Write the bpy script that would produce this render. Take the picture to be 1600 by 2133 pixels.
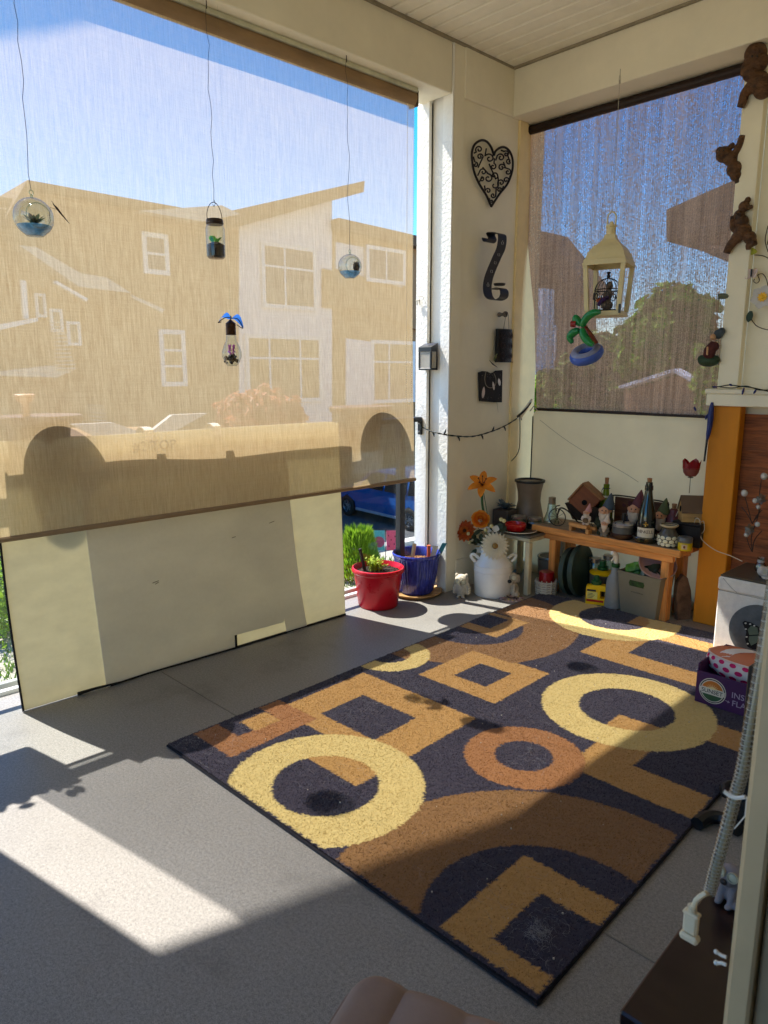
import bpy, math, random
import numpy as np
from mathutils import Vector, Matrix
from math import sin, cos, pi, radians as RAD
for o in list(bpy.data.objects): bpy.data.objects.remove(o)
sc = bpy.context.scene
COL = sc.collection
rnd = random.Random(7)

# ------------------------------------------------------------------ camera
CZ = 1.35; FPX = 1484.05; YAW, PITCH, ROLL = RAD(46.598), RAD(11.1277), RAD(-0.0545)
FW = Vector((-sin(YAW)*cos(PITCH), cos(YAW)*cos(PITCH), -sin(PITCH)))
_r = Vector((cos(YAW), sin(YAW), 0)); _u = _r.cross(FW)
RT = _r*cos(ROLL) + _u*sin(ROLL); UP = -_r*sin(ROLL) + _u*cos(ROLL)
CAM = Vector((0, 0, CZ))
cam = bpy.data.cameras.new('camera'); co = bpy.data.objects.new('camera', cam); COL.objects.link(co)
m = Matrix((RT, UP, -FW)).transposed().to_4x4(); m.translation = CAM; co.matrix_world = m
cam.sensor_fit = 'VERTICAL'; cam.sensor_height = 36; cam.sensor_width = 27
cam.lens = 36*FPX/2133; cam.clip_start = .02; cam.clip_end = 2000
cam.dof.use_dof = True; cam.dof.focus_distance = 4.2; cam.dof.aperture_fstop = 11
sc.camera = co

# ------------------------------------------------------------------ sky, sun, exposure
SUN_EL = RAD(55.2); SUN_AZ = RAD(13.5)            # the light travels towards +x, turned a little to +y
w = bpy.data.worlds.new('World'); sc.world = w; w.use_nodes = True
nt = w.node_tree; bg = nt.nodes['Background']
sky = nt.nodes.new('ShaderNodeTexSky'); sky.sky_type = 'NISHITA'; sky.sun_disc = False
sky.sun_elevation = SUN_EL
sx, sy = -cos(SUN_AZ), -sin(SUN_AZ)               # direction towards the sun, horizontally
sky.sun_rotation = math.atan2(sx, sy)
sky.air_density = 1.0; sky.dust_density = .3; sky.ozone_density = 3.0
hs = nt.nodes.new('ShaderNodeHueSaturation'); hs.inputs['Saturation'].default_value = 1.5; hs.inputs['Hue'].default_value = .502; nt.links.new(sky.outputs[0], hs.inputs['Color']); nt.links.new(hs.outputs[0], bg.inputs[0]); bg.inputs[1].default_value = .088
sl = bpy.data.lights.new('sun', 'SUN'); so = bpy.data.objects.new('sun', sl); COL.objects.link(so)
sl.energy = 3.15; sl.angle = RAD(.53); sl.color = (1, .965, .905)
sd = Vector((cos(SUN_AZ)*cos(SUN_EL), sin(SUN_AZ)*cos(SUN_EL), -sin(SUN_EL)))
so.rotation_euler = sd.to_track_quat('-Z', 'Y').to_euler(); so.location = (-8, -3, 12)
sc.view_settings.view_transform = 'Standard'; sc.view_settings.look = 'None'
sc.view_settings.gamma = 1; sc.view_settings.use_curve_mapping = False
sc.view_settings.exposure = 1.94
sc.render.engine = 'CYCLES'
sc.cycles.max_bounces = 14; sc.cycles.diffuse_bounces = 7; sc.cycles.transparent_max_bounces = 40
sc.cycles.transmission_bounces = 10; sc.cycles.glossy_bounces = 4
sc.cycles.caustics_reflective = False; sc.cycles.caustics_refractive = False

# ------------------------------------------------------------------ helpers
def at(px, py, ax, val):
    """the point seen at pixel (px, py) of the 1600 x 2133 photograph on the plane axis = val"""
    d = FW + RT*((px-800)/FPX) - UP*((py-1066.5)/FPX)
    i = 'xyz'.index(ax); t = (val-CAM[i])/d[i]
    return CAM + d*t
def mpp(p): return (Vector(p)-CAM).dot(FW)/FPX     # metres per photograph pixel at p

def lin(c):
    c = c/255
    return c/12.92 if c <= .04045 else ((c+.055)/1.055)**2.4
def C3(*c):
    if len(c) == 1: c = c[0]
    return (lin(c[0]), lin(c[1]), lin(c[2]), 1)

class N:
    """tiny node-tree writer"""
    def __init__(s, mt): s.t = mt.node_tree; s.n = s.t.nodes; s.l = s.t.links
    def new(s, typ, **k):
        nd = s.n.new(typ)
        for a, b in k.items():
            if a == 'ins':
                for q, v in b.items():
                    if hasattr(v, 'is_linked') or hasattr(v, 'links'): s.l.new(v, nd.inputs[q])
                    else: nd.inputs[q].default_value = v
            else: setattr(nd, a, b)
        return nd
    def math(s, op, a, b=None, c=None, clamp=False):
        nd = s.new('ShaderNodeMath', operation=op); nd.use_clamp = clamp
        for i, v in enumerate((a, b, c)):
            if v is None: continue
            if hasattr(v, 'links'): s.l.new(v, nd.inputs[i])
            else: nd.inputs[i].default_value = v
        return nd.outputs[0]
    def mix(s, f, a, b):
        nd = s.new('ShaderNodeMix', data_type='RGBA')
        for i, v in ((0, f), (6, a), (7, b)):
            if hasattr(v, 'links'): s.l.new(v, nd.inputs[i])
            else: nd.inputs[i].default_value = v
        return nd.outputs[2]
    def coord(s, which='Object', scale=(1, 1, 1)):
        tc = s.new('ShaderNodeTexCoord'); mp = s.new('ShaderNodeMapping'); mp.inputs['Scale'].default_value = scale
        s.l.new(tc.outputs[which], mp.inputs[0]); return mp.outputs[0]
    def noise(s, vec, scale, detail=4, rough=.6):
        nd = s.new('ShaderNodeTexNoise'); nd.inputs['Scale'].default_value = scale
        nd.inputs['Detail'].default_value = detail; nd.inputs['Roughness'].default_value = rough
        s.l.new(vec, nd.inputs['Vector']); return nd.outputs['Fac']
    def vor(s, vec, scale, out='Distance', feature='F1'):
        nd = s.new('ShaderNodeTexVoronoi'); nd.inputs['Scale'].default_value = scale; nd.feature = feature
        s.l.new(vec, nd.inputs['Vector']); return nd.outputs[out]
    def ramp(s, f, a, b):
        nd = s.new('ShaderNodeMapRange'); nd.inputs[1].default_value = a; nd.inputs[2].default_value = b
        s.l.new(f, nd.inputs[0]); return nd.outputs[0]
    def bump(s, h, strength, dist=.002):
        nd = s.new('ShaderNodeBump'); nd.inputs['Strength'].default_value = strength; nd.inputs['Distance'].default_value = dist
        s.l.new(h, nd.inputs['Height']); return nd.outputs[0]

MATS = {}
def M(name, col, rough=.6, metal=0., var=.12, scale=9., bump=.15, bscale=None, spec=.4, stretch=(1, 1, 1),
      col2=None, trans=0., ior=1.45, coat=0., emit=0., bdist=.002, dirt=0., thin=0.):
    """procedural principled material; col is sRGB 0-255"""
    if name in MATS: return MATS[name]
    mt = bpy.data.materials.new(name); mt.use_nodes = True; n = N(mt); b = n.n['Principled BSDF']
    v = n.coord(scale=stretch)
    f = n.noise(v, scale, 5)
    a = C3(col)
    lo = tuple(x*(1-var*1.6) for x in a[:3])+(1,); hi = tuple(min(1, x*(1+var*1.2)) for x in a[:3])+(1,)
    if col2: hi = C3(col2); lo = a
    c = n.mix(n.ramp(f, .3, .7), lo, hi)
    if dirt:
        d = n.ramp(n.noise(v, scale*.35, 7, .7), .5, .75)
        c = n.mix(n.math('MULTIPLY', d, dirt), c, tuple(x*.35 for x in a[:3])+(1,))
    n.l.new(c, b.inputs['Base Color'])
    b.inputs['Roughness'].default_value = rough; b.inputs['Metallic'].default_value = metal
    b.inputs['Specular IOR Level'].default_value = spec; b.inputs['IOR'].default_value = ior
    b.inputs['Transmission Weight'].default_value = trans; b.inputs['Coat Weight'].default_value = coat
    rr = n.math('ADD', n.math('MULTIPLY', n.math('SUBTRACT', f, .5), .25), rough, clamp=True)
    n.l.new(rr, b.inputs['Roughness'])
    if bump: n.l.new(n.bump(n.noise(v, bscale or scale*9, 3), bump, bdist), b.inputs['Normal'])
    if emit:
        b.inputs['Emission Color'].default_value = a; b.inputs['Emission Strength'].default_value = emit
    if thin:
        tl = n.new('ShaderNodeBsdfTranslucent'); n.l.new(c, tl.inputs[0]); mx = n.new('ShaderNodeMixShader'); mx.inputs[0].default_value = thin
        n.l.new(b.outputs[0], mx.inputs[1]); n.l.new(tl.outputs[0], mx.inputs[2]); n.l.new(mx.outputs[0], n.n['Material Output'].inputs[0])
    MATS[name] = mt
    return mt

def glass(name, tint=(255, 255, 255), op=.12, rough=.03, edge=1.):
    """thin glass: see-through with a glossy skin (lets the sun through)"""
    if name in MATS: return MATS[name]
    mt = bpy.data.materials.new(name); mt.use_nodes = True; n = N(mt); n.n.remove(n.n['Principled BSDF'])
    tr = n.new('ShaderNodeBsdfTransparent'); tr.inputs[0].default_value = C3(tint)
    gl = n.new('ShaderNodeBsdfGlossy'); gl.inputs['Roughness'].default_value = rough
    fr = n.new('ShaderNodeLayerWeight'); fr.inputs[0].default_value = .35
    ed = n.math('MULTIPLY', n.math('POWER', fr.outputs['Facing'], 1.6 if edge == 1 else 4.), edge); tc = n.mix(ed, C3(tint), tuple(x*.30 for x in C3(tint)[:3])+(1,)); n.l.new(tc, tr.inputs[0])
    f = n.math('ADD', n.math('MULTIPLY', ed, .5), n.math('MULTIPLY', n.noise(n.coord(), 14), op), clamp=True)
    mx = n.new('ShaderNodeMixShader'); n.l.new(f, mx.inputs[0]); n.l.new(tr.outputs[0], mx.inputs[1]); n.l.new(gl.outputs[0], mx.inputs[2])
    n.l.new(mx.outputs[0], n.n['Material Output'].inputs[0]); MATS[name] = mt
    return mt

def thing(name, label, cat, loc=(0, 0, 0), rz=0, group=None, rot=None, scale=None):
    o = bpy.data.objects.new(name, None); COL.objects.link(o); o.empty_display_size = .05
    o.location = loc; o.rotation_euler = rot if rot else (0, 0, rz)
    if scale: o.scale = (scale,)*3 if not hasattr(scale, '__len__') else scale
    o['label'] = label; o['category'] = cat
    if group: o['group'] = group
    return o
def tag(o, label=None, cat=None, group=None, kind=None):
    for k, v in (('label', label), ('category', cat), ('group', group), ('kind', kind)):
        if v: o[k] = v
    return o
def dup(root, loc, rz=None, label=None, rot=None, scale=None):
    r = root.copy(); COL.objects.link(r); r.location = loc
    if rz is not None: r.rotation_euler = (0, 0, rz)
    if rot: r.rotation_euler = rot
    if scale: r.scale = scale
    if label: r['label'] = label
    for ch in list(root.children):
        c = ch.copy(); COL.objects.link(c); c.parent = r
        for g in list(ch.children):
            d = g.copy(); COL.objects.link(d); d.parent = c
    return r

class MB:
    """collects shapes, links them as one mesh object"""
    def __init__(s): s.v = []; s.f = []; s.mi = []; s.cur = 0; s.sm = []; s.smooth = False
    def add(s, vs, fs, T=None):
        k = len(s.v)
        for p in vs:
            p = Vector(p); s.v.append(tuple(T @ p) if T is not None else tuple(p))
        for f in fs: s.f.append([k+i for i in f]); s.mi.append(s.cur); s.sm.append(s.smooth)
        return s
    def box(s, a, b, T=None):
        x0, y0, z0 = a; x1, y1, z1 = b
        if x0 > x1: x0, x1 = x1, x0
        if y0 > y1: y0, y1 = y1, y0
        if z0 > z1: z0, z1 = z1, z0
        vs = [(x0, y0, z0), (x1, y0, z0), (x1, y1, z0), (x0, y1, z0), (x0, y0, z1), (x1, y0, z1), (x1, y1, z1), (x0, y1, z1)]
        return s.add(vs, [(3, 2, 1, 0), (4, 5, 6, 7), (0, 1, 5, 4), (1, 2, 6, 5), (2, 3, 7, 6), (3, 0, 4, 7)], T)
    def bbox(s, a, b, r=.004, T=None):
        """box with chamfered edges"""
        x0, y0, z0 = a; x1, y1, z1 = b
        vs = []; idx = {}
        def vid(p):
            if p not in idx: idx[p] = len(vs); vs.append(p)
            return idx[p]
        X = (min(x0, x1), max(x0, x1)); Y = (min(y0, y1), max(y0, y1)); Z = (min(z0, z1), max(z0, z1))
        r = min(r, (X[1]-X[0])*.45, (Y[1]-Y[0])*.45, (Z[1]-Z[0])*.45)
        def P(i, j, k, ax):
            q = [X[i], Y[j], Z[k]]
            for d, t in enumerate((i, j, k)):
                if d != ax: q[d] += r if t == 0 else -r
            return vid(tuple(q))
        fs = []
        fs.append([P(0, 0, 0, 2), P(0, 1, 0, 2), P(1, 1, 0, 2), P(1, 0, 0, 2)]); fs.append([P(0, 0, 1, 2), P(1, 0, 1, 2), P(1, 1, 1, 2), P(0, 1, 1, 2)])
        fs.append([P(0, 0, 0, 1), P(1, 0, 0, 1), P(1, 0, 1, 1), P(0, 0, 1, 1)]); fs.append([P(0, 1, 0, 1), P(0, 1, 1, 1), P(1, 1, 1, 1), P(1, 1, 0, 1)])
        fs.append([P(0, 0, 0, 0), P(0, 0, 1, 0), P(0, 1, 1, 0), P(0, 1, 0, 0)]); fs.append([P(1, 0, 0, 0), P(1, 1, 0, 0), P(1, 1, 1, 0), P(1, 0, 1, 0)])
        for j in (0, 1):
            for k in (0, 1): fs.append([P(0, j, k, 1), P(1, j, k, 1), P(1, j, k, 2), P(0, j, k, 2)])
        for i in (0, 1):
            for k in (0, 1): fs.append([P(i, 0, k, 0), P(i, 1, k, 0), P(i, 1, k, 2), P(i, 0, k, 2)])
        for i in (0, 1):
            for j in (0, 1): fs.append([P(i, j, 0, 0), P(i, j, 1, 0), P(i, j, 1, 1), P(i, j, 0, 1)])
        for i in (0, 1):
            for j in (0, 1):
                for k in (0, 1): fs.append([P(i, j, k, 0), P(i, j, k, 1), P(i, j, k, 2)])
        return s.add(vs, fs, T)
    def lathe(s, prof, n=28, T=None, cap=True, rx=1., ry=1., a0=0, a1=2*pi):
        full = abs(a1-a0-2*pi) < 1e-6; nn = n if full else n+1
        vs = []; fs = []
        for r, z in prof:
            for i in range(nn):
                a = a0+(a1-a0)*i/n; vs.append((r*cos(a)*rx, r*sin(a)*ry, z))
        for j in range(len(prof)-1):
            for i in range(n):
                i2 = (i+1) % nn; fs.append((j*nn+i, j*nn+i2, (j+1)*nn+i2, (j+1)*nn+i))
        if cap and full:
            if prof[0][0] > 1e-5: fs.append(tuple(range(nn))[::-1])
            if prof[-1][0] > 1e-5: fs.append(tuple(range((len(prof)-1)*nn, len(prof)*nn)))
        sm = s.smooth; s.smooth = True; s.add(vs, fs, T); s.smooth = sm
        return s
    def cyl(s, p, q, r, n=12, r2=None):
        return s.tube([p, q], [r, r if r2 is None else r2], n)
    def tube(s, pts, r, n=8, closed=False, cap=True, flat=1.):
        pts = [Vector(p) for p in pts]; k = len(pts)
        rs = r if hasattr(r, '__len__') else [r]*k
        vs = []; fs = []; up = None
        for i in range(k):
            if closed: t = pts[(i+1) % k]-pts[i-1]
            else: t = pts[min(i+1, k-1)]-pts[max(i-1, 0)]
            t.normalize()
            if up is None:
                up = t.orthogonal().normalized()
            else:
                up = (up - t*up.dot(t));
                up = up.normalized() if up.length > 1e-6 else t.orthogonal().normalized()
            b = t.cross(up)
            for j in range(n):
                a = 2*pi*j/n; vs.append(pts[i]+(up*cos(a)+b*sin(a)*flat)*rs[i])
        kk = k if closed else k-1
        for i in range(kk):
            for j in range(n):
                i2 = (i+1) % k; j2 = (j+1) % n; fs.append((i*n+j, i*n+j2, i2*n+j2, i2*n+j))
        if cap and not closed: fs.append(tuple(range(n))[::-1]); fs.append(tuple(range((k-1)*n, k*n)))
        sm = s.smooth; s.smooth = True; s.add(vs, fs); s.smooth = sm
        return s
    def ball(s, c, r, n=14, m=9, T=None, jit=0, seed=0):
        rr = r if hasattr(r, '__len__') else (r, r, r); q = random.Random(seed)
        vs = [(c[0], c[1], c[2]-rr[2])]; fs = []
        for j in range(1, m):
            ph = -pi/2+pi*j/m
            for i in range(n):
                a = 2*pi*i/n; k = 1+q.uniform(-jit, jit); vs.append((c[0]+rr[0]*cos(ph)*cos(a)*k, c[1]+rr[1]*cos(ph)*sin(a)*k, c[2]+rr[2]*sin(ph)*k))
        vs.append((c[0], c[1], c[2]+rr[2])); e = len(vs)-1
        for i in range(n):
            i2 = (i+1) % n; fs.append((0, 1+i2, 1+i)); fs.append((e, 1+(m-2)*n+i, 1+(m-2)*n+i2))
            for j in range(m-2): fs.append((1+j*n+i, 1+j*n+i2, 1+(j+1)*n+i2, 1+(j+1)*n+i))
        sm = s.smooth; s.smooth = True; s.add(vs, fs, T); s.smooth = sm
        return s
    def prism(s, poly, h, T=None):
        """polygon in the local xy plane, extruded by h along z"""
        n = len(poly); ar = sum(poly[i][0]*poly[(i+1) % n][1]-poly[(i+1) % n][0]*poly[i][1] for i in range(n))
        if ar < 0: poly = poly[::-1]
        vs = [(x, y, 0) for x, y in poly]+[(x, y, h) for x, y in poly]
        fs = [tuple(range(n))[::-1], tuple(range(n, 2*n))]+[(i, (i+1) % n, n+(i+1) % n, n+i) for i in range(n)]
        return s.add(vs, fs, T)
    def sheet(s, rows):
        """grid of points, one face sheet"""
        k = len(rows[0]); vs = [p for r in rows for p in r]
        fs = [(j*k+i, j*k+i+1, (j+1)*k+i+1, (j+1)*k+i) for j in range(len(rows)-1) for i in range(k-1)]
        sm = s.smooth; s.smooth = True; s.add(vs, fs); s.smooth = sm
        return s
    def build(s, name, mat, parent=None, org=None):
        me = bpy.data.meshes.new(name)
        vs = s.v
        if org is True: o0 = Vector(parent.location); vs = [tuple(Vector(p)-o0) for p in vs]
        elif org is not None: o0 = Vector(org); vs = [tuple(Vector(p)-o0) for p in vs]
        me.from_pydata(vs, [], s.f)
        mats = mat if isinstance(mat, (list, tuple)) else [mat]
        for q in mats: me.materials.append(q)
        me.polygons.foreach_set('material_index', s.mi); me.polygons.foreach_set('use_smooth', s.sm)
        me.update()
        if any(s.sm): me.set_sharp_from_angle(angle=RAD(42))
        o = bpy.data.objects.new(name, me); COL.objects.link(o)
        if parent is not None: o.parent = parent
        elif org is not None and org is not True: o.location = org
        return o
def share(o, parent, loc=(0, 0, 0), rot=(0, 0, 0), name=None):
    c = bpy.data.objects.new(name or o.name.split('.')[0], o.data); COL.objects.link(c)
    c.parent = parent; c.location = loc; c.rotation_euler = rot
    return c
def Tm(loc=(0, 0, 0), rot=(0, 0, 0), sc_=(1, 1, 1)):
    from mathutils import Euler
    return Matrix.LocRotScale(Vector(loc), Euler(rot), Vector(sc_))
def text(name, s, size, mat, parent, loc, rot, ext=.0006, align='CENTER'):
    cu = bpy.data.curves.new(name, 'FONT'); cu.body = s; cu.size = size; cu.extrude = ext; cu.align_x = align; cu.resolution_u = 3
    t = bpy.data.objects.new(name, cu); COL.objects.link(t)
    me = bpy.data.meshes.new_from_object(t.evaluated_get(bpy.context.evaluated_depsgraph_get()))
    bpy.data.objects.remove(t); me.materials.clear(); me.materials.append(mat)
    o = bpy.data.objects.new(name, me); COL.objects.link(o); o.parent = parent; o.location = loc; o.rotation_euler = rot
    return o
FRONT = (RAD(90), 0, 0)         # lettering that faces -y
SIDE = (RAD(90), 0, RAD(90))    # lettering that faces +x
# ------------------------------------------------------------------ materials of the balcony
def wall_mat(name, col, bump, bs, dirt=.12):
    return M(name, col, rough=.75, var=.05, scale=2.2, bump=bump, bscale=bs, spec=.25, dirt=dirt, bdist=.004)
mCream = wall_mat('cream_paint', (238, 230, 206), .12, 60)
mStucco = wall_mat('cream_rough_paint', (246, 243, 234), .8, 55, .05)
mTrim = wall_mat('trim_paint', (238, 230, 206), .06, 70)
mCeil = M('soffit_vinyl', (242, 235, 216), .55, var=.04, bump=.5, bscale=170, bdist=.003)
def floor_mat():
    mt = bpy.data.materials.new('grey_vinyl_deck'); mt.use_nodes = True; n = N(mt); b = n.n['Principled BSDF']
    v = n.coord()
    f1 = n.noise(v, 380, 3, .7); f2 = n.noise(v, 120, 4, .7); f3 = n.noise(v, 1.6, 4)
    f = n.math('ADD', n.math('MULTIPLY', f1, .6), n.math('MULTIPLY', f2, .4))
    c = n.mix(n.ramp(f, .36, .64), C3(98, 94, 89), C3(168, 162, 154))
    fib = n.ramp(n.vor(v, 190, feature='DISTANCE_TO_EDGE'), 0, .06)
    c = n.mix(n.math('MULTIPLY', n.math('SUBTRACT', 1, fib), .3), c, C3(80, 78, 75))
    c = n.mix(n.math('MULTIPLY', n.ramp(f3, .45, .7), .25), c, C3(104, 98, 90))
    st = n.ramp(n.noise(v, 3.2, 8, .72), .56, .70); sp_ = n.ramp(n.vor(v, 7), .035, .015); c = n.mix(n.math('MULTIPLY', st, .35), c, C3(88, 84, 80)); c = n.mix(n.math('MULTIPLY', sp_, .5), c, C3(60, 56, 52))
    n.l.new(c, b.inputs['Base Color']); b.inputs['Roughness'].default_value = .48; b.inputs['Specular IOR Level'].default_value = .35
    n.l.new(n.bump(f, .4, .001), b.inputs['Normal'])
    return mt
mFloor = floor_mat()

def struct(name, mb, mat, label=None):
    o = mb.build(name, mat); o['kind'] = 'structure'
    if label: o['label'] = label
    return o
XW = -2.84; YB = 3.74; HC = 3.108; HB = 2.842       # left wall face, back beam face, ceiling, beam underside

b = MB(); b.box((-3.16, -1.6, -.06), (.9, 4.2, 0)); struct('balcony_floor', b, mFloor)
mSeam = M('deck_seam', (120, 116, 108), .5, bump=0)
seam = MB()
p, q = at(345, 1397, 'z', 0), at(465, 1462, 'z', 0); d = (q-p); d.normalize()
nrm = Vector((-d.y, d.x, 0))*.0022
def strip(b, p, q, wd, z0, z1):
    d = (q-p).normalized(); k = Vector((-d.y, d.x, 0))*wd/2
    b.add([p-k+Vector((0, 0, z0)), q-k+Vector((0, 0, z0)), q+k+Vector((0, 0, z0)), p+k+Vector((0, 0, z0)), p-k+Vector((0, 0, z1)), q-k+Vector((0, 0, z1)), q+k+Vector((0, 0, z1)), p+k+Vector((0, 0, z1))],
          [(3, 2, 1, 0), (4, 5, 6, 7), (0, 1, 5, 4), (1, 2, 6, 5), (2, 3, 7, 6), (3, 0, 4, 7)])
strip(seam, Vector((-2.93, p.y-.02, 0)), Vector((-.3, p.y+.06, 0)), .004, .0005, .0022)
o = seam.build('floor_seam', mSeam); o['kind'] = 'structure'
# drip edge at the balcony's rim
b = MB(); b.box((-3.2, -1.6, -.2), (-3.163, 4.2, .018)); struct('floor_edge', b, M('white_flashing', (225, 225, 220), .35, bump=.05))

# ceiling: a deck above, vinyl strips below it, each a piece
b = MB(); b.box((-3.2, -1.8, HC+.03), (1.1, 4.3, HC+.2)); ceil = struct('ceiling', b, mCeil)
pb = MB(); W = .1016
pb.bbox((-2.84, .004, HC), (.9, W-.004, HC+.022), .006)
first = None; k = 0; y = YB-W
while y > -1.5:
    if first is None: first = pb.build('soffit_strip', mCeil, ceil); first.location = (0, y, 0)
    else: share(first, ceil, (0, y, 0))
    y -= W; k += 1
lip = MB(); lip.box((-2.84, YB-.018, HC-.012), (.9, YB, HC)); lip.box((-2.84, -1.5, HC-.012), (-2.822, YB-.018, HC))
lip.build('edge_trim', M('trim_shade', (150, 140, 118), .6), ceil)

# left beam, corner column, back beam
b = MB(); b.bbox((-3.07, -1.8, HB), (XW, 3.2, HC+.02), .004); struct('left_beam', b, mCream)
cl = MB()
cl.box((-2.90, 3.2185, 0), (-2.8965, 3.30, HC))                           # inner board
pn = MB(); pn.box((-2.86, 3.3005, 0), (XW-.004, 3.88, HC-.002)); pn.box((-2.895, 3.217, 0), (XW+.0045, 3.3, HC-.0015))                        # wall panel in the corner
cl.box((-3.03, 3.235, 0), (-2.90, 4.1, HC-.01))                          # core with its smooth face
col = None
col = struct('corner_column', cl, M('jamb_white', (238, 234, 224), .6, var=.03, bump=.06, bscale=60))
pn.build('wall_panel', mCream, col)
b = MB(); b.box((-2.906, 3.205, 0), (XW+.004, 3.2145, HC-.003)); b.box((-3.10, 3.2, 0), (-3.008, 3.234, 3.0)); b.build('stucco_face', mStucco, col)
b = MB(); b.box((-3.022, 3.222, 0), (-3.008, 3.2345, HB)); b.build('corner_bead', mTrim, col)
b = MB(); b.bbox((XW-.012, 3.30, HB), (XW+.012, YB, HC-.003), .003); b.build('frieze_board', mCream, col)
b = MB(); b.bbox((XW-.002, 3.30, 0), (XW+.008, 3.80, .19), .002); b.build('baseboard', mTrim, col)
b = MB(); b.bbox((XW-.01, 3.815, 0), (XW+.01, 3.90, HB), .003); b.bbox((XW-.03, 3.90, 0), (XW-.008, 4.10, HB), .003); b.build('corner_trim', M('corner_trim_cream', (240, 216, 160), .6, var=.05, bump=.06, bscale=70), col)
b = MB(); b.bbox((-3.0, YB, HB), (.9, 4.1, HC+.02), .004); struct('back_beam', b, mCream)

# house wall round the doorway and the far end of the balcony (behind the viewer)
b = MB(); b.box((-.22, 1.05, 0), (-.02, 4.2, HC+.02)); b.box((-.22, -1.6, 2.3), (-.02, 1.049, HC+.02)); b.box((-.22, -1.6, 0), (-.02, -.75, 2.299)); struct('house_wall', b, mCream)
b = MB(); b.box((-3.0, -1.75, 0), (.9, -1.6, .3)); struct('end_wall', b, mCream)
b = MB(); b.box((-.02, -1.6, -.02), (3.5, 4.2, .001)); struct('room_floor', b, M('room_floor', (190, 176, 156), .5))
b = MB(); b.box((-.02, -1.6, 2.6), (3.5, 4.2, 2.7)); b.box((3.5, -1.6, 0), (3.6, 4.2, 2.7)); b.box((-.02, 4.2, 0), (3.6, 4.3, 2.7)); b.box((-.02, -1.75, 0), (3.6, -1.6, 2.7)); struct('room_walls', b, M('room_paint', (236, 232, 222), .8))
# unseen sloping slab, added out of view to throw slanted shade on the blind
def shade_slab():
    b = MB(); y0, z0 = .435, 5.56
    pts = [(-1.6, z0-.43*(1.6+y0)), (1.9, z0+.43*(1.9-y0))]
    vs = []
    for x in (-5.0, -4.3):
        for yy, zz in pts:
            for dz in (0, .2): vs.append((x, yy, zz+dz))
    b.add(vs, [(0, 1, 3, 2), (4, 6, 7, 5), (0, 2, 6, 4), (1, 5, 7, 3), (0, 4, 5, 1), (2, 3, 7, 6)])
    return b
struct('unseen_shade_slab', shade_slab(), M('shade_slab_brown', (150, 120, 90), .8))

# ------------------------------------------------------------------ blinds
def blind_fabric(name, tan, openness, streak, dark, grain, veil):
    mt = bpy.data.materials.new(name); mt.use_nodes = True; n = N(mt); n.n.remove(n.n['Principled BSDF'])
    v = n.coord()
    st = n.noise(n.coord(scale=streak), 1, 3, .7)
    st2 = n.noise(n.coord(scale=(streak[2]*.6, streak[2]*.6, streak[0]*1.2)), 1, 2, .6)
    gr = n.noise(v, grain, 2, .8)
    f = n.math('ADD', n.math('MULTIPLY', st, .6), n.math('ADD', n.math('MULTIPLY', st2, .15), n.math('MULTIPLY', gr, .25)))
    c = n.mix(n.ramp(f, .33, .67), C3(dark), C3(tan))
    df = n.new('ShaderNodeBsdfDiffuse'); tl = n.new('ShaderNodeBsdfTranslucent'); n.l.new(c, df.inputs[0]); n.l.new(c, tl.inputs[0])
    mx = n.new('ShaderNodeMixShader'); mx.inputs[0].default_value = veil; n.l.new(df.outputs[0], mx.inputs[1]); n.l.new(tl.outputs[0], mx.inputs[2])
    tr = n.new('ShaderNodeBsdfTransparent'); tr.inputs[0].default_value = (.96, .98, 1, 1) if veil < .5 else (.84, .78, .86, 1)
    return mt, n, f, mx, tr
def left_blind_mat():
    mt, n, f, mx, tr = blind_fabric('tan_mesh_fabric', (240, 216, 172), .4, (200, 200, 9), (206, 174, 126), 220, .36)
    op = n.math('ADD', .35, n.math('MULTIPLY', n.math('SUBTRACT', f, .5), -.25), clamp=True)
    m2 = n.new('ShaderNodeMixShader'); n.l.new(op, m2.inputs[0]); n.l.new(mx.outputs[0], m2.inputs[1]); n.l.new(tr.outputs[0], m2.inputs[2])
    n.l.new(m2.outputs[0], n.n['Material Output'].inputs[0]); return mt
def back_blind_mat():
    mt, n, f, mx, tr = blind_fabric('brown_knit_shade_cloth', (200, 160, 126), .4, (55, 55, 1.6), (124, 96, 74), 170, .6)
    v = n.coord()
    band = n.noise(n.coord(scale=(28, 28, .35)), 1, 3, .65)
    cell = n.vor(n.coord(scale=(210, 210, 190)), 1, 'Color')
    sp = n.new('ShaderNodeSeparateColor'); n.l.new(cell, sp.inputs[0])
    rib = n.new('ShaderNodeTexWave'); rib.inputs['Scale'].default_value = 26; rib.bands_direction = 'X'; n.l.new(v, rib.inputs[0]); rib.inputs['Distortion'].default_value = 1.5
    op = n.math('ADD', n.math('MULTIPLY', n.ramp(band, .3, .72), .20), n.math('MULTIPLY', n.math('SUBTRACT', sp.outputs[0], .5), .44))
    op = n.math('ADD', op, n.math('MULTIPLY', n.math('SUBTRACT', rib.outputs['Fac'], .5), .18))
    op = n.math('ADD', op, .11, clamp=True)
    sx_ = n.new('ShaderNodeSeparateXYZ'); n.l.new(v, sx_.inputs[0])
    hem = n.math('LESS_THAN', sx_.outputs[0], .045)
    op = n.math('MULTIPLY', op, n.math('SUBTRACT', 1, n.math('MULTIPLY', hem, .8)))
    m2 = n.new('ShaderNodeMixShader'); n.l.new(op, m2.inputs[0]); n.l.new(mx.outputs[0], m2.inputs[1]); n.l.new(tr.outputs[0], m2.inputs[2])
    n.l.new(m2.outputs[0], n.n['Material Output'].inputs[0]); return mt
mTanF = left_blind_mat()
mHem = M('blind_hem', (150, 124, 92), .6, var=.08, bump=.1)
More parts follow.
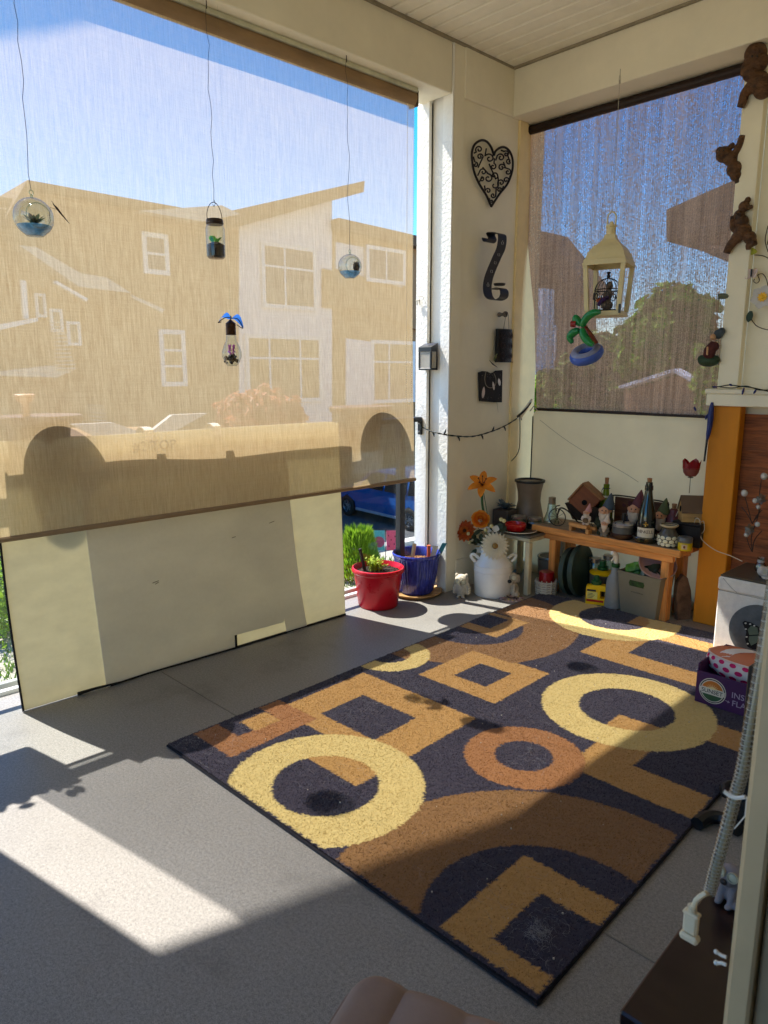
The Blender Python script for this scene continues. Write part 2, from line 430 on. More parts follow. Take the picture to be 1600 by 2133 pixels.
mTubeTan = M('rolled_tan_fabric', (150, 122, 88), .7, var=.15, scale=20, stretch=(1, .3, 1), bump=.3, bscale=140)

XB = -2.935; Y0, Y1 = .46, 3.0; ZB = .734
def left_blind(y0, y1, zb, label, full=True):
    t = thing('roller_blind', label, 'roller blind', (XB, y0, zb), group=None)
    fab = MB(); rows = []
    for j in range(41):
        z = zb+(2.80-zb)*j/40; row = []
        for i in range(49):
            y = y0+(y1-y0)*i/48; s = (z-zb)/2; y += (1-i/48)**3*(.015-.025*(z-zb))
            low = max(0, 1-s*1.3)
            dx = .010*sin(y*3.1+.4)*low*low + .006*sin(y*8.5)*low*low*.6 - .004*sin(y*2.2+z*1.1)
            dx += .032*low*low
            if y < y0+.75: dx += .006*math.exp(-((y-(y0+.66)+(z-1.8)*.03)/.035)**2)*min(1, s*1.2)
            row.append((XB+dx, y+(.03*(1-s) if i == 48 else 0)*0, z))
        rows.append(row)
    fab.sheet(rows); fab.build('fabric', mTanF, t, True)
    tb = MB(); tb.cyl((XB-.012, y0-.01, 2.793), (XB-.012, y1+.005, 2.793), .036, 20); tb.build('roller_tube', mTubeTan, t, True)
    cs = MB(); cs.bbox((XB-.03, y0-.01, 2.818), (XB+.028, y1+.008, 2.8418), .004); cs.build('head_rail', M('head_rail', (206, 204, 176), .45), t, True)
    hb = MB(); hb.bbox((XB+.024, y0-.004, zb-.018), (XB+.040, y1+.006, zb+.003), .006); hb.build('hem_bar', mHem, t, True)
    if full:
        br = MB(); br.bbox((XB-.05, y1+.009, 2.752), (XB+.024, y1+.014, 2.83), .002); br.build('end_bracket', M('bracket_dark', (96, 80, 60), .5), t, True)
        ch = MB(); ya, yb_ = y1-.033, y1+.0
        n_ = 0
        def bead(y, z):
            ch.ball((XB+.03, y, z), .0032, 6, 4)
        z = 2.74
        while z > 1.20: bead(ya-.004*sin(z*2), z); bead(yb_-.052+.06, z) if False else bead(ya-.045, z); z -= .0125
        for k in range(1, 8):
            a = pi*k/8; bead(ya-.022+.022*cos(a), 1.20-.03*sin(a))
        ch.build('bead_chain', M('cream_beads', (238, 226, 190), .4, bump=0), t, True)
    return t
left_blind(Y0, Y1, ZB, 'tan see-through roller blind pulled down over the left opening in front of the glass railing')
b = MB(); b.box((-3.02, -1.6, 0), (XW, .225, HB)); struct('left_wall', b, mCream)

mBack = back_blind_mat()
tl_ = at(1094, 268, 'y', 3.95); tr_ = at(1553, 136, 'y', 3.95)
bx0, bx1 = -2.885, -1.53; zt = 2.815; zb2 = 1.115
t = thing('roller_blind', 'coarse brown knitted shade cloth on a dark roller across the back opening', 'shade cloth', (bx0, 3.95, zb2))
fab = MB(); rows = []
for j in range(31):
    z = zb2+(zt-zb2)*j/30; row = []
    xl = bx0 + (.145 if z < 1.75 else .145*max(0, 1-(z-1.75)/.9)**1.0)*(1 if True else 0)*(1-min(1, max(0, (z-zb2)/1.65)))**.8
    for i in range(33):
        x = xl+(bx1-xl)*i/32; row.append((x, 3.95+.008*sin(x*5+z)*(1-(z-zb2)/1.7)+.02*math.exp(-((x-xl)/.05)**2)*(1-(z-zb2)/1.7), z))
    rows.append(row)
fab.sheet(rows); fab.build('fabric', mBack, t, True)
tb = MB(); tb.cyl((bx0-.02, 3.945, zt), (bx1+.02, 3.945, zt), .026, 18); tb.build('roller_tube', M('dark_roller', (40, 24, 18), .45, bump=.05), t, True)
tb = MB(); tb.bbox((-2.74, 3.944, zb2-.014), (bx1, 3.956, zb2+.004), .004); tb.build('hem_bar', M('dark_roller', (40, 24, 18)), t, True)
bk = MB(); bk.bbox((bx0-.05, 3.90, zt-.045), (bx0-.024, 3.985, zt+.045), .004); bk.bbox((bx0-.05, 3.90, zt+.02), (bx0+.03, 3.985, HB-.001), .002)
bk.build('end_bracket', M('bracket_black', (28, 28, 30), .35, bump=.05), t, True)

# ------------------------------------------------------------------ boards leaning on the railing
def board_mat(name, col, tcol, tl_amt, gscale):
    mt = bpy.data.materials.new(name); mt.use_nodes = True; n = N(mt); n.n.remove(n.n['Principled BSDF'])
    v = n.coord(scale=(1, 1, 2.2))
    f = n.noise(v, gscale, 5, .6); f2 = n.noise(n.coord(), 60, 3)
    c = n.mix(n.ramp(f, .3, .75), C3(col), C3(tuple(min(255, x*1.05) for x in col)))
    c2 = n.mix(n.ramp(n.math('ADD', n.math('MULTIPLY', f, .7), n.math('MULTIPLY', f2, .3)), .35, .68), C3(tcol), C3(tuple(min(255, x*1.06) for x in tcol)))
    df = n.new('ShaderNodeBsdfDiffuse'); tl = n.new('ShaderNodeBsdfTranslucent'); n.l.new(c, df.inputs[0]); n.l.new(c2, tl.inputs[0])
    mx = n.new('ShaderNodeMixShader'); mx.inputs[0].default_value = tl_amt; n.l.new(df.outputs[0], mx.inputs[1]); n.l.new(tl.outputs[0], mx.inputs[2])
    n.l.new(mx.outputs[0], n.n['Material Output'].inputs[0]); return mt
mFoam = board_mat('cream_foam_board', (226, 220, 198), (206, 198, 172), .5, 9)
mCard = board_mat('white_card', (226, 222, 214), (236, 235, 232), .55, 3)
t = thing('foam_board', 'tall cream foam board leaning inside the railing below the tan blind, pencilled number on top', 'board', (-2.95, .78, 0))
b = MB(); rows = []
for j in range(21):
    z = .004+1.085*j/20; s = j/20; row = []
    for i in range(25):
        y = .778+(2.486-.778)*i/24
        z_ = z + (.01 if i in (24,) and j == 20 else 0)*-1
        row.append((-2.948-.045*s+.006*sin(i*.35)*s, y + (-.012*sin(pi*s) if i == 0 else 0), z_))
    rows.append(row)
b.sheet(rows); back = [[(x-.008, y, z) for x, y, z in r] for r in rows]; b.sheet([r[::-1] for r in back])
for a_, c_ in ((rows[0], back[0]), (rows[-1][::-1], back[-1][::-1])): b.sheet([a_[::-1], c_[::-1]])
b.sheet([[r[0] for r in rows], [r[0] for r in back]]); b.sheet([[r[-1] for r in back], [r[-1] for r in rows]])
b.build('panel', mFoam, t, True)
bt = MB(); bt.tube([(-2.944-.045*s+.0, .776-.012*sin(pi*s), .004+1.085*s) for s in [k/14 for k in range(15)]], .005, 6)
bt.tube([(-2.938, 1.13, .006), (-2.937, 1.30, .010), (-2.938, 1.75, .006), (-2.94, 2.48, .006)], .006, 6)
bt.tube([(-2.936, .99, .012), (-2.93, 1.06, .016), (-2.93, 1.18, .01)], [.012, .009, .005], 6, flat=.6)
bt.build('black_tape', M('black_tape', (24, 22, 22), .6), t, True)
text('pencil_note', '#2 TOP', .062, M('pencil', (70, 58, 40), .8, bump=0), t, at(323, 938, 'x', -2.979)-Vector(t.location), (RAD(90), 0, RAD(90)), ext=.0004)
t = thing('card_sheet', 'white card sheet over the middle of the cream board, notch cut at its foot', 'card sheet', (-2.93, 1.1, 0))
b = MB()
ysl = lambda z: 1.112-.03*z; ysr = lambda z: 2.205-.075*z-.02*sin(pi*min(1, z/1.0))
outl = [(ysl(.002), .004), (1.766, .004), (1.766, .07), (2.052, .065), (2.06, .085), (2.072, .002), (2.205, .002), (ysr(.2), .2), (ysr(.4), .4), (ysr(.7), .7), (ysr(1.0), 1.0), (ysl(1.0), 1.0)]
# a bending sheet is thin: polygon extruded 2 mm, tilted with the board
T = Matrix(((0, 0, 1, -2.9365), (1, 0, 0, 0), (0, 1, 0, 0), (0, 0, 0, 1))); sh = Matrix.Identity(4); sh[0][2] = -.045
b.prism(outl, .002, sh @ T); b.build('sheet', mCard, t, True)
for q0, q1, ln in (((-2.955, 1.36, .42), (-2.955, 1.39, .425), 0), ((-2.955, 1.372, .412), (-2.9545, 1.388, .418), 0), ((-2.959, 1.78, .56), (-2.959, 1.80, .563), 0), ((-2.962, 2.0, .60), (-2.962, 2.03, .606), 0)):
    sc2 = MB(); sc2.tube([tuple(Vector(q0)+Vector((.0035, 0, 0))), tuple(Vector(q1)+Vector((.0035, 0, 0)))], .0016, 5); sc2.build('scuff_mark', M('scuff', (120, 112, 100), .8, bump=0), t, True)
e = MB(); e.box((-2.9345, 1.758, .004), (-2.931, 1.769, .072)); e.build('dark_edge', M('black_tape', (24, 22, 22)), t, True)
# the straps that hold the board on the rail
for i, (px, lab) in enumerate(((310, 'left'), (452, 'right'))):
    p = at(px, 890, 'x', -2.985)
    s = MB()
    pr = [(-3.075, 1.055), (-3.07, 1.095), (-3.045, 1.112), (-3.01, 1.112), (-2.985, 1.10), (-2.980, 1.06)]
    rows = [[(x, p.y-.02+.04*k/3, z) for k in range(4)] for x, z in pr]; s.sheet(rows); s.sheet([[(x-.003, y, z-.004) for x, y, z in r][::-1] for r in rows])
    o = s.build('strap_hook', M('white_plastic', (236, 230, 214), .4, bump=.05), None, org=(p.x, p.y, 1.06))
    tag(o, 'cream plastic strap hooked over the %s part of the board top' % ('left' if i == 0 else 'middle'), 'strap', 'straps hooked over the board')

# ------------------------------------------------------------------ glass railing
mGlassR = glass('railing_glass', (250, 252, 251), .05, .04, .6)
mBlackM = M('black_metal', (30, 30, 32), .4, metal=.0, bump=.06, spec=.5)
t = thing('glass_railing', 'black and glass balcony railing behind the tan blind and the boards', 'railing', (-3.06, 0, 0))
posts = [-1.2, .33, 3.035]
for y in posts:
    b = MB(); b.bbox((-3.085, y-.021, 0), (-3.04, y+.021, 1.05), .003); b.bbox((-3.10, y-.05, 0), (-3.02, y+.05, .012), .003); b.build('post', mBlackM, t, True)
b = MB(); b.bbox((-3.095, -1.58, 1.05), (-3.035, 3.2, 1.078), .006); b.build('top_rail', mBlackM, t, True)
b = MB(); b.bbox((-3.075, -1.58, .075), (-3.05, 3.2, .10), .003); b.build('bottom_rail', M('white_alu', (205, 208, 206), .35, bump=.05), t, True)
for a, c in zip([-1.58]+posts, posts+[3.2]):
    if c-a < .1: continue
    b = MB(); b.box((-3.066, a+.03, .10), (-3.06, c-.03, 1.049)); b.build('glass_pane', mGlassR, t, True)
# ------------------------------------------------------------------ the rug
def make_rug():
    A = RAD(2.5); O = at(345, 1550, 'z', .012); L, Wd = 2.56, 1.575
    t = thing('area_rug', 'shaggy dark rug with gold squares and yellow and brown rings on the grey floor', 'rug', (O.x, O.y, 0), rz=A)
    # local frame: x = across (0..Wd), y = along (0..L)
    def pattern(u, v, rng):
        j = rng.normal(0, .0022, u.shape); k = rng.normal(0, .0022, u.shape); u = u+j; v = v+k
        dark = (52, 45, 57); gold = (180, 136, 74); yel = (210, 184, 116); orange = (158, 106, 60); brown = (136, 97, 54)
        cm = np.zeros(u.shape, int)                                   # 0 dark
        def ring(cu, cv, ro, ri, c, ci=None):
            d = np.hypot(u-cu, v-cv); cm[d < ro] = c
            if ri: cm[d < ri] = 0
        def rect(u0, u1, v0, v1, c): cm[(u > u0) & (u < u1) & (v > v0) & (v < v1)] = c
        # brown rings first, squares, then yellow rings on top
        d = np.hypot(u-1.812, v+.02); cm[(d < .60)] = 4
        d = np.hypot(u-1.774, v-.066); cm[(d < .261)] = 0
        ring(.2, 1.475, .585, .313, 4)
        rect(1.10, 1.52, .265, .68, 1); rect(1.205, 1.40, .385, .56, 0)
        d = np.hypot(u-1.812, v+.02); cm[(d < .60) & (u > 1.5)] = np.where(np.hypot(u-1.774, v-.066) < .261, 0, 4)[(d < .60) & (u > 1.5)]
        rect(1.72, 2.02, -.1, .25, 1); rect(1.80, 1.98, -.1, .15, 0)
        din = np.hypot(u-1.774, v-.066); dout = np.hypot(u-1.812, v+.02)
        rect(.45, .945, .07, .70, 1); rect(.55, .785, .23, .53, 0)
        rect(.11, .51, -.02, .255, 3); rect(.215, .41, -.02, .10, 0)
        rect(.285, .405, .058, .16, 1); cm[(u > .215) & (u < .285) & (v > .0) & (v < .15)] = 0
        cm[(u > .45) & (u < .51) & (v > .07) & (v < .255)] = 3
        rect(.02, .395, 1.285, 1.60, 1); rect(.08, .295, 1.40, 1.60, 0)
        rect(.885, 1.55, 1.13, 1.60, 1); rect(1.045, 1.40, 1.30, 1.60, 0)
        rect(1.84, 2.40, .655, 1.26, 1); rect(1.99, 2.27, .83, 1.19, 0)
        d = np.hypot(u-.236, v-.618); cm[d < .328] = 2; inA = d < .177; cm[inA] = 0; cm[inA & (u > .297) & (v < .70)] = 1
        d = np.hypot(u-1.44, v-1.085); cm[d < .336] = 2; inB = d < .185; cm[inB] = 0; cm[inB & (u < 1.375) & (v > 1.09) & (u > 1.05)] = 1
        d = np.hypot(u-.841, v-.99); cm[d < .21] = 3; cm[d < .102] = 0
        d = np.hypot(u-1.178, v-.01); cm[d < .196] = 2; cm[d < .101] = 4; cm[(d < .101) & (u < 1.19)] = 0
        d = np.hypot(u-2.415, v-.543); cm[d < .346] = 2; cm[d < .185] = 0; cm[(d < .185) & (v > .63) & (u > 2.4)] = 1
        edge = (u < .012) | (v < .012) | (u > L-.012) | (v > Wd-.012); cm[edge] = 0
        pal = np.array([[lin(x) for x in c] for c in (dark, gold, yel, orange, brown)])
        return pal[cm], cm
    rng = np.random.default_rng(3)
    b = MB(); b.bbox((0, 0, .001), (Wd, L, .010), .004); b.build('backing', M('rug_binding', (30, 26, 30), .9, bump=.6, bscale=300), t)
    # base sheet of pile, then tufts
    step = .006; nu, nv = int(L/step), int(Wd/step)
    U, V = np.meshgrid(np.linspace(.006, L-.006, nu), np.linspace(.006, Wd-.006, nv), indexing='ij')
    cols, cm = pattern(U, V, rng)
    low = np.sin(U*7+1.3*V)*.0012+np.sin(V*9-U*3)*.0010
    Z = .013+rng.normal(0, .0004, U.shape)+low
    me = bpy.data.meshes.new('pile')
    vs = np.stack([V, U, Z], -1).reshape(-1, 3)
    idx = np.arange(nu*nv).reshape(nu, nv)
    q = np.stack([idx[:-1, :-1], idx[:-1, 1:], idx[1:, 1:], idx[1:, :-1]], -1).reshape(-1, 4)
    nb = len(vs); T_ = 300000
    tu = rng.uniform(.004, L-.004, T_); tv = rng.uniform(.004, Wd-.004, T_)
    tc, tcm = pattern(tu, tv, rng)
    an = rng.uniform(0, 2*pi, T_); h = rng.uniform(.002, .0042, T_); wd = rng.uniform(.0013, .0021, T_)
    le = rng.normal(0, .0028, (T_, 2)); le[:, 1] += .002
    bz = .012+np.sin(tu*7+1.3*tv)*.0012+np.sin(tv*9-tu*3)*.001
    ca, sa = np.cos(an)*wd, np.sin(an)*wd
    v0 = np.stack([tv-ca, tu-sa, bz], -1); v1 = np.stack([tv+ca, tu+sa, bz], -1); v2 = np.stack([tv+le[:, 0], tu+le[:, 1], bz+h], -1)
    tvs = np.stack([v0, v1, v2], 1).reshape(-1, 3)
    allv = np.concatenate([vs, tvs]); 
    me.vertices.add(len(allv)); me.vertices.foreach_set('co', allv.ravel())
    tri = np.arange(T_*3)+nb
    loops = np.concatenate([q.ravel(), tri]); me.loops.add(len(loops)); me.loops.foreach_set('vertex_index', loops)
    npol = len(q)+T_; me.polygons.add(npol)
    st = np.concatenate([np.arange(len(q))*4, len(q)*4+np.arange(T_)*3]); me.polygons.foreach_set('loop_start', st)
    me.polygons.foreach_set('loop_total', np.concatenate([np.full(len(q), 4), np.full(T_, 3)]))
    me.update(calc_edges=True)
    ca_ = me.color_attributes.new('wool', 'FLOAT_COLOR', 'POINT')
    bc = cols.reshape(-1, 3)*rng.normal(.94, .04, (nb, 1)).clip(.6, 1.2)
    tcv = tc*rng.normal(1.0, .055, (T_, 1)).clip(.6, 1.4)
    fuzz = rng.random(T_) < np.where(tcm == 0, .055, .006); tcv[fuzz] = tcv[fuzz]*.5+.10
    full = np.ones((len(allv), 4)); full[:nb, :3] = bc; full[nb:, :3] = np.repeat(tcv, 3, 0)
    ca_.data.foreach_set('color', full.ravel())
    mt = bpy.data.materials.new('rug_wool'); mt.use_nodes = True; n = N(mt); bb = n.n['Principled BSDF']
    at_ = n.new('ShaderNodeVertexColor'); at_.layer_name = 'wool'
    f = n.noise(n.coord(scale=(1, 5, 1)), 22, 4, .7)
    c = n.mix(n.math('MULTIPLY', n.ramp(f, .55, .8), .22), at_.outputs[0], C3(96, 64, 36))
    lint = n.ramp(n.noise(n.coord(), 5.5, 6, .75), .58, .74); fine = n.ramp(n.noise(n.coord(scale=(1, 3, 1)), 120, 2, .9), .5, .75)
    c = n.mix(n.math('MULTIPLY', n.math('MULTIPLY', lint, fine), .42), c, C3(170, 165, 165))
    n.l.new(c, bb.inputs['Base Color']); bb.inputs['Roughness'].default_value = .95; bb.inputs['Specular IOR Level'].default_value = .15
    bb.inputs['Sheen Weight'].default_value = .25; bb.inputs['Sheen Roughness'].default_value = .5
    me.materials.append(mt)
    o = bpy.data.objects.new('pile', me); COL.objects.link(o); o.parent = t; o['kind'] = 'stuff'
    # pet hair and lint caught in the pile
    hr = np.random.default_rng(5); hb = MB()
    def hair(x, y, n_, sp, ln):
        for _ in range(n_):
            px, py = x+hr.normal(0, sp), y+hr.normal(0, sp); a = hr.uniform(0, 2*pi); k = hr.normal(0, 3)
            pts = []
            for s in range(6):
                pts.append((min(max(px, .01), Wd-.01), min(max(py, .01), L-.01), .0225+.003*sin(s*1.1+a))); px += cos(a)*ln/6; py += sin(a)*ln/6; a += k*.12
            hb.tube(pts, .00017, 3, cap=False)
    hair(1.475, .165, 110, .016, .03); hair(1.47, .17, 60, .05, .035)
    hair(.06, .06, 30, .02, .04); hair(.62, .28, 40, .07, .05); hair(.35, .67, 60, .10, .05); hair(.98, .84, 50, .06, .05); hair(.30, .40, 40, .1, .05); hair(1.1, .6, 30, .3, .05); hair(.9, 1.4, 30, .3, .05); hair(1.3, .2, 30, .12, .05); hair(.2, .12, 50, .06, .05); hair(.75, 1.25, 30, .15, .05)
    o = hb.build('lint', M('white_hair', (160, 156, 154), .8, bump=0), t); o['kind'] = 'stuff'
    cr = MB()
    for _ in range(90):
        x, y = hr.uniform(.03, Wd-.03), hr.uniform(.03, L-.1); cr.ball((x, y, .022), hr.uniform(.0012, .003), 5, 3)
    o = cr.build('crumbs', M('crumb', (206, 194, 170), .8, bump=0), t); o['kind'] = 'stuff'
make_rug()
# ------------------------------------------------------------------ right-hand end of the back wall
mYellow = M('ochre_board', (208, 130, 20), .6, var=.06, scale=6, stretch=(1, 1, .2), bump=.25, bscale=120, dirt=.25)
mCedar = M('cedar_siding', (150, 86, 46), .6, var=.35, scale=5, stretch=(1.2, 1, 14), bump=.5, bscale=30, bdist=.004)
wl = MB(); wl.box((-1.43, 3.87, 1.2), (-.22, 4.1, HB+.002)); wl.box((-1.52, 3.90, 0), (-.22, 4.1, 1.2)); bw = struct('back_wall', wl, mCream)
pk = MB(); pk.add([(-1.50, 3.898, 0), (-.225, 3.898, 0), (-.225, 3.898, .158), (-1.50, 3.898, .158), (-1.50, 3.8685, 0), (-.225, 3.868, 0), (-.225, 3.884, .157), (-1.50, 3.884, .157)],
    [(0, 1, 2, 3), (5, 4, 7, 6), (4, 5, 1, 0), (7, 3, 2, 6), (4, 0, 3, 7), (5, 6, 2, 1)])
f0 = pk.build('siding_plank', mCedar, bw); f0.location = (0, 0, .008)
for k in range(1, 8): share(f0, bw, (0, 0, .008+.1565*k if k < 7 else .008+.1565*6.2))
b = MB(); b.bbox((-1.547, 3.80, 0), (-1.397, 3.867, 1.176), .004); b.bbox((-1.547, 3.868, 0), (-1.525, 4.09, 1.176), .003); b.build('corner_board', mYellow, bw)
b = MB(); b.bbox((-1.565, 3.775, 1.177), (-.23, 3.93, 1.238), .004); b.bbox((-1.572, 3.768, 1.2385), (-.23, 3.93, 1.262), .004); b.build('sill', mTrim, bw)
b = MB(); b.bbox((-1.53, 3.815, 1.263), (-1.43, 3.868, HB), .003); b.bbox((-1.53, 3.869, 1.263), (-1.51, 4.09, HB), .003); b.build('trim_post', mTrim, bw)
b = MB(); b.bbox((-1.429, 3.855, 1.263), (-.23, 3.869, 1.285), .002); b.build('wall_base_trim', mTrim, bw)
# white panel standing in the back opening under the shade cloth
t = thing('back_panel', 'large white panel standing behind the bench below the brown shade cloth', 'panel', (-2.2, 3.985, 0))
b = MB(); r = .05; pts = [(-2.775, 0), (-1.548, 0), (-1.548, 1.105)]+[(-2.775+r-r*sin(a), 1.102-r+r*cos(a)) for a in [k*pi/16 for k in range(9)]]
b.prism(pts, .006, Matrix(((1, 0, 0, 0), (0, 0, -1, 3.99), (0, 1, 0, .003), (0, 0, 0, 1)))); b.build('panel', M('white_panel', (242, 230, 202), .5, var=.04, scale=3, bump=.05, dirt=.10, thin=.5), t, True)
b = MB(); b.tube([(-2.775, 3.984, .01), (-2.775, 3.984, 1.06)], .0045, 6); b.build('black_edging', M('black_tape', (24, 22, 22)), t, True)
b = MB(); b.tube([at(1125, 875, 'y', 3.983)]+[at(1125+(1330-1125)*s, 875+(1010-875)*s+6*sin(s*5), 'y', 3.983) for s in [k/10 for k in range(1, 11)]], .0012, 4); b.build('crack', M('panel_crack', (150, 138, 116), .8), t, True)
# back-wall lower guard behind the panel
b = MB(); b.box((-3.0, 4.0, 0), (-1.53, 4.06, .06)); struct('back_kerb', b, mCream)

# ------------------------------------------------------------------ ground, road
G = -3.2
def ground_mat():
    mt = bpy.data.materials.new('lawn_soil'); mt.use_nodes = True; n = N(mt); b = n.n['Principled BSDF']; v = n.coord()
    c = n.mix(n.ramp(n.noise(v, 1.2, 5), .35, .65), C3(176, 168, 150), C3(200, 192, 176)); c = n.mix(n.math('MULTIPLY', n.noise(v, 40, 3), .7), c, C3(140, 132, 116))
    n.l.new(c, b.inputs['Base Color']); b.inputs['Roughness'].default_value = .9; n.l.new(n.bump(n.noise(v, 60, 3), .8, .03), b.inputs['Normal']); return mt
b = MB(); b.add([(-400, -400, G), (400, -400, G), (400, 600, G), (-400, 600, G)], [(0, 1, 2, 3)]); struct('ground', b, ground_mat())
mAsph = M('asphalt', (66, 67, 70), .85, var=.15, scale=3, bump=.5, bscale=90, bdist=.01)
kp, kq = at(788, 1150, 'z', G), at(867, 1134, 'z', G)
kd = (kq-kp).normalized(); kn = Vector((-kd.y, kd.x, 0))
if kn.y < 0: kn = -kn
def quad(p, d, n_, a0, a1, b0, b1, z): return [p+d*a0+n_*b0+Vector((0, 0, z)), p+d*a1+n_*b0+Vector((0, 0, z)), p+d*a1+n_*b1+Vector((0, 0, z)), p+d*a0+n_*b1+Vector((0, 0, z))]
b = MB(); b.add(quad(kp, kd, kn, -60, 60, .35, 9, .012), [(0, 1, 2, 3)]); struct('road', b, mAsph)
b = MB(); strip(b, kp-kd*60+kn*.17, kp+kd*60+kn*.17, .34, .0, .12); struct('kerb', b, M('concrete_kerb', (200, 196, 186), .85, bump=.3))
# lawn blades: one mass
gb = MB(); q = random.Random(11)
for _ in range(5000):
    if q.random() < .55: x, y = q.uniform(-15, -9.5), q.uniform(1.0, 4.6)
    else: x, y = q.uniform(-13.2, -9.5), q.uniform(8.5, 11.8)
    a = q.uniform(0, 2*pi); h = q.uniform(.05, .16); c, s = cos(a)*.018, sin(a)*.018
    gb.add([(x-c, y-s, G), (x+c, y+s, G), (x+q.uniform(-.06, .06), y+q.uniform(-.06, .06), G+h)], [(0, 1, 2)])
o = gb.build('grass', M('grass_blade', (104, 140, 36), .7, thin=.4, var=.3, scale=3, bump=0)); tag(o, 'sunlit green grass on the ground far below the railing', 'grass', kind='stuff')

# ------------------------------------------------------------------ plants
def leaf_mass(b, c, rad, n_, size, q, hollow=.45, up=.3):
    for _ in range(n_):
        while True:
            d = Vector((q.uniform(-1, 1), q.uniform(-1, 1), q.uniform(-1, 1)))
            if hollow < d.length < 1: break
        lump = 1+.22*sin(d.x*6+c[0])*cos(d.y*7+c[1])+.12*sin(d.z*11+d.x*5)
        p = Vector((c[0]+d.x*rad[0]*lump, c[1]+d.y*rad[1]*lump, c[2]+d.z*rad[2]*lump))
        nn = (d+Vector((q.uniform(-1, 1), q.uniform(-1, 1), q.uniform(-.3, 1.2)))*.8).normalized()
        t1 = nn.orthogonal().normalized(); t1.rotate(Matrix.Rotation(q.uniform(0, 6.28), 3, nn)); t2 = nn.cross(t1); s = size*q.uniform(.6, 1.3)
        b.add([p-t1*s, p-t2*s*.5, p+t1*s, p+t2*s*.5+nn*s*.2], [(0, 1, 2, 3)])
def limb(b, p, q_, r0, r1, q, k=5):
    p = Vector(p); q_ = Vector(q_); L = (q_-p).length
    pts = [p+(q_-p)*s+Vector((q.uniform(-1, 1), q.uniform(-1, 1), 0))*L*.04*(0 < s < 1) for s in [i/k for i in range(k+1)]]
    b.tube(pts, [r0+(r1-r0)*i/k for i in range(k+1)], 7)
mBark = M('bark', (92, 74, 56), .9, var=.3, scale=8, stretch=(1, 1, .2), bump=.8, bscale=40, bdist=.01)
def tree(name, label, base, h, crowns, leafmat, leaf, n_, seed, cat='tree', group=None, org=None):
    q = random.Random(seed); t = thing(name, label, cat, base, group=group)
    tb = MB(); bx = Vector(base); limb(tb, bx, bx+Vector((0, 0, h*.45)), h*.035, h*.022, q)
    for c in crowns: limb(tb, bx+Vector((0, 0, h*.38)), c[0], h*.018, h*.006, q)
    tb.build('trunk', mBark, t, True)
    cb = MB()
    tot = sum(c[1][0]*c[1][2] for c in crowns)
    for c in crowns: leaf_mass(cb, c[0], c[1], int(n_*c[1][0]*c[1][2]/tot), leaf, q)
    cb.build('crown', leafmat, t, True); return t
mLeafG = M('leaf_green', (122, 160, 36), .6, var=.3, scale=2, thin=.35, bump=0)
mLeafD = M('leaf_dark_green', (112, 136, 44), .6, var=.3, scale=2, thin=.3, bump=0)
mLeafY = M('leaf_yellow_green', (134, 168, 42), .6, var=.25, scale=3, thin=.45, bump=0)
mLeafR = M('leaf_copper', (176, 110, 86), .6, var=.3, scale=3, thin=.45, bump=0)
def crown_px(px, py, rpx, ax, val, depth=.8, sq=1.):
    p = at(px, py, ax, val); r = rpx*mpp(p); return (p, (r, r*depth, r*sq))
def gbase(p): return (p[0], p[1], G)
# trees seen through the shade cloth
c = [crown_px(1405, 672, 72, 'y', 13), crown_px(1345, 720, 62, 'y', 12.5), crown_px(1450, 740, 62, 'y', 13.4), crown_px(1395, 770, 80, 'y', 12.8)]
tree('leafy_tree', 'tall round-topped green tree in the middle of the view through the brown shade cloth', gbase(c[3][0]), c[0][0].z-G, c, mLeafG, .13, 15000, 1, group='trees behind the shade cloth')
c = [crown_px(1255, 745, 48, 'y', 14), crown_px(1195, 800, 52, 'y', 13.5), crown_px(1290, 810, 55, 'y', 14)]
tree('leafy_tree', 'lower olive tree left of the round-topped tree behind the shade cloth', gbase(c[1][0]), c[0][0].z-G, c, mLeafD, .11, 6000, 2, group='trees behind the shade cloth')
c = [crown_px(1482, 800, 36, 'y', 10), crown_px(1500, 850, 40, 'y', 10)]
tree('leafy_tree', 'bright bushy tree at the right edge of the shade cloth by the ochre post', gbase(c[1][0]), c[0][0].z-G, c, mLeafY, .09, 2500, 3, group='trees behind the shade cloth')
c = [crown_px(1140, 815, 42, 'y', 12), crown_px(1165, 850, 40, 'y', 12)]
tree('leafy_tree', 'small yellowish tree at the lower left of the shade cloth', gbase(c[1][0]), c[0][0].z-G, c, mLeafY, .09, 2200, 4, group='trees behind the shade cloth')
# copper-leaved tree behind the tan blind
c = [crown_px(500, 868, 48, 'x', -8), crown_px(560, 850, 45, 'x', -8), crown_px(600, 870, 42, 'x', -8), crown_px(535, 880, 60, 'x', -8.2)]
tree('copper_tree', 'copper-leaved tree sunlit behind the tan blind below the big windows', gbase(c[3][0]), c[0][0].z-G, c, mLeafR, .07, 3500, 5)
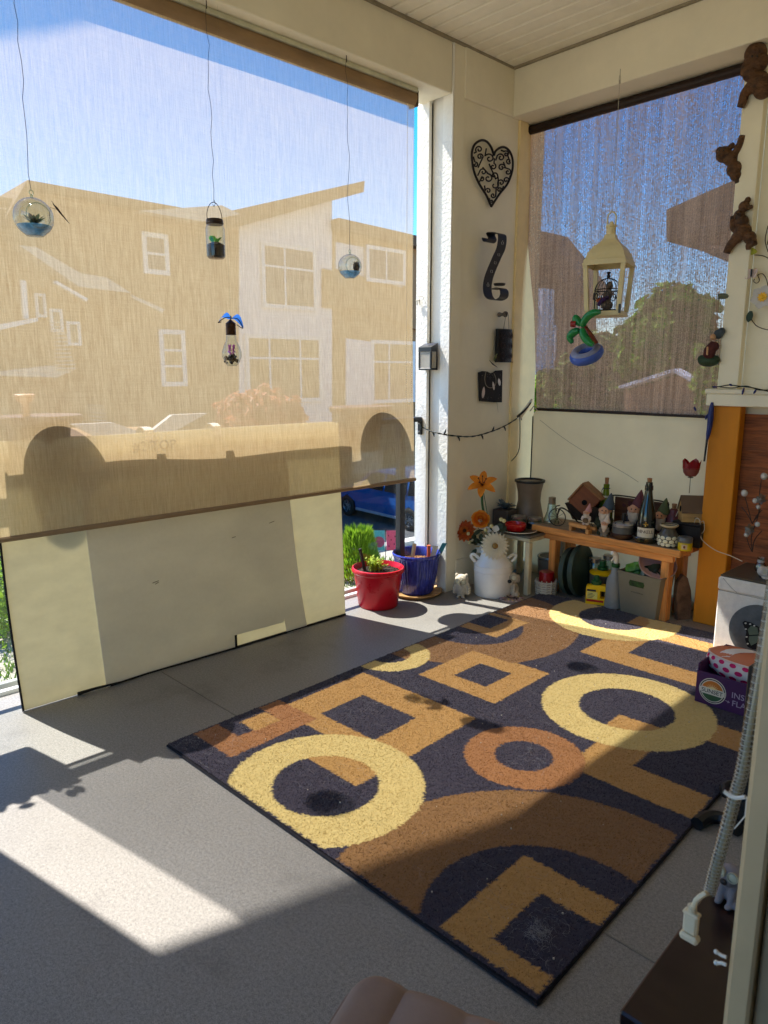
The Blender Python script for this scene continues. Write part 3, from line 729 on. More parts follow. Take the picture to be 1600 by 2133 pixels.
# clipped conifer by the kerb
t = thing('conifer_bush', 'bright yellow-green conifer bush by the kerb, seen through the glass beside the board', 'bush', at(748, 1205, 'z', G))
p0 = Vector(t.location); b = MB(); q = random.Random(9)
for _ in range(4200):
    a = q.uniform(0, 2*pi); hh = q.random(); r = (.52-.28*hh)*q.uniform(.7, 1.05); h = .05+1.05*hh
    p = Vector((cos(a)*r, sin(a)*r, h)); d = Vector((cos(a)*.5, sin(a)*.5, 1)).normalized(); s = d.cross(Vector((q.uniform(-1, 1), q.uniform(-1, 1), .2))).normalized()*.02
    b.add([p-s, p+s, p+d*q.uniform(.08, .2)], [(0, 1, 2)])
b.build('crown', mLeafY, t); b = MB(); b.cyl((0, 0, 0), (0, 0, .6), .05); b.build('trunk', mBark, t)
c = [(Vector(at(8, 1310, 'z', G))+Vector((-.2, .2, .5)), (.9, .9, .9)), (Vector(at(-60, 1330, 'z', G))+Vector((0, 0, .5)), (1, 1, 1))]
tree('hedge_bush', 'sunlit green bush past the left edge of the board', gbase(c[0][0]), 1.2, c, mLeafY, .06, 3500, 6, cat='bush')
# garden flags by the bush
mFlagA = M('flag_teal', (120, 190, 196), .8, thin=.4); mFlagP = M('flag_pink', (222, 112, 140), .8, thin=.4); mSeed = M('flag_seed', (90, 40, 50), .8)
for i, (px, lab) in enumerate(((752, 'teal garden flag with a pink fruit patch by the bush'), (777, 'pink garden flag dotted with seeds by the bush'))):
    p = at(px, 1162, 'z', G); p = p+Vector((1.2, -.5, .35)); t = thing('garden_flag', lab, 'garden flag', p, rz=RAD(46), group='garden flags by the bush')
    b = MB(); b.bbox((-.13, -.003, .15), (.13, .003, .62), .002); b.build('cloth', (mFlagA, mFlagP)[i], t)
    b = MB(); b.cyl((-.15, 0, -.35), (-.15, 0, .66), .008); b.cyl((-.15, 0, .64), (.14, 0, .64), .006); b.build('pole', mBlackM, t)
    b = MB()
    if i:
        for x, z in ((-.07, .25), (.05, .3), (-.02, .4), (.07, .48), (-.08, .5)): b = MB(); b.ball((x, -.005, z), (.014, .003, .022), 6, 4); b.build('seed_print', mSeed, t)
        continue
    b.prism([(.13*cos(a)-.0, .13*sin(a)+.35) for a in [k*pi/8 for k in range(16)]], .003, Matrix(((1, 0, 0, 0), (0, 0, 1, -.007), (0, 1, 0, 0), (0, 0, 0, 1))))
    b.build('print', (mFlagP, mSeed)[i], t)

# ------------------------------------------------------------------ houses
mHouseT = M('house_siding_tan', (150, 118, 84), .8, var=.06, scale=4, stretch=(1, 1, 9), bump=.4, bscale=6)
mHouseW = M('house_panel_white', (216, 216, 220), .7, var=.03, scale=3, bump=.05)
mRoofD = M('roof_brown', (96, 78, 60), .8, var=.15, scale=10, bump=.3)
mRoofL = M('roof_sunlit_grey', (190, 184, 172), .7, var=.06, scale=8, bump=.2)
mFrame = M('window_frame_white', (226, 224, 220), .5, bump=0)
mPane = M('window_pane_dark', (58, 58, 60), .12, var=.3, scale=1, bump=0, spec=.7)
XF = -22.0
def facade(t, name, poly, mat, front=0., depth=.3, parent=None, ax='x', val=XF):
    """a polygon of the facade traced on its own plane, with real thickness going away from us"""
    pts = [at(px, py, ax, val) for px, py in poly]
    b = MB()
    if ax == 'x': b.prism([(p.y, p.z) for p in pts], depth, Matrix(((0, 0, 1, val+front-depth), (1, 0, 0, 0), (0, 1, 0, 0), (0, 0, 0, 1))))
    else: b.prism([(p.x, p.z) for p in pts], depth, Matrix(((1, 0, 0, 0), (0, 0, 1, val-front), (0, 1, 0, 0), (0, 0, 0, 1))))
    o = b.build(name, mat, t, org=t.location)
    return o
def window(t, quad_, cols, rows, ax='x', val=XF, front=.02, fr=.15, bar=.075):
    """frame and panes; quad_ = (left, top, right, bottom) in photo pixels at the left/top and right/bottom corners"""
    a = at(quad_[0], quad_[1], ax, val); c = at(quad_[2], quad_[3], ax, val)
    h0, h1 = (a.y, c.y) if ax == 'x' else (a.x, c.x); z0, z1 = c.z, a.z
    if h0 > h1: h0, h1 = h1, h0
    def bx(u0, w0, u1, w1, d0, d1):
        b = MB()
        if ax == 'x': b.box((val+front+d0, u0, w0), (val+front+d1, u1, w1))
        else: b.box((u0, val-front-d1, w0), (u1, val-front-d0, w1))
        return b
    fb = MB()
    def ad(bb): fb.add(bb.v, bb.f)
    ad(bx(h0-fr, z0-fr, h1+fr, z0, 0, .06)); ad(bx(h0-fr, z1, h1+fr, z1+fr, 0, .06)); ad(bx(h0-fr, z0, h0, z1, 0, .06)); ad(bx(h1, z0, h1+fr, z1, 0, .06))
    cu = [h0+(h1-h0)*k for k in cols]; rw = [z0+(z1-z0)*k for k in rows]
    for u in cu: ad(bx(u-bar/2, z0, u+bar/2, z1, 0, .05))
    e = [h0]+cu+[h1]
    for z in rw:
        for i in range(len(e)-1): ad(bx(e[i]+(bar/2 if i else 0), z-bar/2, e[i+1]-(bar/2 if i < len(e)-2 else 0), z+bar/2, 0, .05))
    f = fb.build('window', mFrame, t, org=t.location)
    er = [z0]+rw+[z1]
    for i in range(len(e)-1):
        for j in range(len(er)-1):
            pb_ = bx(e[i]+.005, er[j]+.005, e[i+1]-.005, er[j+1]-.005, .005, .02); pb_.build('pane', mPane, f, org=t.location)
    return f
t = thing('townhouse', 'large tan and white neighbouring townhouse with a rising roof, seen through the tan blind', 'house', (XF, 5, G))
facade(t, 'wall', [(-420, 1700), (-420, 740), (0, 476), (46, 392), (375, 446), (470, 450), (497, 472), (497, 1500)], mHouseT, depth=6)
facade(t, 'wall', [(497, 1500), (497, 470), (690, 416), (690, 1400)], mHouseW, .05, depth=5)
facade(t, 'wall', [(690, 1400), (690, 470), (869, 508), (980, 530), (980, 1300)], mHouseT, .02, depth=5)
facade(t, 'roof', [(-420, 735), (-5, 468), (45, 382), (375, 440), (440, 438), (440, 450), (375, 453), (50, 396), (8, 476), (-420, 752)], mRoofD, .5, depth=6.5)
facade(t, 'roof', [(430, 452), (738, 383), (736, 406), (690, 418), (490, 474), (430, 468)], mRoofD, .6, depth=6)
facade(t, 'roof', [(688, 458), (869, 498), (980, 522), (980, 545), (869, 520), (688, 480)], mRoofD, .5, depth=5.5)
facade(t, 'lower_roof', [(262, 449), (432, 437), (470, 455), (392, 470)], mRoofL, .9, depth=.4)
facade(t, 'panel', [(697, 505), (835, 530), (835, 600), (697, 560)], mHouseW, .10, depth=.1)
facade(t, 'panel', [(668, 560), (790, 585), (868, 640), (868, 690), (780, 650), (668, 640)], mHouseT, .16, depth=.1)
facade(t, 'panel', [(718, 705), (772, 712), (772, 850), (718, 850)], mHouseW, .10, depth=.1)
sa, sb_ = at(-420, 700, 'x', XF), at(494, 700, 'x', XF); sc_, sd_ = at(693, 700, 'x', XF), at(978, 700, 'x', XF)
course = None; course2 = None; z = at(375, 462, 'x', XF).z-.35
while z > -3.0:
    if course is None:
        b = MB(); b.box((0, sa.y, 0), (.014, sb_.y, .285)); course = b.build('siding_board', mHouseT, t); course.location = (XF+.001-t.location.x, -t.location.y, z-t.location.z)
        b = MB(); b.box((0, sc_.y, 0), (.012, sd_.y, .285)); course2 = b.build('siding_board', mHouseT, t); course2.location = (XF+.021-t.location.x, -t.location.y, z-2.4-t.location.z)
    else:
        share(course, t, (XF+.001-t.location.x, -t.location.y, z-t.location.z))
        if z-2.4 > -3.0: share(course2, t, (XF+.021-t.location.x, -t.location.y, z-2.4-t.location.z))
    z -= .31
window(t, (303, 494, 343, 564), [], [.5])
window(t, (338, 696, 380, 795), [], [.333, .667])
window(t, (547, 512, 650, 640), [.40], [.66], front=.07)
window(t, (514, 704, 662, 828), [.28, .72], [.68], front=.07)
window(t, (776, 716, 856, 830), [.38], [.68], front=.05)
window(t, (760, 520, 830, 588), [.5], [], front=.22)
window(t, (77, 618, 90, 655), [], [], fr=.09); window(t, (108, 650, 125, 686), [], [], fr=.09); window(t, (143, 676, 162, 714), [], [], fr=.09)
facade(t, 'corner_post', [(20, 590), (30, 592), (36, 668), (26, 668)], mFrame, 1.0, depth=.15)
facade(t, 'porch_roof', [(10, 522), (46, 526), (136, 578), (186, 585), (238, 617), (150, 607), (131, 604)], mRoofL, 1.2, depth=.5)
facade(t, 'bargeboard', [(238, 620), (306, 649), (302, 656), (242, 628)], mRoofL, 1.2, depth=.3)
facade(t, 'bargeboard', [(85, 592), (150, 628), (148, 634), (84, 598)], mFrame, 1.2, depth=.2)
facade(t, 'porch_floor', [(-40, 776), (80, 762), (126, 770), (88, 786), (-40, 782)], mRoofL, 1.2, depth=.6)
facade(t, 'porch_rail', [(-40, 682), (48, 666), (48, 674), (-40, 694)], mFrame, 1.25, depth=.1)
for k in range(13):
    y = 676+k*7.6; facade(t, 'stair_tread', [(78+k*.8, y), (94+k*2.4, y-1), (94+k*2.4, y+1.6), (78+k*.8, y+2)], mRoofL, 1.3, depth=.25)
for k in range(5):
    y = 840+k*7.4; facade(t, 'stair_tread', [(150+k*2, y), (182+k*1.2, y+2), (182+k*1.2, y+4), (150+k*2, y+2)], mRoofL, 1.3, depth=.25)
t = thing('garden_shed', 'low shed with two pale sunlit roof planes, glimpsed above the board top', 'shed', at(300, 1300, 'z', G))
for poly in ([(150, 884), (236, 880), (302, 903), (205, 912)], [(306, 906), (360, 864), (432, 861), (346, 908)]):
    facade(t, 'roof', poly, mRoofL, 0, .1, val=-10.0)
facade(t, 'wall', [(150, 912), (430, 905), (430, 1300), (150, 1330)], mHouseT, -.3, 2, val=-10.2)
# houses behind the shade cloth
t = thing('gabled_house', 'tall brown house with a steep roof on the left behind the shade cloth', 'house', (at(1150, 700, 'y', 18).x, 18, G))
facade(t, 'wall', [(1060, 1200), (1060, 560), (1120, 500), (1210, 600), (1215, 1200)], mHouseT, 0, .8, ax='y', val=18)
facade(t, 'roof', [(1060, 500), (1105, 483), (1150, 486), (1250, 610), (1215, 612), (1120, 520), (1060, 570)], mRoofD, .4, 1.2, ax='y', val=18)
window(t, (1125, 690, 1150, 740), [.5], [], ax='y', val=18)
t = thing('eaves_house', 'dark projecting roof corner of the next house at the upper right of the shade cloth', 'house', (at(1500, 440, 'y', 7).x, 7, G))
facade(t, 'roof', [(1388, 437), (1545, 368), (1700, 310), (1700, 520), (1540, 470), (1470, 480), (1388, 503)], mRoofD, 0, 2.5, ax='y', val=7)
b = MB(); b.tube([at(1468, 480, 'y', 7), at(1466, 512, 'y', 7), at(1490, 522, 'y', 7), at(1550, 545, 'y', 7)], .05, 6); b.build('bracket', mRoofD, t, org=t.location)
facade(t, 'wall', [(1570, 1000), (1570, 440), (1700, 440), (1700, 1000)], mHouseW, -.5, 2, ax='y', val=7)
t = thing('bungalow', 'low house with white gable boards at the bottom right of the shade cloth', 'house', (at(1400, 820, 'y', 11).x, 11, G))
facade(t, 'wall', [(1300, 1100), (1300, 815), (1420, 780), (1500, 815), (1500, 1100)], mHouseT, 0, 4, ax='y', val=11)
facade(t, 'bargeboard', [(1308, 803), (1420, 768), (1420, 775), (1308, 810)], mFrame, .3, .3, ax='y', val=11)
facade(t, 'bargeboard', [(1420, 768), (1500, 812), (1500, 819), (1420, 775)], mFrame, .3, .3, ax='y', val=11)
t = thing('neighbour_house', 'pale house with an orange band, seen in the slit left of the shade cloth', 'house', (at(1098, 760, 'y', 12).x, 12, G))
facade(t, 'wall', [(1084, 820), (1084, 600), (1130, 600), (1130, 820)], M('house_pale', (214, 226, 236), .7, bump=.05), 0, .4, ax='y', val=12)
facade(t, 'roof', [(1080, 560), (1112, 640), (1112, 672), (1080, 690)], mRoofD, .3, .3, ax='y', val=12)
window(t, (1091, 726, 1105, 812), [.55], [.5], ax='y', val=12, fr=.05, bar=.03)
facade(t, 'band', [(1080, 824), (1125, 824), (1125, 846), (1080, 846)], M('orange_band', (216, 140, 56), .7), .05, .4, ax='y', val=12)
facade(t, 'base', [(1080, 847), (1125, 847), (1125, 1100), (1080, 1100)], M('house_grey', (96, 104, 116), .8), .0, .4, ax='y', val=12)

# ------------------------------------------------------------------ parked car
def car():
    w1, w2 = at(725, 1075, 'z', G), at(853, 1107, 'z', G)
    d = (w2-w1); wb = d.length; ang = math.atan2(d.y, d.x)
    t = thing('parked_car', 'dark blue SUV parked along the kerb, seen through the railing glass', 'car', w1, rz=ang)
    body = M('car_blue', (24, 70, 128), .22, var=.05, bump=0, coat=.6, spec=.6); gl = M('car_glass', (14, 16, 20), .06, bump=0, spec=.8); blk = M('car_black', (16, 16, 17), .6, bump=.1); rimm = M('alloy', (176, 180, 186), .28, metal=.9, bump=0)
    # local x: front wheel (0) -> rear wheel (wb); y: 0 = our side, +1.8 the far side
    prof = [(-.85, .35), (-.9, .55), (-.82, .78), (-.3, .92), (.35, 1.0), (.95, 1.55), (1.5, 1.66), (2.9, 1.62), (3.45, 1.3), (wb+.75, 1.05), (wb+.85, .6), (wb+.8, .35), (wb+.42, .32), (wb+.36, .55), (wb, .72), (wb-.36, .55), (wb-.42, .3), (.42, .3), (.36, .55), (0, .72), (-.36, .55), (-.42, .32)]
    b = MB(); y0, y1 = -.02, 1.78
    def inset(z): return max(0, (z-1.0))*.28+max(0, .55-z)*.12
    n_ = len(prof); vs = [(x, y0+inset(z), z) for x, z in prof]+[(x, y1-inset(z), z) for x, z in prof]
    b.add(vs, [tuple(range(n_)), tuple(range(n_, 2*n_))[::-1]]+[(i, n_+i, n_+(i+1) % n_, (i+1) % n_) for i in range(n_)])
    b.build('body', body, t)
    for pl in ([(.62, 1.05), (1.08, 1.5), (1.72, 1.56), (1.75, 1.04)], [(1.83, 1.04), (1.80, 1.56), (2.75, 1.54), (2.8, 1.04)], [(2.88, 1.04), (2.84, 1.53), (3.2, 1.38), (3.3, 1.08)]):
        g = MB(); g.add([(x, y0+inset(z)-.012, z) for x, z in pl], [(0, 1, 2, 3)]); g.build('side_window', gl, t)
    s = MB(); s.bbox((.45, -.05, .28), (wb-.45, .0, .36), .01); s.build('side_sill', M('sill_grey', (120, 128, 140), .4), t)
    for k in range(2):
        h = MB(); h.bbox((1.5+k*1.0, -.045, .96), (1.68+k*1.0, -.02, .985), .006); h.build('door_handle', body, t)
    l = MB(); l.bbox((wb+.62, -.03, .95), (wb+.8, .12, 1.1), .01); l.build('tail_light', M('tail_red', (190, 24, 20), .2, bump=0), t)
    l = MB(); l.bbox((-.86, .0, .72), (-.6, .15, .84), .01); l.build('headlight', M('lamp_clear', (220, 225, 230), .1, bump=0), t)
    for x in (0, wb):
        for side in (0, 1):
            y = -.03 if side == 0 else 1.60
            T = Tm((x, y+.1, .345), (RAD(90), 0, 0))
            tb = MB(); tb.lathe([(.20, -.11), (.30, -.115), (.335, -.09), (.345, 0), (.335, .09), (.30, .115), (.20, .11)], 28, T, cap=False); w_ = tb.build('wheel', blk, t)
            rb = MB(); rb.lathe([(.22, .10), (.21, .06), (.20, .0)], 28, T, cap=False); rb.lathe([(0, .085), (.05, .085), (.055, .04), (0, .04)], 16, T)
            for k in range(7):
                a = 2*pi*k/7; u = Vector((cos(a), sin(a), 0)); v = Vector((-sin(a), cos(a), 0))*.022
                p, q_ = u*.04, u*.212
                rb.add([p-v+Vector((0, 0, .08)), q_-v*1.6+Vector((0, 0, .07)), q_+v*1.6+Vector((0, 0, .07)), p+v+Vector((0, 0, .08)), p-v, q_-v*1.6, q_+v*1.6, p+v], [(0, 1, 2, 3), (0, 4, 5, 1), (2, 6, 7, 3), (1, 5, 6, 2)], T)
            rb.build('rim', rimm, w_)
car()
# ------------------------------------------------------------------ organic shapes
def blob(name, mb, mat, parent, vox, smooth=6, org=None):
    """melts overlapping balls and tubes into one continuous skin"""
    me = bpy.data.meshes.new('tmp'); me.from_pydata(mb.v, [], mb.f); o = bpy.data.objects.new('tmp', me); COL.objects.link(o)
    r = o.modifiers.new('r', 'REMESH'); r.mode = 'VOXEL'; r.voxel_size = vox
    s = o.modifiers.new('s', 'SMOOTH'); s.iterations = smooth; s.factor = .5
    m2 = bpy.data.meshes.new_from_object(o.evaluated_get(bpy.context.evaluated_depsgraph_get())); bpy.data.objects.remove(o)
    m2.materials.clear(); m2.materials.append(mat); m2.polygons.foreach_set('use_smooth', [True]*len(m2.polygons))
    if org is not None: m2.transform(Matrix.Translation(-Vector(org)))
    q = bpy.data.objects.new(name, m2); COL.objects.link(q); q.parent = parent
    return q
def pb(b, px, py, r, ax, val, off=0., sq=(1, 1, 1)):
    """ball seen at a pixel; r in photo pixels, off metres towards the viewer along the plane's axis"""
    p = at(px, py, ax, val); k = mpp(p)*r
    d = (CAM-p).normalized()*off
    b.ball(p+d, (k*sq[0], k*sq[1], k*sq[2])); return p+d
def bez(p, n=24):
    """smooth curve through points (Catmull-Rom)"""
    p = [Vector(x) for x in p]; out = []
    for i in range(len(p)-1):
        a, b, c, d = p[max(i-1, 0)], p[i], p[i+1], p[min(i+2, len(p)-1)]
        m = max(2, n//(len(p)-1))
        for k in range(m):
            t = k/m; out.append(.5*((2*b)+(c-a)*t+(2*a-5*b+4*c-d)*t*t+(3*b-a-3*c+d)*t**3))
    out.append(p[-1]); return out
def pxs(pts, ax, val, s=None, off=(0, 0, 0)):
    """pixels (optionally of an enlarged crop s = (x0, y0, k)) on a plane"""
    if s: pts = [(s[0]+x/s[2], s[1]+y/s[2]) for x, y in pts]
    return [at(x, y, ax, val)+Vector(off) for x, y in pts]

# ------------------------------------------------------------------ hanging terrariums
mGl = glass('clear_glass', (246, 250, 248), .16, .02); mGl2 = glass('thick_glass', (226, 238, 232), .22, .05)
mWire = M('thin_wire', (62, 56, 50), .4, metal=.6, bump=0); mBlue = M('blue_gravel', (150, 196, 232), .4, var=.3, scale=60, bump=.6, bscale=150, thin=.65)
mSoil = M('dark_soil', (58, 42, 30), .9, var=.5, scale=70, bump=1., bscale=150, bdist=.006)
mSucc = M('succulent_leaf', (74, 112, 58), .5, var=.3, scale=30, col2=(110, 84, 90), bump=0, thin=.4); mFresh = M('fresh_leaf', (110, 200, 60), .5, var=.2, bump=0, thin=.6)
XT = -2.87
def petal(b, c, nrm, ang, ln, wd, lift, base=.0, curl=.0, cup=.15, n_=5, u0=None):
    """one leaf or petal leaving c around the axis nrm"""
    nrm = Vector(nrm).normalized(); u = nrm.orthogonal().normalized() if u0 is None else Vector(u0)
    u = Matrix.Rotation(ang, 3, nrm) @ u; s = nrm.cross(u)
    rows = []
    for i in range(n_+1):
        t = i/n_; w_ = wd*(sin(pi*min(1, t*.86+.1))**.8)*(1 if i < n_ else .12)
        p = Vector(c)+u*(base+ln*t*cos(lift+curl*t))+nrm*(ln*t*sin(lift+curl*t))
        rows.append([p-s*w_+nrm*cup*w_, p, p+s*w_+nrm*cup*w_])
    b.sheet(rows)
def wire(b, top, bot, r=.0011, wob=.006, n_=14, seed=0):
    q = random.Random(seed); pts = []
    for i in range(n_+1):
        t = i/n_; k = 0 if i in (0, n_) else wob; pts.append(Vector(top)*(1-t)+Vector(bot)*t+Vector((q.uniform(-k, k), q.uniform(-k, k), 0)))
    b.tube(pts, r, 5)
def globe(px, py, rpx, hook, label, seed, leafy):
    c = at(px, py, 'x', XT); R = rpx*mpp(c); t = thing('glass_terrarium', label, 'terrarium', c, group='terrariums hanging before the tan blind')
    b = MB(); prof = []
    for i in range(3, 25):
        a = pi*(1-i/24*.985); prof.append((R*sin(a), R*cos(a)))
    b.lathe([(R*.38, -R*.93), (R*.42, -R*.95)]+prof[3:], 28); 
    g = b.build('glass_globe', mGl, t)
    # rim of the round opening on the camera's right
    d = (CAM-c); d.z = 0; d = (Matrix.Rotation(.35, 3, 'Z') @ d.normalized()); s = Vector((-d.y, d.x, 0)); o = d*R*.74
    b = MB(); b.tube([o+s*cos(a)*R*.62+Vector((0, 0, 1))*sin(a)*R*.62 for a in [2*pi*k/24 for k in range(24)]], R*.03, 6, closed=True); b.build('opening_rim', mGl2, t)
    b = MB(); b.tube([Vector((0, 0, R*.98)), Vector((0, 0, R*1.12))], R*.07, 8); b.tube([Vector((0, R*.1*sin(a), R*1.25+R*.12*cos(a))) for a in [2*pi*k/12 for k in range(12)]], R*.035, 6, closed=True); b.build('glass_loop', mGl2, t)
    b = MB(); q = random.Random(seed)
    prof = [(0, -R*.90)]+[(R*.965*sin(a), -R*.965*cos(a)) for a in [.40+.09*k for k in range(9)]]
    rt = prof[-1]; prof += [(rt[0]*.5, rt[1]+R*.05), (0, rt[1]+R*.04)]; b.lathe(prof, 24)
    b.build('blue_gravel', mBlue, t)
    b = MB(); z0 = rt[1]+R*.05
    if leafy:
        for k in range(9): petal(b, (0, 0, z0), (0, 0, 1), k*2.4, R*.75, R*.13, .5+.12*(k % 3), cup=.3)
        for k in range(6): petal(b, (0, 0, z0), (0, 0, 1), k*1.05, R*.55, R*.11, 1.0, cup=.3)
        b.build('succulent', mSucc, t)
        i_ = MB(); off = at(124, 441, 'x', XT)-c
        e = [Vector(at(x, y, 'x', XT))-c for x, y in ((110, 424), (118, 433), (128, 446), (145, 466))]
        i_.tube(e, [.001, .004, .003, .0008], 6); i_.tube([e[1], Vector(at(107, 418, 'x', XT))-c], .0008, 4); w0 = Vector(at(105, 432, 'x', XT))-c; i_.tube([w0, e[1]+Vector((0, 0, -.006))], .0008, 4); i_.tube([w0, w0+Vector((0, -.01, -.05))], .0008, 4)
        i_.build('wire_insect', M('dark_insect', (40, 26, 22), .5), t)
    else:
        for k in range(12): petal(b, (R*.25, R*.42, R*.05), (.2, .3, 1), k*2.4, R*.5, R*.06, .2+.4*(k % 3), cup=.3)
        b.build('air_plant', M('air_plant', (60, 40, 44), .5, bump=0, thin=.2), t)
        b = MB(); b.ball((R*.2, R*.55, 0), (R*.32, R*.26, R*.4), jit=.08); b.build('dark_stone', mSoil, t)
    b = MB(); top = at(hook[0], hook[1], 'x', XT)-c; top.z = HB-c.z; wire(b, top, (0, 0, R*1.34), seed=seed); b.tube([Vector((top.x, top.y, top.z)), Vector((top.x, top.y, top.z-.03))], .0022, 6); b.build('hanging_wire', mWire, t)
globe(70, 453, 39, (33, -20), 'left hanging glass globe terrarium with a dark succulent and a wire insect beside it', 1, True)
globe(729, 555, 24.5, (722, 128), 'small hanging glass globe with blue gravel near the right edge of the tan blind', 2, False)
# jar
c = at(449, 500, 'x', XT); k = mpp(c); t = thing('hanging_jar', 'glass jar terrarium with wire handle and green leaves, hanging between the two globes', 'terrarium', c, group='terrariums hanging before the tan blind')
b = MB(); b.lathe([(0, -37*k), (15*k, -37*k), (19*k, -33*k), (19.5*k, -20*k), (19.5*k, 22*k), (17*k, 29*k), (15.5*k, 31*k)], 24, cap=False); b.build('glass', mGl, t)
b = MB(); b.lathe([(17*k, 30*k), (17.5*k, 31*k), (17.5*k, 39*k), (16*k, 41*k), (0, 41.5*k)], 24); b.build('lid', M('jar_lid_brown', (62, 48, 38), .4, metal=.4), t)
b = MB(); b.lathe([(0, -35*k), (17*k, -35*k), (18*k, -30*k), (18*k, -10*k), (9*k, -5*k), (0, -6*k)], 18); b.build('soil', mSoil, t)
b = MB()
for i in range(9): petal(b, (6*k*cos(i*2.1), 6*k*sin(i*2.1), -4*k), (0, 0, 1), i*2.2, 13*k, 7*k, .7+.2*(i % 3), cup=.2)
b.build('leaves', mFresh, t)
b = MB(); b.tube(bez([(0, -17*k, 34*k), (0, -17*k, 52*k), (0, -10*k, 68*k), (0, 0, 74*k), (0, 10*k, 68*k), (0, 17*k, 52*k), (0, 17*k, 34*k)]), .0016, 6); b.tube([(17.8*k*cos(a), 17.8*k*sin(a), 33*k) for a in [2*pi*j/20 for j in range(20)]], .0014, 5, closed=True); b.build('wire_handle', mWire, t)
b = MB(); top = at(430, 8, 'x', XT)-c; top.z = HB-c.z; wire(b, top, (0, 0, 74*k), seed=4); b.tube(bez([(0, 0, 80*k), (0, 3*k, 72*k), (0, 0, 66*k), (0, -3*k, 70*k)]), .0012, 5); b.tube([top, top-Vector((0, 0, .03))], .0022, 6); b.build('hanging_wire', mWire, t)
# bulb
c = at(483, 735, 'x', XT); k = mpp(c); t = thing('bulb_terrarium', 'light-bulb terrarium with purple flowers and a blue butterfly perched on its cap', 'terrarium', c, group='terrariums hanging before the tan blind')
b = MB(); b.lathe([(0, -26*k), (9*k, -27*k), (14*k, -22*k), (20*k, -8*k), (20*k, 2*k), (16*k, 14*k), (11*k, 24*k), (9.5*k, 38*k)], 26, cap=False); b.build('glass_bulb', mGl, t)
b = MB(); pr = []
for i in range(17): pr.append(((10+.9*(i % 2))*k, (36+i*1.5)*k))
b.lathe(pr+[(6*k, 63*k), (2*k, 67*k), (0, 67*k)], 20); b.build('screw_cap', M('bronze_cap', (70, 52, 38), .35, metal=.7, bump=0), t)
b = MB(); q = random.Random(3)
for i in range(46):
    a, r = q.uniform(0, 6.28), q.uniform(0, 15)*k; b.ball((r*cos(a), r*sin(a), (-20+q.uniform(0, 16)-abs(r/k)*.1)*k), q.uniform(2.2, 4)*k, 7, 5, jit=.12, seed=i)
o = b.build('pebbles', M('dark_pebbles', (70, 58, 42), .6, var=.5, scale=60), t); o['kind'] = 'stuff'
b = MB()
for sx_ in (-5, 5):
    for i in range(26): b.ball((q.uniform(-2, 2)*k, (sx_+q.uniform(-2.5, 2.5))*k, (-3+i*.75)*k), 1.6*k, 5, 4)
o = b.build('purple_flowers', M('purple_petal', (226, 130, 214), .6, bump=0, thin=.6), t); o['kind'] = 'stuff'
b = MB()
def wing(b, root, tip, up, wd):
    rows = []
    for i in range(7):
        t_ = i/6; p = Vector(root)*(1-t_)+Vector(tip)*t_+Vector((0, 0, up*sin(pi*t_))); w_ = wd*sin(pi*min(1, .12+t_*.82))
        rows.append([p+Vector((w_*.9, 0, w_*.5)), p, p-Vector((w_, 0, w_*.5))])
    b.sheet(rows)
wing(b, (0, -1*k, 69*k), (0, -27*k, 62*k), 10*k, 9*k); wing(b, (0, 2*k, 69*k), (0, 30*k, 52*k), 12*k, 9*k)
b.build('butterfly_wings', M('blue_wing', (60, 130, 236), .5, var=.2, scale=30, bump=0, thin=.6), t)
b = MB(); b.tube([(0, 0, 66*k), (.4*k, 1*k, 72*k), (0, 1*k, 75*k)], [1.2*k, 1.6*k, .6*k], 6)
for s_ in (-1, 1): b.tube(bez([(3*k, 0, 70*k), (5*k, s_*15*k, 70*k if s_ < 0 else 68*k), (0, s_*29*k, 60*k if s_ < 0 else 51*k), (-6*k, s_*18*k, 62*k if s_ < 0 else 58*k)]), .9*k, 5)
b.build('butterfly_body', M('black_wing_edge', (22, 18, 20), .6), t)
b = MB(); wire(b, Vector((0, 0, HB-c.z)), (0, 0, 74*k), r=.0003, wob=0); b.build('clear_line', mGl2, t)

# ------------------------------------------------------------------ decor on the corner column
XH = XW+.018; mIron = M('black_iron', (30, 25, 24), .45, metal=.25, bump=.15)
cr = (850, 150, 5.3333)
hp = [(925, 1495), (870, 1370), (790, 1240), (735, 1110), (712, 980), (712, 880), (745, 800), (810, 760), (870, 770), (920, 830), (945, 895), (955, 925)]
hp2 = [(955, 925), (972, 880), (1020, 842), (1070, 835), (1120, 870), (1155, 940), (1165, 1030), (1150, 1130), (1100, 1250), (1020, 1350), (960, 1440), (925, 1495)]
t = thing('iron_heart', 'black scrolled iron heart hanging on the cream column', 'wall ornament', at(1025, 360, 'x', XH))
b = MB(); b.tube(bez(pxs(hp, 'x', XH, cr), 60), .0068, 8); b.tube(bez(pxs(hp2, 'x', XH, cr), 60), .0068, 8); b.build('outline', mIron, t, True)
def spiral(cx, cy, r, a0, turns, sgn=1, tail=None):
    pts = []
    for i in range(18):
        s = i/17; rr = r*(1-s*.78); a = a0+sgn*turns*2*pi*s; pts.append((cx+rr*cos(a), cy+rr*sin(a)))
    return ([tail] if tail else [])+pts
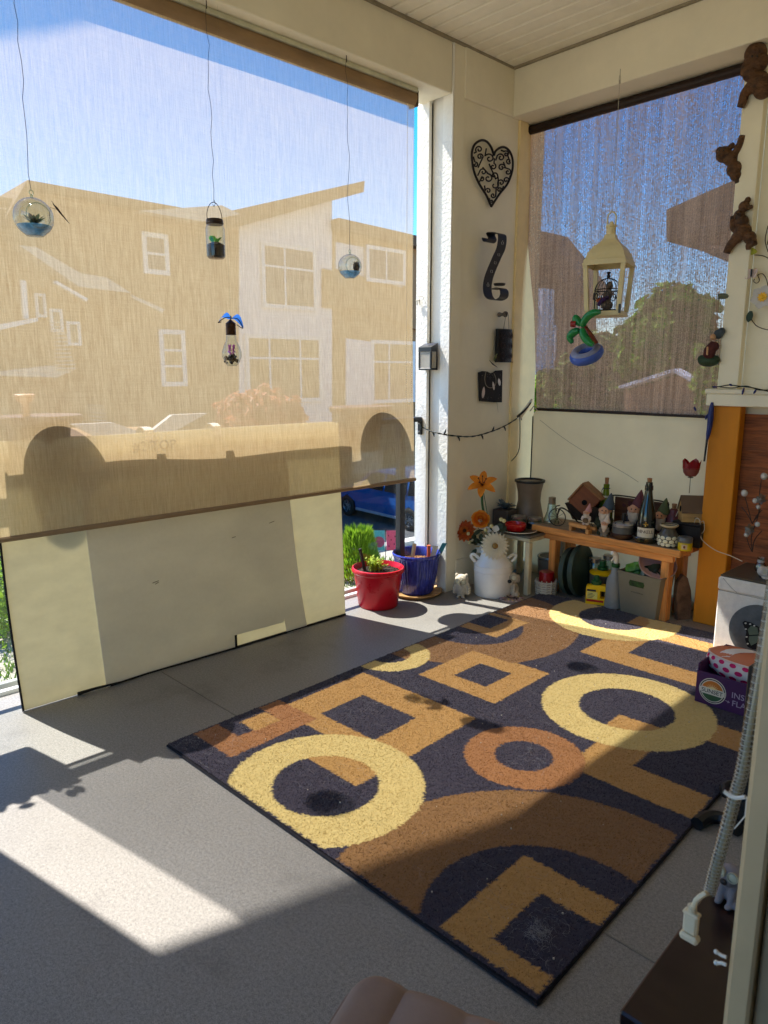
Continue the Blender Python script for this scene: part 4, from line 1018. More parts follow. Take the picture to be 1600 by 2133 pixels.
sp = [(790, 860, 42, 2.4, 1.2, 1, (735, 900)), (905, 960, 55, 3.6, 1.15, 1, (870, 850)), (800, 940, 34, 0, 1.2, -1, (780, 1060)), (750, 1030, 30, 4.5, 1.1, 1, (725, 940)),
      (890, 1180, 50, 4.7, 1.1, 1, (830, 1060)), (835, 1110, 40, 3.2, 1.1, 1, (775, 1150)), (945, 1050, 36, 5, 1.1, 1, (960, 960)), (960, 1150, 42, 1.2, 1.1, -1, (900, 1020)),
      (1030, 950, 44, 3.6, 1.15, 1, (975, 980)), (1090, 910, 36, 4, 1.1, 1, (1035, 870)), (1040, 1060, 42, 0, 1.2, -1, (1060, 1000)), (1120, 990, 32, 1, 1.1, 1, (1100, 900)),
      (1110, 1110, 34, 5.2, 1.1, 1, (1070, 1060)), (1090, 1200, 34, 0.4, 1.1, -1, (1135, 1150)), (1035, 1230, 38, 3, 1.1, 1, (1000, 1290)), (1015, 1310, 28, 0, 1.1, -1, (1060, 1270)),
      (890, 1320, 32, 3, 1.1, 1, (850, 1260)), (945, 1370, 30, 0, 1.1, 1, (980, 1290)), (820, 1190, 26, 4.7, 1.1, 1, (790, 1230)), (930, 1440, 18, 3, 1, 1, (900, 1400)), (960, 1255, 46, 0, .6, 1, (1000, 1160))]
for s_ in sp:
    b = MB(); b.tube(pxs(spiral(*s_), 'x', XH, cr), .0044, 6); b.build('scroll', mIron, t, True)
# scroll sconce: a bent strip standing out from the wall
mBlk = M('black_paint', (34, 32, 34), .45, bump=.05)
y0 = 3.49; t = thing('scroll_sconce', 'black S-shaped metal strip with white tracery below the iron heart', 'wall ornament', at(1028, 550, 'y', y0))
path = [(866, 1850), (880, 1890), (915, 1892), (935, 1855), (915, 1800), (960, 1790), (1030, 1800), (1046, 1850), (1030, 1960), (990, 2050), (960, 2120)]
pt = [(850+x/5.3333, 150+y/5.3333) for x, y in path]+[(860+x/5.3333, 550+y/5.3333) for x, y in [(875, 60), (840, 160), (825, 260), (838, 350), (880, 395), (950, 402), (1005, 370), (1015, 310), (985, 270), (935, 275), (900, 285)]]
cv = bez([at(x, y, 'y', y0) for x, y in pt], 90); sh = max(0, XW+.006-min(p.x for p in cv))
cv = [Vector((p.x+sh, p.y-sh*.95, p.z)) for p in cv]
b = MB(); b.sheet([[p+Vector((0, -.040, 0)), p+Vector((0, .040, 0))] for p in cv]); b.sheet([[p+Vector((.0025, .040, .001)), p+Vector((.0025, -.040, .001))] for p in cv]); b.build('strip', mBlk, t, True)
b = MB(); e = cv[-6]; b.lathe([(0, 0), (.03, 0), (.034, .006), (.034, .012), (0, .012)], 18, Matrix.Translation(e+Vector((.01, 0, .016)))); b.build('candle_plate', mBlk, t, True)
b = MB()
for f in (.36, .42, .48, .54, .60):
    p = cv[int(len(cv)*f)]+Vector((.005, 0, 0))
    for s_ in (-1, 1):
        b.tube([p+Vector((.001, s_*(.003+.006*sin(a)), .009*cos(a)*.9)) for a in [k*.5 for k in range(7)]], .0007, 4)
    b.ball(p+Vector((.001, 0, .013)), .0018, 6, 4)
b.build('white_tracery', M('white_paint', (214, 208, 200), .6, bump=0), t, True)
# wooden knob, pierced black lantern, slate sign
pk_ = at(1046, 655, 'x', XW+.03); t = thing('wall_peg', 'grey spool-shaped knob on the column above the pierced lantern', 'wall peg', (XW+.004, pk_.y, pk_.z))
b = MB(); b.lathe([(.014, 0), (.014, .01), (.010, .02), (.009, .03), (.013, .042), (.018, .046), (.018, .056), (.012, .058), (.012, .050), (0, .05)], 20, Tm((0, 0, 0), (0, RAD(90), 0))); b.build('spool', M('grey_wood', (104, 96, 88), .7), t)
p = at(1053, 720, 'x', XW+.034); t = thing('pierced_lantern', 'small black pierced metal lantern hanging from the grey knob', 'lantern', p)
w2, h2 = .076, .100
b = MB(); rows = []
for j in range(9):
    z = -h2+2*h2*j/8; rows.append([(.028*cos(a)-.012, w2*sin(a), z) for a in [-pi/2+pi*i/12 for i in range(13)]])
b.sheet([r[::-1] for r in rows]); b.box((-.022, -w2, -h2), (-.012, w2, h2)); b.box((-.02, -w2-.001, -h2-.002), (.006, w2+.001, -h2+.002)); b.build('case', M('pierced_black', (26, 22, 22), .5, metal=.3, bump=.8, bscale=90, bdist=.006), t)
for j in range(3):
    for i in range(2):
        yy, zz = (i-.5)*w2*1.05, (j-1)*h2*.62; b = MB()
        for r in (.019, .011): b.tube([(.0175-.011*abs(yy+r*cos(a))/w2*2*.5, yy+r*cos(a), zz+r*sin(a)) for a in [2*pi*k/18 for k in range(18)]], .0018, 5, closed=True)
        b.ball((.016, yy, zz), .004, 6, 5); b.build('ring_motif', M('worn_iron', (66, 52, 48), .45, metal=.5), t)
b = MB(); kz = pk_.z-p.z-.006; b.tube([(.0, -.025, h2), (.006, -.014, kz), (.008, 0, kz+.022), (.006, .014, kz), (0, .03, h2)], .0014, 5); b.build('wire_bail', mWire, t)
p = at(1021, 806, 'x', XW+.012); t = thing('slate_sign', 'black slate plaque with pale painted leaves on the column, below the pierced lantern', 'plaque', p)
b = MB(); sl_ = [(998, 776), (1006, 773), (1015, 774), (1022, 778), (1029, 776), (1034, 772), (1046, 771), (1045, 838), (1030, 838), (1000, 836)]
pp = pxs(sl_, 'x', XW+.012); b.prism([(q_.y, q_.z) for q_ in pp], .012, Matrix(((0, 0, 1, XW+.003), (1, 0, 0, 0), (0, 1, 0, 0), (0, 0, 0, 1)))); b.build('slate', M('black_slate', (32, 27, 26), .75, var=.3, scale=30, bump=.5, bscale=90), t, True)
for i, (px, py, ln, wd, an) in enumerate(((1007, 817, 24, 5, .15), (1028, 803, 18, 3.6, -.3), (1040, 795, 16, 4.4, -.35))):
    q_ = at(px, py, 'x', XW+.0165); k = mpp(q_); b = MB(); petal(b, q_+Vector((0, -sin(an)*ln*k/2, -ln*k/2)), (1, 0, 0), 0, ln*k, wd*k, 0, cup=.05, u0=Vector((0, sin(an), cos(an)))); b.build('painted_leaf', M('leaf_pale_%d' % i, ((206, 190, 184), (226, 214, 204), (222, 216, 210))[i], .7), t, True)
b = MB(); b.tube(bez(pxs([(1012, 775), (1010, 790), (1013, 803), (1022, 808), (1032, 802), (1033, 788), (1029, 778)], 'x', XW+.018), 20), .0012, 5); b.tube(pxs([(1035, 838), (1036, 845), (1038, 860)], 'x', XW+.02), [.003, .002, .0006], 5); b.build('wire_loop', M('pale_wire', (176, 168, 150), .5), t, True)
b = MB(); q = random.Random(2)
for _ in range(30): b.ball(at(q.uniform(1003, 1042), q.uniform(779, 790) if q.random() < .7 else q.uniform(822, 832), 'x', XW+.0165), .0018, 4, 3)
o = b.build('chalk_marks', M('chalk', (150, 142, 132), .8), t, True); o['kind'] = 'stuff'
p = at(1030, 752, 'x', XW+.015); t = thing('green_butterfly', 'faded green butterfly clip peeping out left of the pierced lantern', 'ornament', p)
b = MB(); k = mpp(p); petal(b, p, (1, 0, 0), 0, 18*k, 8*k, .3, u0=Vector((0, .4, .9))); petal(b, p, (1, 0, 0), 0, 14*k, 6*k, .4, u0=Vector((0, -.3, .95))); b.build('wings', M('faded_green', (128, 134, 92), .7, thin=.3), t, True)
b = MB(); b.tube(pxs([(1019, 750), (1026, 758), (1036, 765)], 'x', XW+.018), [.0008, .004, .001], 5); b.build('body', mWire, t, True)
# solar lamp on the jamb
t = thing('solar_wall_lamp', 'small black solar lamp with frosted panes on the sunlit column jamb', 'wall lamp', (-2.972, 3.204, 1.36))
x0, x1, ya, za = -.050, .052, -.062, .152
b = MB(); b.bbox((x0, ya, 0), (x1, 0, .012), .002); b.bbox((x0, ya, .012), (x0+.010, ya+.010, .108), .001); b.bbox((x1-.010, ya, .012), (x1, ya+.010, .108), .001); b.bbox((x1-.010, -.012, .012), (x1, -.001, .108), .001); b.bbox((x0, -.012, .012), (x0+.010, -.001, .108), .001)
b.add([(x0, ya, .108), (x1, ya, .108), (x1, -.001, .108), (x0, -.001, .108), (x0, ya, .132), (x1, ya, .132), (x1, -.001, .158), (x0, -.001, .158)], [(3, 2, 1, 0), (4, 5, 6, 7), (0, 1, 5, 4), (1, 2, 6, 5), (2, 3, 7, 6), (3, 0, 4, 7)]); b.build('frame', mBlackM, t)
b = MB(); b.add([(x0+.008, ya+.006, .1335), (x1-.008, ya+.006, .1335), (x1-.008, -.006, .1573), (x0+.008, -.006, .1573)], [(0, 1, 2, 3)]); b.build('solar_panel', M('solar_cell', (70, 72, 84), .2, bump=0, spec=.7), t)
mFrost = M('frosted_pane', (206, 200, 186), .5, bump=0, thin=.4)
for q0, q1 in (((x0+.011, ya+.003, .013), (x1-.011, ya+.006, .107)), ((x1-.006, ya+.011, .013), (x1-.003, -.013, .107)), ((x0+.003, ya+.011, .013), (x0+.006, -.013, .107))):
    b = MB(); b.box(q0, q1); b.build('pane', mFrost, t)
# bracket + string of lights
t = thing('screen_bracket', 'small black latch plate on the jamb where the light string starts', 'bracket', (-3.085, 3.19, .98)); p = at(876, 888, 'y', 3.2)
b = MB(); b.bbox((p.x-.014, 3.186, p.z-.05), (p.x+.02, 3.1995, p.z+.035), .003); b.build('plate', mBlackM, t, True); b = MB(); b.ball((p.x+.005, 3.184, p.z+.02), .006, 8, 5); b.ball((p.x+.005, 3.184, p.z-.03), .006, 8, 5); b.build('screws', M('steel', (180, 180, 178), .3, metal=.9), t, True)
mCab = M('green_cable', (24, 34, 30), .5, bump=0)
t = thing('light_string', 'dark green fairy-light string sagging across the column from jamb to back opening', 'light string', at(985, 905, 'x', XW+.03))
pth = pxs([(876, 888), (895, 897), (915, 903)], 'y', 3.17)+pxs([(948, 908), (985, 909), (1020, 900), (1050, 888), (1078, 871)], 'x', XW+.02)+[Vector(at(1092, 856, 'y', 3.86)), Vector(at(1106, 838, 'y', 3.86))]
c_ = bez(pth, 60); b = MB(); b.tube([p+Vector((0, .0025*sin(i*1.3), .0025*cos(i*1.3))) for i, p in enumerate(c_)], .0026, 5); b.tube([p+Vector((0, -.0025*sin(i*1.3), -.0025*cos(i*1.3))) for i, p in enumerate(c_)], .0026, 5)
b.tube(bez(pxs([(1083, 862), (1083, 920), (1078, 945), (1064, 962), (1058, 972)], 'y', 3.84), 16), .003, 5); b.build('cable', mCab, t, True)
for i, f in enumerate((.16, .26, .36, .5, .58, .66, .8)):
    p = c_[int(f*len(c_))]; b = MB(); dz = -.03 if i % 3 != 1 else .03
    b.tube([p, p+Vector((.005, .006, dz*.5)), p+Vector((.006, .010, dz))], [.005, .0055, .002], 6); b.build('bulb', M('bulb_dark', (40, 44, 42), .3), t, True)
q_ = at(1093, 858, 'y', 3.86); t = thing('plastic_clip', 'white and black clip holding the light string at the corner of the shade cloth', 'clip', q_); b = MB()
b.tube(pxs([(1080, 872), (1095, 852), (1108, 832)], 'y', 3.87), [.016, .012, .008], 8, flat=.5); b.build('jaw', M('white_plastic', (236, 230, 214)), t, True); b = MB(); b.tube(pxs([(1078, 868), (1092, 856), (1106, 840)], 'y', 3.845), [.012, .010, .005], 8, flat=.5); b.build('spring', mBlackM, t, True)
b = MB(); b.tube(pxs([(1104, 856), (1112, 846), (1120, 856)], 'y', 3.86), .004, 6); b.build('wire_tab', M('pale_wire', (176, 168, 150), .5), t, True)
t = thing('wire_clip', 'thin wire holder on the outer jamb beside the blind', 'clip', at(872, 630, 'y', 3.19)); b = MB(); b.tube(pxs([(868, 618), (880, 617), (888, 634)], 'y', 3.19), .0012, 4); b.tube(pxs([(867, 626), (874, 625)], 'y', 3.19), .004, 5); b.tube(pxs([(869, 626), (869, 636)], 'y', 3.19), .003, 5); b.tube(pxs([(874, 626), (875, 636)], 'y', 3.19), .003, 5); b.tube(pxs([(876, 842), (884, 855), (878, 866), (888, 862)], 'y', 3.19), .0012, 4); b.build('wire', M('pale_wire', (176, 168, 150), .5), t, True)

# ------------------------------------------------------------------ cream lantern with a cage inside
mLan = M('cream_enamel', (214, 198, 150), .5, var=.05, bump=.05)
p = at(1263, 660, 'y', 3.62); k = mpp(p); t = thing('hanging_lantern', 'cream metal lantern with a curved roof hanging in the back opening, dark birdcage inside', 'lantern', p, rz=RAD(15))
wb, wt, H = 41*k, 47*k, 100*k   # half widths at foot and top of the frame, frame height
b = MB(); b.bbox((-wb*.86, -wb*.86, 0), (wb*.86, wb*.86, 10*k), .003); b.build('base', mLan, t)
for sx_ in (-1, 1):
    for sy_ in (-1, 1):
        b = MB(); a0, a1 = wb*.78, wt*.80; e = 4.2*k
        b.add([(sx_*a0-e, sy_*a0-e, 10*k), (sx_*a0+e, sy_*a0-e, 10*k), (sx_*a0+e, sy_*a0+e, 10*k), (sx_*a0-e, sy_*a0+e, 10*k), (sx_*a1-e, sy_*a1-e, H), (sx_*a1+e, sy_*a1-e, H), (sx_*a1+e, sy_*a1+e, H), (sx_*a1-e, sy_*a1+e, H)], [(3, 2, 1, 0), (4, 5, 6, 7), (0, 1, 5, 4), (1, 2, 6, 5), (2, 3, 7, 6), (3, 0, 4, 7)]); b.build('corner_post', mLan, t)
b = MB(); prof = [(wt*1.0, H), (wt*1.0, H+5*k), (wt*.96, H+5*k), (wt*.96, H+10*k), (wt*.90, H+14*k), (wt*.82, H+25*k), (wt*.64, H+37*k), (wt*.42, H+46*k), (wt*.30, H+52*k), (wt*.22, H+62*k)]
n4 = [(1, 1), (-1, 1), (-1, -1), (1, -1)]
vs = [(r*a*.92, r*c*.92, z) for r, z in prof for a, c in n4]; b.add(vs, [(j*4+i, j*4+(i+1) % 4, (j+1)*4+(i+1) % 4, (j+1)*4+i) for j in range(len(prof)-1) for i in range(4)]); b.build('roof', mLan, t)
b = MB(); b.lathe([(9.5*k, H+60*k), (9.5*k, H+76*k), (11*k, H+77*k), (11*k, H+80*k), (5*k, H+82*k), (3*k, H+87*k), (0, H+88*k)], 18); b.build('chimney', mLan, t)
b = MB(); b.tube(bez([(-8*k, 0, H+80*k), (-8*k, 0, H+98*k), (0, 0, H+106*k), (8*k, 0, H+98*k), (8*k, 0, H+80*k)]), 1.6*k, 6); b.build('ring_handle', mLan, t)
b = MB(); top = Vector((0, 0, HB+.02-p.z)); b.tube([(0, 0, H+104*k), (0, .002, H+160*k), (0, 0, top.z-.05)], .0014, 5); b.tube([(0, 0, top.z-.05+.018*cos(a)) if False else (0, .012*sin(a), top.z-.05+.02*cos(a)) for a in [2*pi*i/14 for i in range(14)]], .0022, 5, closed=True); b.tube([(0, 0, top.z-.03), (0, 0, top.z)], .0022, 5); b.build('hanging_chain', M('pale_wire', (176, 168, 150), .5), t)
b = MB(); b.box((wb*.80, -wb*.9, 4*k), (wb*.9, -wb*.80, 22*k)); b.build('latch', mBlackM, t)
t2 = thing('birdcage', 'tiny black domed birdcage standing inside the cream lantern', 'birdcage', p+Vector((0, 0, 10.5*k)), rz=RAD(15))
cz0, R_ = 0, 26*k
b = MB()
for i in range(18):
    a = 2*pi*i/18; b.tube([(R_*cos(a), R_*sin(a), 0), (R_*cos(a), R_*sin(a), 42*k)]+[(R_*cos(g)*cos(a), R_*cos(g)*sin(a), 42*k+R_*.95*sin(g)) for g in [pi/2*j/6 for j in range(1, 7)]], .6*k, 4)
o = b.build('bars', mIron, t2); o['kind'] = 'stuff'
b = MB(); b.lathe([(R_*1.02, 0), (R_*1.06, 1*k), (R_*1.02, 3*k), (0, 3*k)], 24); b.build('base_rim', mIron, t2); b = MB(); b.lathe([(R_*1.03, 42*k), (R_*1.06, 43*k), (R_*1.03, 44*k)], 24, cap=False); b.build('middle_rim', mIron, t2); b = MB(); b.lathe([(3*k, 66*k), (4*k, 70*k), (2.5*k, 74*k), (5*k, 78*k), (0, 80*k)], 12); b.build('finial', mIron, t2)
for i in range(9):
    a = 2*pi*i/9; b = MB(); b.tube([Vector((R_*1.05*cos(a), R_*1.05*sin(a), 31*k))+Vector((-sin(a), cos(a), 0))*6*k*cos(g)+Vector((0, 0, 7*k*sin(g))) for g in [2*pi*j/12 for j in range(12)]], .9*k, 4, closed=True); b.build('scroll', mIron, t2)
t3 = thing('caged_figurine', 'small speckled grey figurine with a purple scarf inside the tiny birdcage', 'figurine', p+Vector((0, 0, 14*k)))
b = MB(); b.ball((0, 0, 9*k), (13*k, 12*k, 10*k)); b.ball((2*k, 0, 30*k), (9*k, 8*k, 12*k)); b.ball((3*k, 0, 48*k), (7.5*k, 7*k, 9*k)); blob('body', b, M('speckled_stone', (110, 96, 84), .9, var=.5, scale=60, bump=.8, bscale=120, bdist=.006), t3, 2*k)
b = MB(); b.tube([(-14*k, -10*k, 10*k), (-4*k, -12*k, 20*k), (8*k, -9*k, 24*k)], [4*k, 5*k, 3*k], 8); b.build('scarf', M('purple_cloth', (74, 44, 96), .8), t3)
b = MB(); b.ball((-14*k, -9*k, 20*k), (6*k, 5*k, 5*k)); b.build('orange_bud', M('orange_bud', (206, 92, 40), .6), t3)

# inflatable palm island
t = thing('inflatable_palm', 'blue inflatable ring with a green palm tree dangling tilted below the cream lantern', 'inflatable toy', at(1225, 735, 'y', 3.5))
Y = 3.5; c = at(1222, 738, 'y', Y); k = mpp(c); mB2 = M('blue_vinyl', (70, 100, 190), .25, var=.1, bump=.05, spec=.5, thin=.15); mB1 = M('pale_vinyl', (128, 132, 158), .3, var=.2, scale=6, bump=.1)
nr = (RT*-.42+UP*.78-FW*.55).normalized(); u = (RT*.78+UP*.52).normalized(); u = (u-nr*u.dot(nr)).normalized(); v = nr.cross(u)
b = MB(); b.tube([c+u*24*k*cos(a)+v*24*k*sin(a) for a in [2*pi*i/32 for i in range(32)]], 11.5*k, 14, closed=True); b.build('ring', mB2, t, True)
b = MB(); b.tube([c+nr*6*k+u*23*k*cos(a)+v*23*k*sin(a) for a in [2*pi*i/32 for i in range(32)]], 8.5*k, 10, closed=True); b.build('ring_top', mB1, t, True)
b = MB(); b.tube(bez([at(1238, 718, 'y', Y-.03), at(1228, 698, 'y', Y-.04), at(1215, 678, 'y', Y-.05)], 8), [10*k, 9*k, 8.5*k, 8*k, 7*k, 6.5*k, 6*k, 6*k, 5*k][:9], 12); b.build('palm_trunk', M('brown_vinyl', (112, 48, 26), .3, bump=0), t, True)
mGv = M('green_vinyl', (10, 122, 58), .25, var=.08, bump=0, spec=.5)
for fr in ([(1212, 680), (1222, 662), (1236, 652), (1250, 650)], [(1206, 688), (1196, 692), (1187, 702), (1192, 714)], [(1213, 684), (1216, 698), (1226, 712), (1236, 718)], [(1210, 676), (1203, 668), (1198, 662), (1195, 660)]):
    b = MB(); cc = bez([at(x, y, 'y', Y-.06) for x, y in fr], 12); m_ = len(cc); b.tube(cc, [(3+5.5*sin(pi*min(1, .15+.8*i/(m_-1))))*k for i in range(m_)], 10); b.build('frond', mGv, t, True)
b = MB(); b.tube([at(1189, 675, 'y', Y-.08), at(1200, 675, 'y', Y-.07)], [6*k, 7*k], 12); b.build('coconut', M('red_vinyl', (140, 34, 28), .3, bump=0), t, True)
b = MB(); b.tube([at(1240, 656, 'y', Y-.05), Vector((p.x, p.y, p.z))+Vector((-.02, -.02, .0))], .0008, 4); b.build('string', M('pale_wire', (176, 168, 150), .5), t, True)

# ------------------------------------------------------------------ carved figures on the trim post
mCarv = M('carved_brown_wood', (92, 62, 38), .6, var=.45, scale=26, bump=1., bscale=48, bdist=.012, stretch=(1, 1, 1.8))
def carved(label, parts, y, face=None):
    c0 = at(parts[0][0], parts[0][1], 'y', y); t = thing('carved_monkey', label, 'figurine', c0, group='carved monkeys climbing the trim post')
    b = MB()
    for q_ in parts:
        if len(q_) == 3: pb(b, q_[0], q_[1], q_[2], 'y', y)
        else:
            pts = [at(q_[i], q_[i+1], 'y', y) for i in range(0, len(q_)-2, 2)]; k = mpp(pts[0]); b.tube(bez(pts, 12), [k*(q_[-2]+(q_[-1]-q_[-2])*i/max(1, len(bez(pts, 12))-1)) for i in range(len(bez(pts, 12)))], 10)
    blob('body', b, mCarv, t, .003, 2, org=c0)
    if face:
        b = MB(); pb(b, face[0], face[1], face[2], 'y', y-.022, 0, (1, .5, 1.1)); b.build('muzzle', M('carved_dark', (54, 36, 24), .6, bump=.3), t, True)
        b = MB()
        for s_ in (-1, 1): pb(b, face[0]+s_*face[2]*.55, face[1]-face[2]*1.1, face[2]*.22, 'y', y-.045)
        b.build('eyes', mBlackM, t, True)
    return t
carved('topmost carved brown monkey hugging the trim post by the end of the shade-cloth roller', [(1574, 112, 22), (1580, 130, 20), (1566, 150, 19), (1580, 172, 22), (1590, 185, 20), (1562, 115, 1552, 140, 1549, 158, 8, 7), (1565, 178, 1552, 195, 1547, 212, 1542, 224, 11, 8), (1590, 190, 1596, 198, 10, 9)], 3.79, (1572, 128, 10))
carved('middle carved brown monkey reaching for the trim post with its head turned left', [(1508, 322, 16), (1500, 315, 9), (1522, 330, 15), (1530, 352, 16), (1533, 365, 12), (1525, 330, 1540, 305, 1547, 282, 9, 7), (1515, 312, 1530, 300, 6, 6), (1535, 370, 1536, 382, 6, 5)], 3.82, (1503, 322, 8))
carved('lowest carved brown monkey with a cap sitting astride the trim post', [(1550, 430, 11), (1558, 416, 6), (1540, 448, 11), (1545, 462, 14), (1548, 482, 17), (1535, 495, 12), (1562, 495, 13), (1528, 450, 1526, 472, 1534, 482, 6, 6), (1532, 498, 1519, 515, 1513, 528, 10, 7), (1565, 498, 1569, 512, 10, 9), (1556, 512, 1564, 512, 9, 8), (1540, 440, 1568, 430, 5, 4)], 3.79, (1538, 452, 7))
# figurine on a swing
t = thing('swing_figurine', 'small dark figurine on a green swing hung from a bracket beside the shade cloth', 'figurine', at(1480, 740, 'y', 3.80)); Y = 3.80; k = mpp(at(1480, 740, 'y', Y))
b = MB(); b.tube([at(1520, 617, 'y', 3.83), at(1496, 617, 'y', Y)], 6*k, 8, flat=.9); b.build('bracket', M('grey_green_paint', (98, 104, 92), .6), t, True)
b = MB(); b.tube([at(1497, 622, 'y', Y), at(1493, 700, 'y', Y), at(1478, 770, 'y', Y)], .0016, 4); b.tube([at(1494, 622, 'y', Y+.02), at(1489, 715, 'y', Y+.02)], .0016, 4); b.build('cord', M('cord_tan', (150, 110, 84), .8), t, True)
b = MB(); b.ball(at(1476, 752, 'y', Y), (22*k, 14*k, 12*k)); pb(b, 1490, 750, 10, 'y', Y); pb(b, 1462, 748, 9, 'y', Y); blob('leaf_seat', b, M('dark_green_leaf', (44, 62, 40), .6, var=.3), t, 2*k, org=t.location)
b = MB(); pb(b, 1478, 736, 12, 'y', Y-.02); pb(b, 1488, 722, 10, 'y', Y-.01); b.tube([at(1470, 742, 'y', Y-.03), at(1472, 728, 'y', Y-.03), at(1486, 712, 'y', Y-.02)], [6*k, 6*k, 5*k], 8); blob('body', b, M('maroon_cloth', (74, 34, 34), .8), t, 2*k, org=t.location)
b = MB(); pb(b, 1485, 702, 6.5, 'y', Y-.02); b.tube([at(1474, 722, 'y', Y-.04), at(1473, 740, 'y', Y-.05)], 2.5*k, 6); blob('head', b, M('skin_clay', (196, 150, 110), .6), t, 1.4*k, org=t.location)
b = MB(); pb(b, 1497, 696, 10, 'y', Y); pb(b, 1503, 690, 8, 'y', Y); blob('hat', b, M('slate_hat', (66, 76, 84), .8), t, 1.6*k, org=t.location)

# metal flower wall art at the right edge
Yw = 3.845; t = thing('metal_flower_art', 'wrought metal wall flower with white petals, leaves and a pale butterfly on the right wall', 'wall ornament', at(1590, 620, 'y', Yw))
b = MB(); mVine = M('vine_metal', (56, 44, 36), .5, metal=.4, bump=0)
for c_ in ([(1600, 470), (1594, 500), (1600, 525)], [(1571, 531), (1590, 533), (1604, 540)], [(1578, 573), (1588, 570), (1596, 580), (1600, 596)], [(1578, 573), (1582, 584), (1576, 590), (1570, 586), (1572, 581)], [(1565, 665), (1575, 678), (1590, 685), (1606, 688)], [(1606, 480), (1598, 510)]): b.tube(bez(pxs(c_, 'y', Yw-.012), 14), .0022, 5)
b.build('stems', mVine, t, True)
f = at(1590, 619, 'y', Yw-.02); k = mpp(f)
for i in range(6):
    b = MB(); petal(b, f, (0, -1, 0), i*pi/3+.3, 25*k, 11*k, .25, cup=.2, u0=Vector((1, 0, 0))); b.build('petal', M('petal_white_grey', (196, 192, 188), .5, bump=.05), t, True)
b = MB()
for i in range(10): petal(b, f+Vector((0, -.006, 0)), (0, -1, 0), i*pi/5, 11*k, 2.5*k, .3, u0=Vector((1, 0, 0)))
b.ball(f+Vector((0, -.008, 0)), (4*k, 3*k, 4*k)); b.build('stamens', M('stamen_yellow', (226, 176, 46), .5, bump=0), t, True)
for (px, py, an, m_, lab) in ((1567, 524, .2, M('leaf_lime', (160, 164, 44), .5), None), (1562, 660, 1.7, M('leaf_darkgreen', (40, 60, 42), .5), 'dark green leaf')):
    q_ = at(px, py, 'y', Yw-.015); b = MB(); d_ = Vector((cos(an), 0, -sin(an))); petal(b, q_+d_*10*k-d_*22*k, (0, -1, 0), 0, 24*k, 7*k, .1, u0=d_); o = b.build('leaf', m_, t, True)
q_ = at(1567, 570, 'y', Yw-.02); b = MB()
for an, ln in ((2.5, 14), (-2.5, 16), (.5, 15), (-.7, 13)): petal(b, q_, (0, -1, 0), 0, ln*k, 6*k, .3, u0=Vector((cos(an), 0, sin(an))))
b.build('butterfly', M('butterfly_pale', (206, 184, 176), .5, bump=0), t, True); b = MB(); b.tube([q_+Vector((0, -.01, .02)), q_+Vector((0, -.012, -.015))], .0045, 6); b.build('butterfly_body', mBlackM, t, True)
# light string on the sill, lighter wand
t = thing('sill_light_string', 'blue-bulbed solar light string lying along the white sill', 'light string', at(1540, 806, 'y', 3.76)); b = MB(); b.tube(bez(pxs([(1484, 806), (1500, 805), (1520, 802), (1545, 805), (1570, 808), (1604, 816)], 'y', 3.755), 30), .0028, 5); b.tube(bez(pxs([(1500, 806), (1525, 808), (1555, 804), (1580, 812), (1604, 812)], 'y', 3.76), 30), .0024, 5); b.build('cable', mCab, t, True)
for i, (a_, c_) in enumerate((((1484, 806), (1494, 806)), ((1550, 808), (1546, 822)), ((1575, 812), (1570, 820)), ((1519, 801), (1526, 803)), ((1446, 848), (1450, 856)))):
    b = MB(); b.tube(pxs([a_, ((a_[0]+c_[0])/2, (a_[1]+c_[1])/2), c_], 'y', 3.75), [.004, .0065, .003], 6); b.build('bulb', M('bulb_blue', (34, 40, 96), .25, bump=0), t, True)
t = thing('blue_wand', 'blue-handled wand with a black shaft hanging against the ochre board', 'tool', at(1478, 890, 'y', 3.775)); b = MB(); b.tube(bez(pxs([(1484, 838), (1481, 860), (1478, 890), (1473, 915)], 'y', 3.775), 12), [.006, .009, .011, .013, .014, .015, .015, .014, .013, .012, .011, .008, .006], 10); b.tube(pxs([(1478, 862), (1471, 868), (1470, 874)], 'y', 3.77), [.006, .007, .003], 6); b.build('handle', M('blue_plastic', (36, 48, 110), .4), t, True); b = MB(); b.tube(pxs([(1473, 914), (1467, 961)], 'y', 3.775), [.006, .005], 8); b.build('shaft', mBlackM, t, True)
# ------------------------------------------------------------------ bench and stool
mPine = M('orange_pine', (236, 152, 80), .5, var=.3, scale=3.5, stretch=(1, 9, 9), bump=.25, bscale=30, dirt=.3, coat=.1)
mPineZ = M('orange_pine_leg', (236, 152, 80), .5, var=.3, scale=3.5, stretch=(9, 9, 1), bump=.25, bscale=30, dirt=.2, coat=.1)
mPineTop = M('worn_pine_top', (156, 130, 104), .6, var=.25, scale=3.5, stretch=(1, 9, 9), bump=.3, bscale=40, dirt=.5)
ZB_ = .42; BY0, BY1 = 3.64, 3.93; BX0, BX1 = -2.515, -1.575
t = thing('wooden_bench', 'low orange pine bench crowded with ornaments in the back corner', 'bench', ((BX0+BX1)/2, 3.78, 0))
for i in range(2):
    a = BY0+i*.147; b = MB(); b.bbox((BX0, a, ZB_-.038), (BX1, a+.143, ZB_), .004); b.build('top_plank', [mPine], t, True)
b = MB(); b.box((BX0+.004, BY0+.004, ZB_), (BX1-.004, BY1-.004, ZB_+.0012)); b.build('worn_top', mPineTop, t, True)
for y in (BY0+.03, BY1-.065): b = MB(); b.bbox((BX0+.07, y, ZB_-.080), (BX1-.05, y+.035, ZB_-.039), .003); b.build('apron', mPine, t, True)
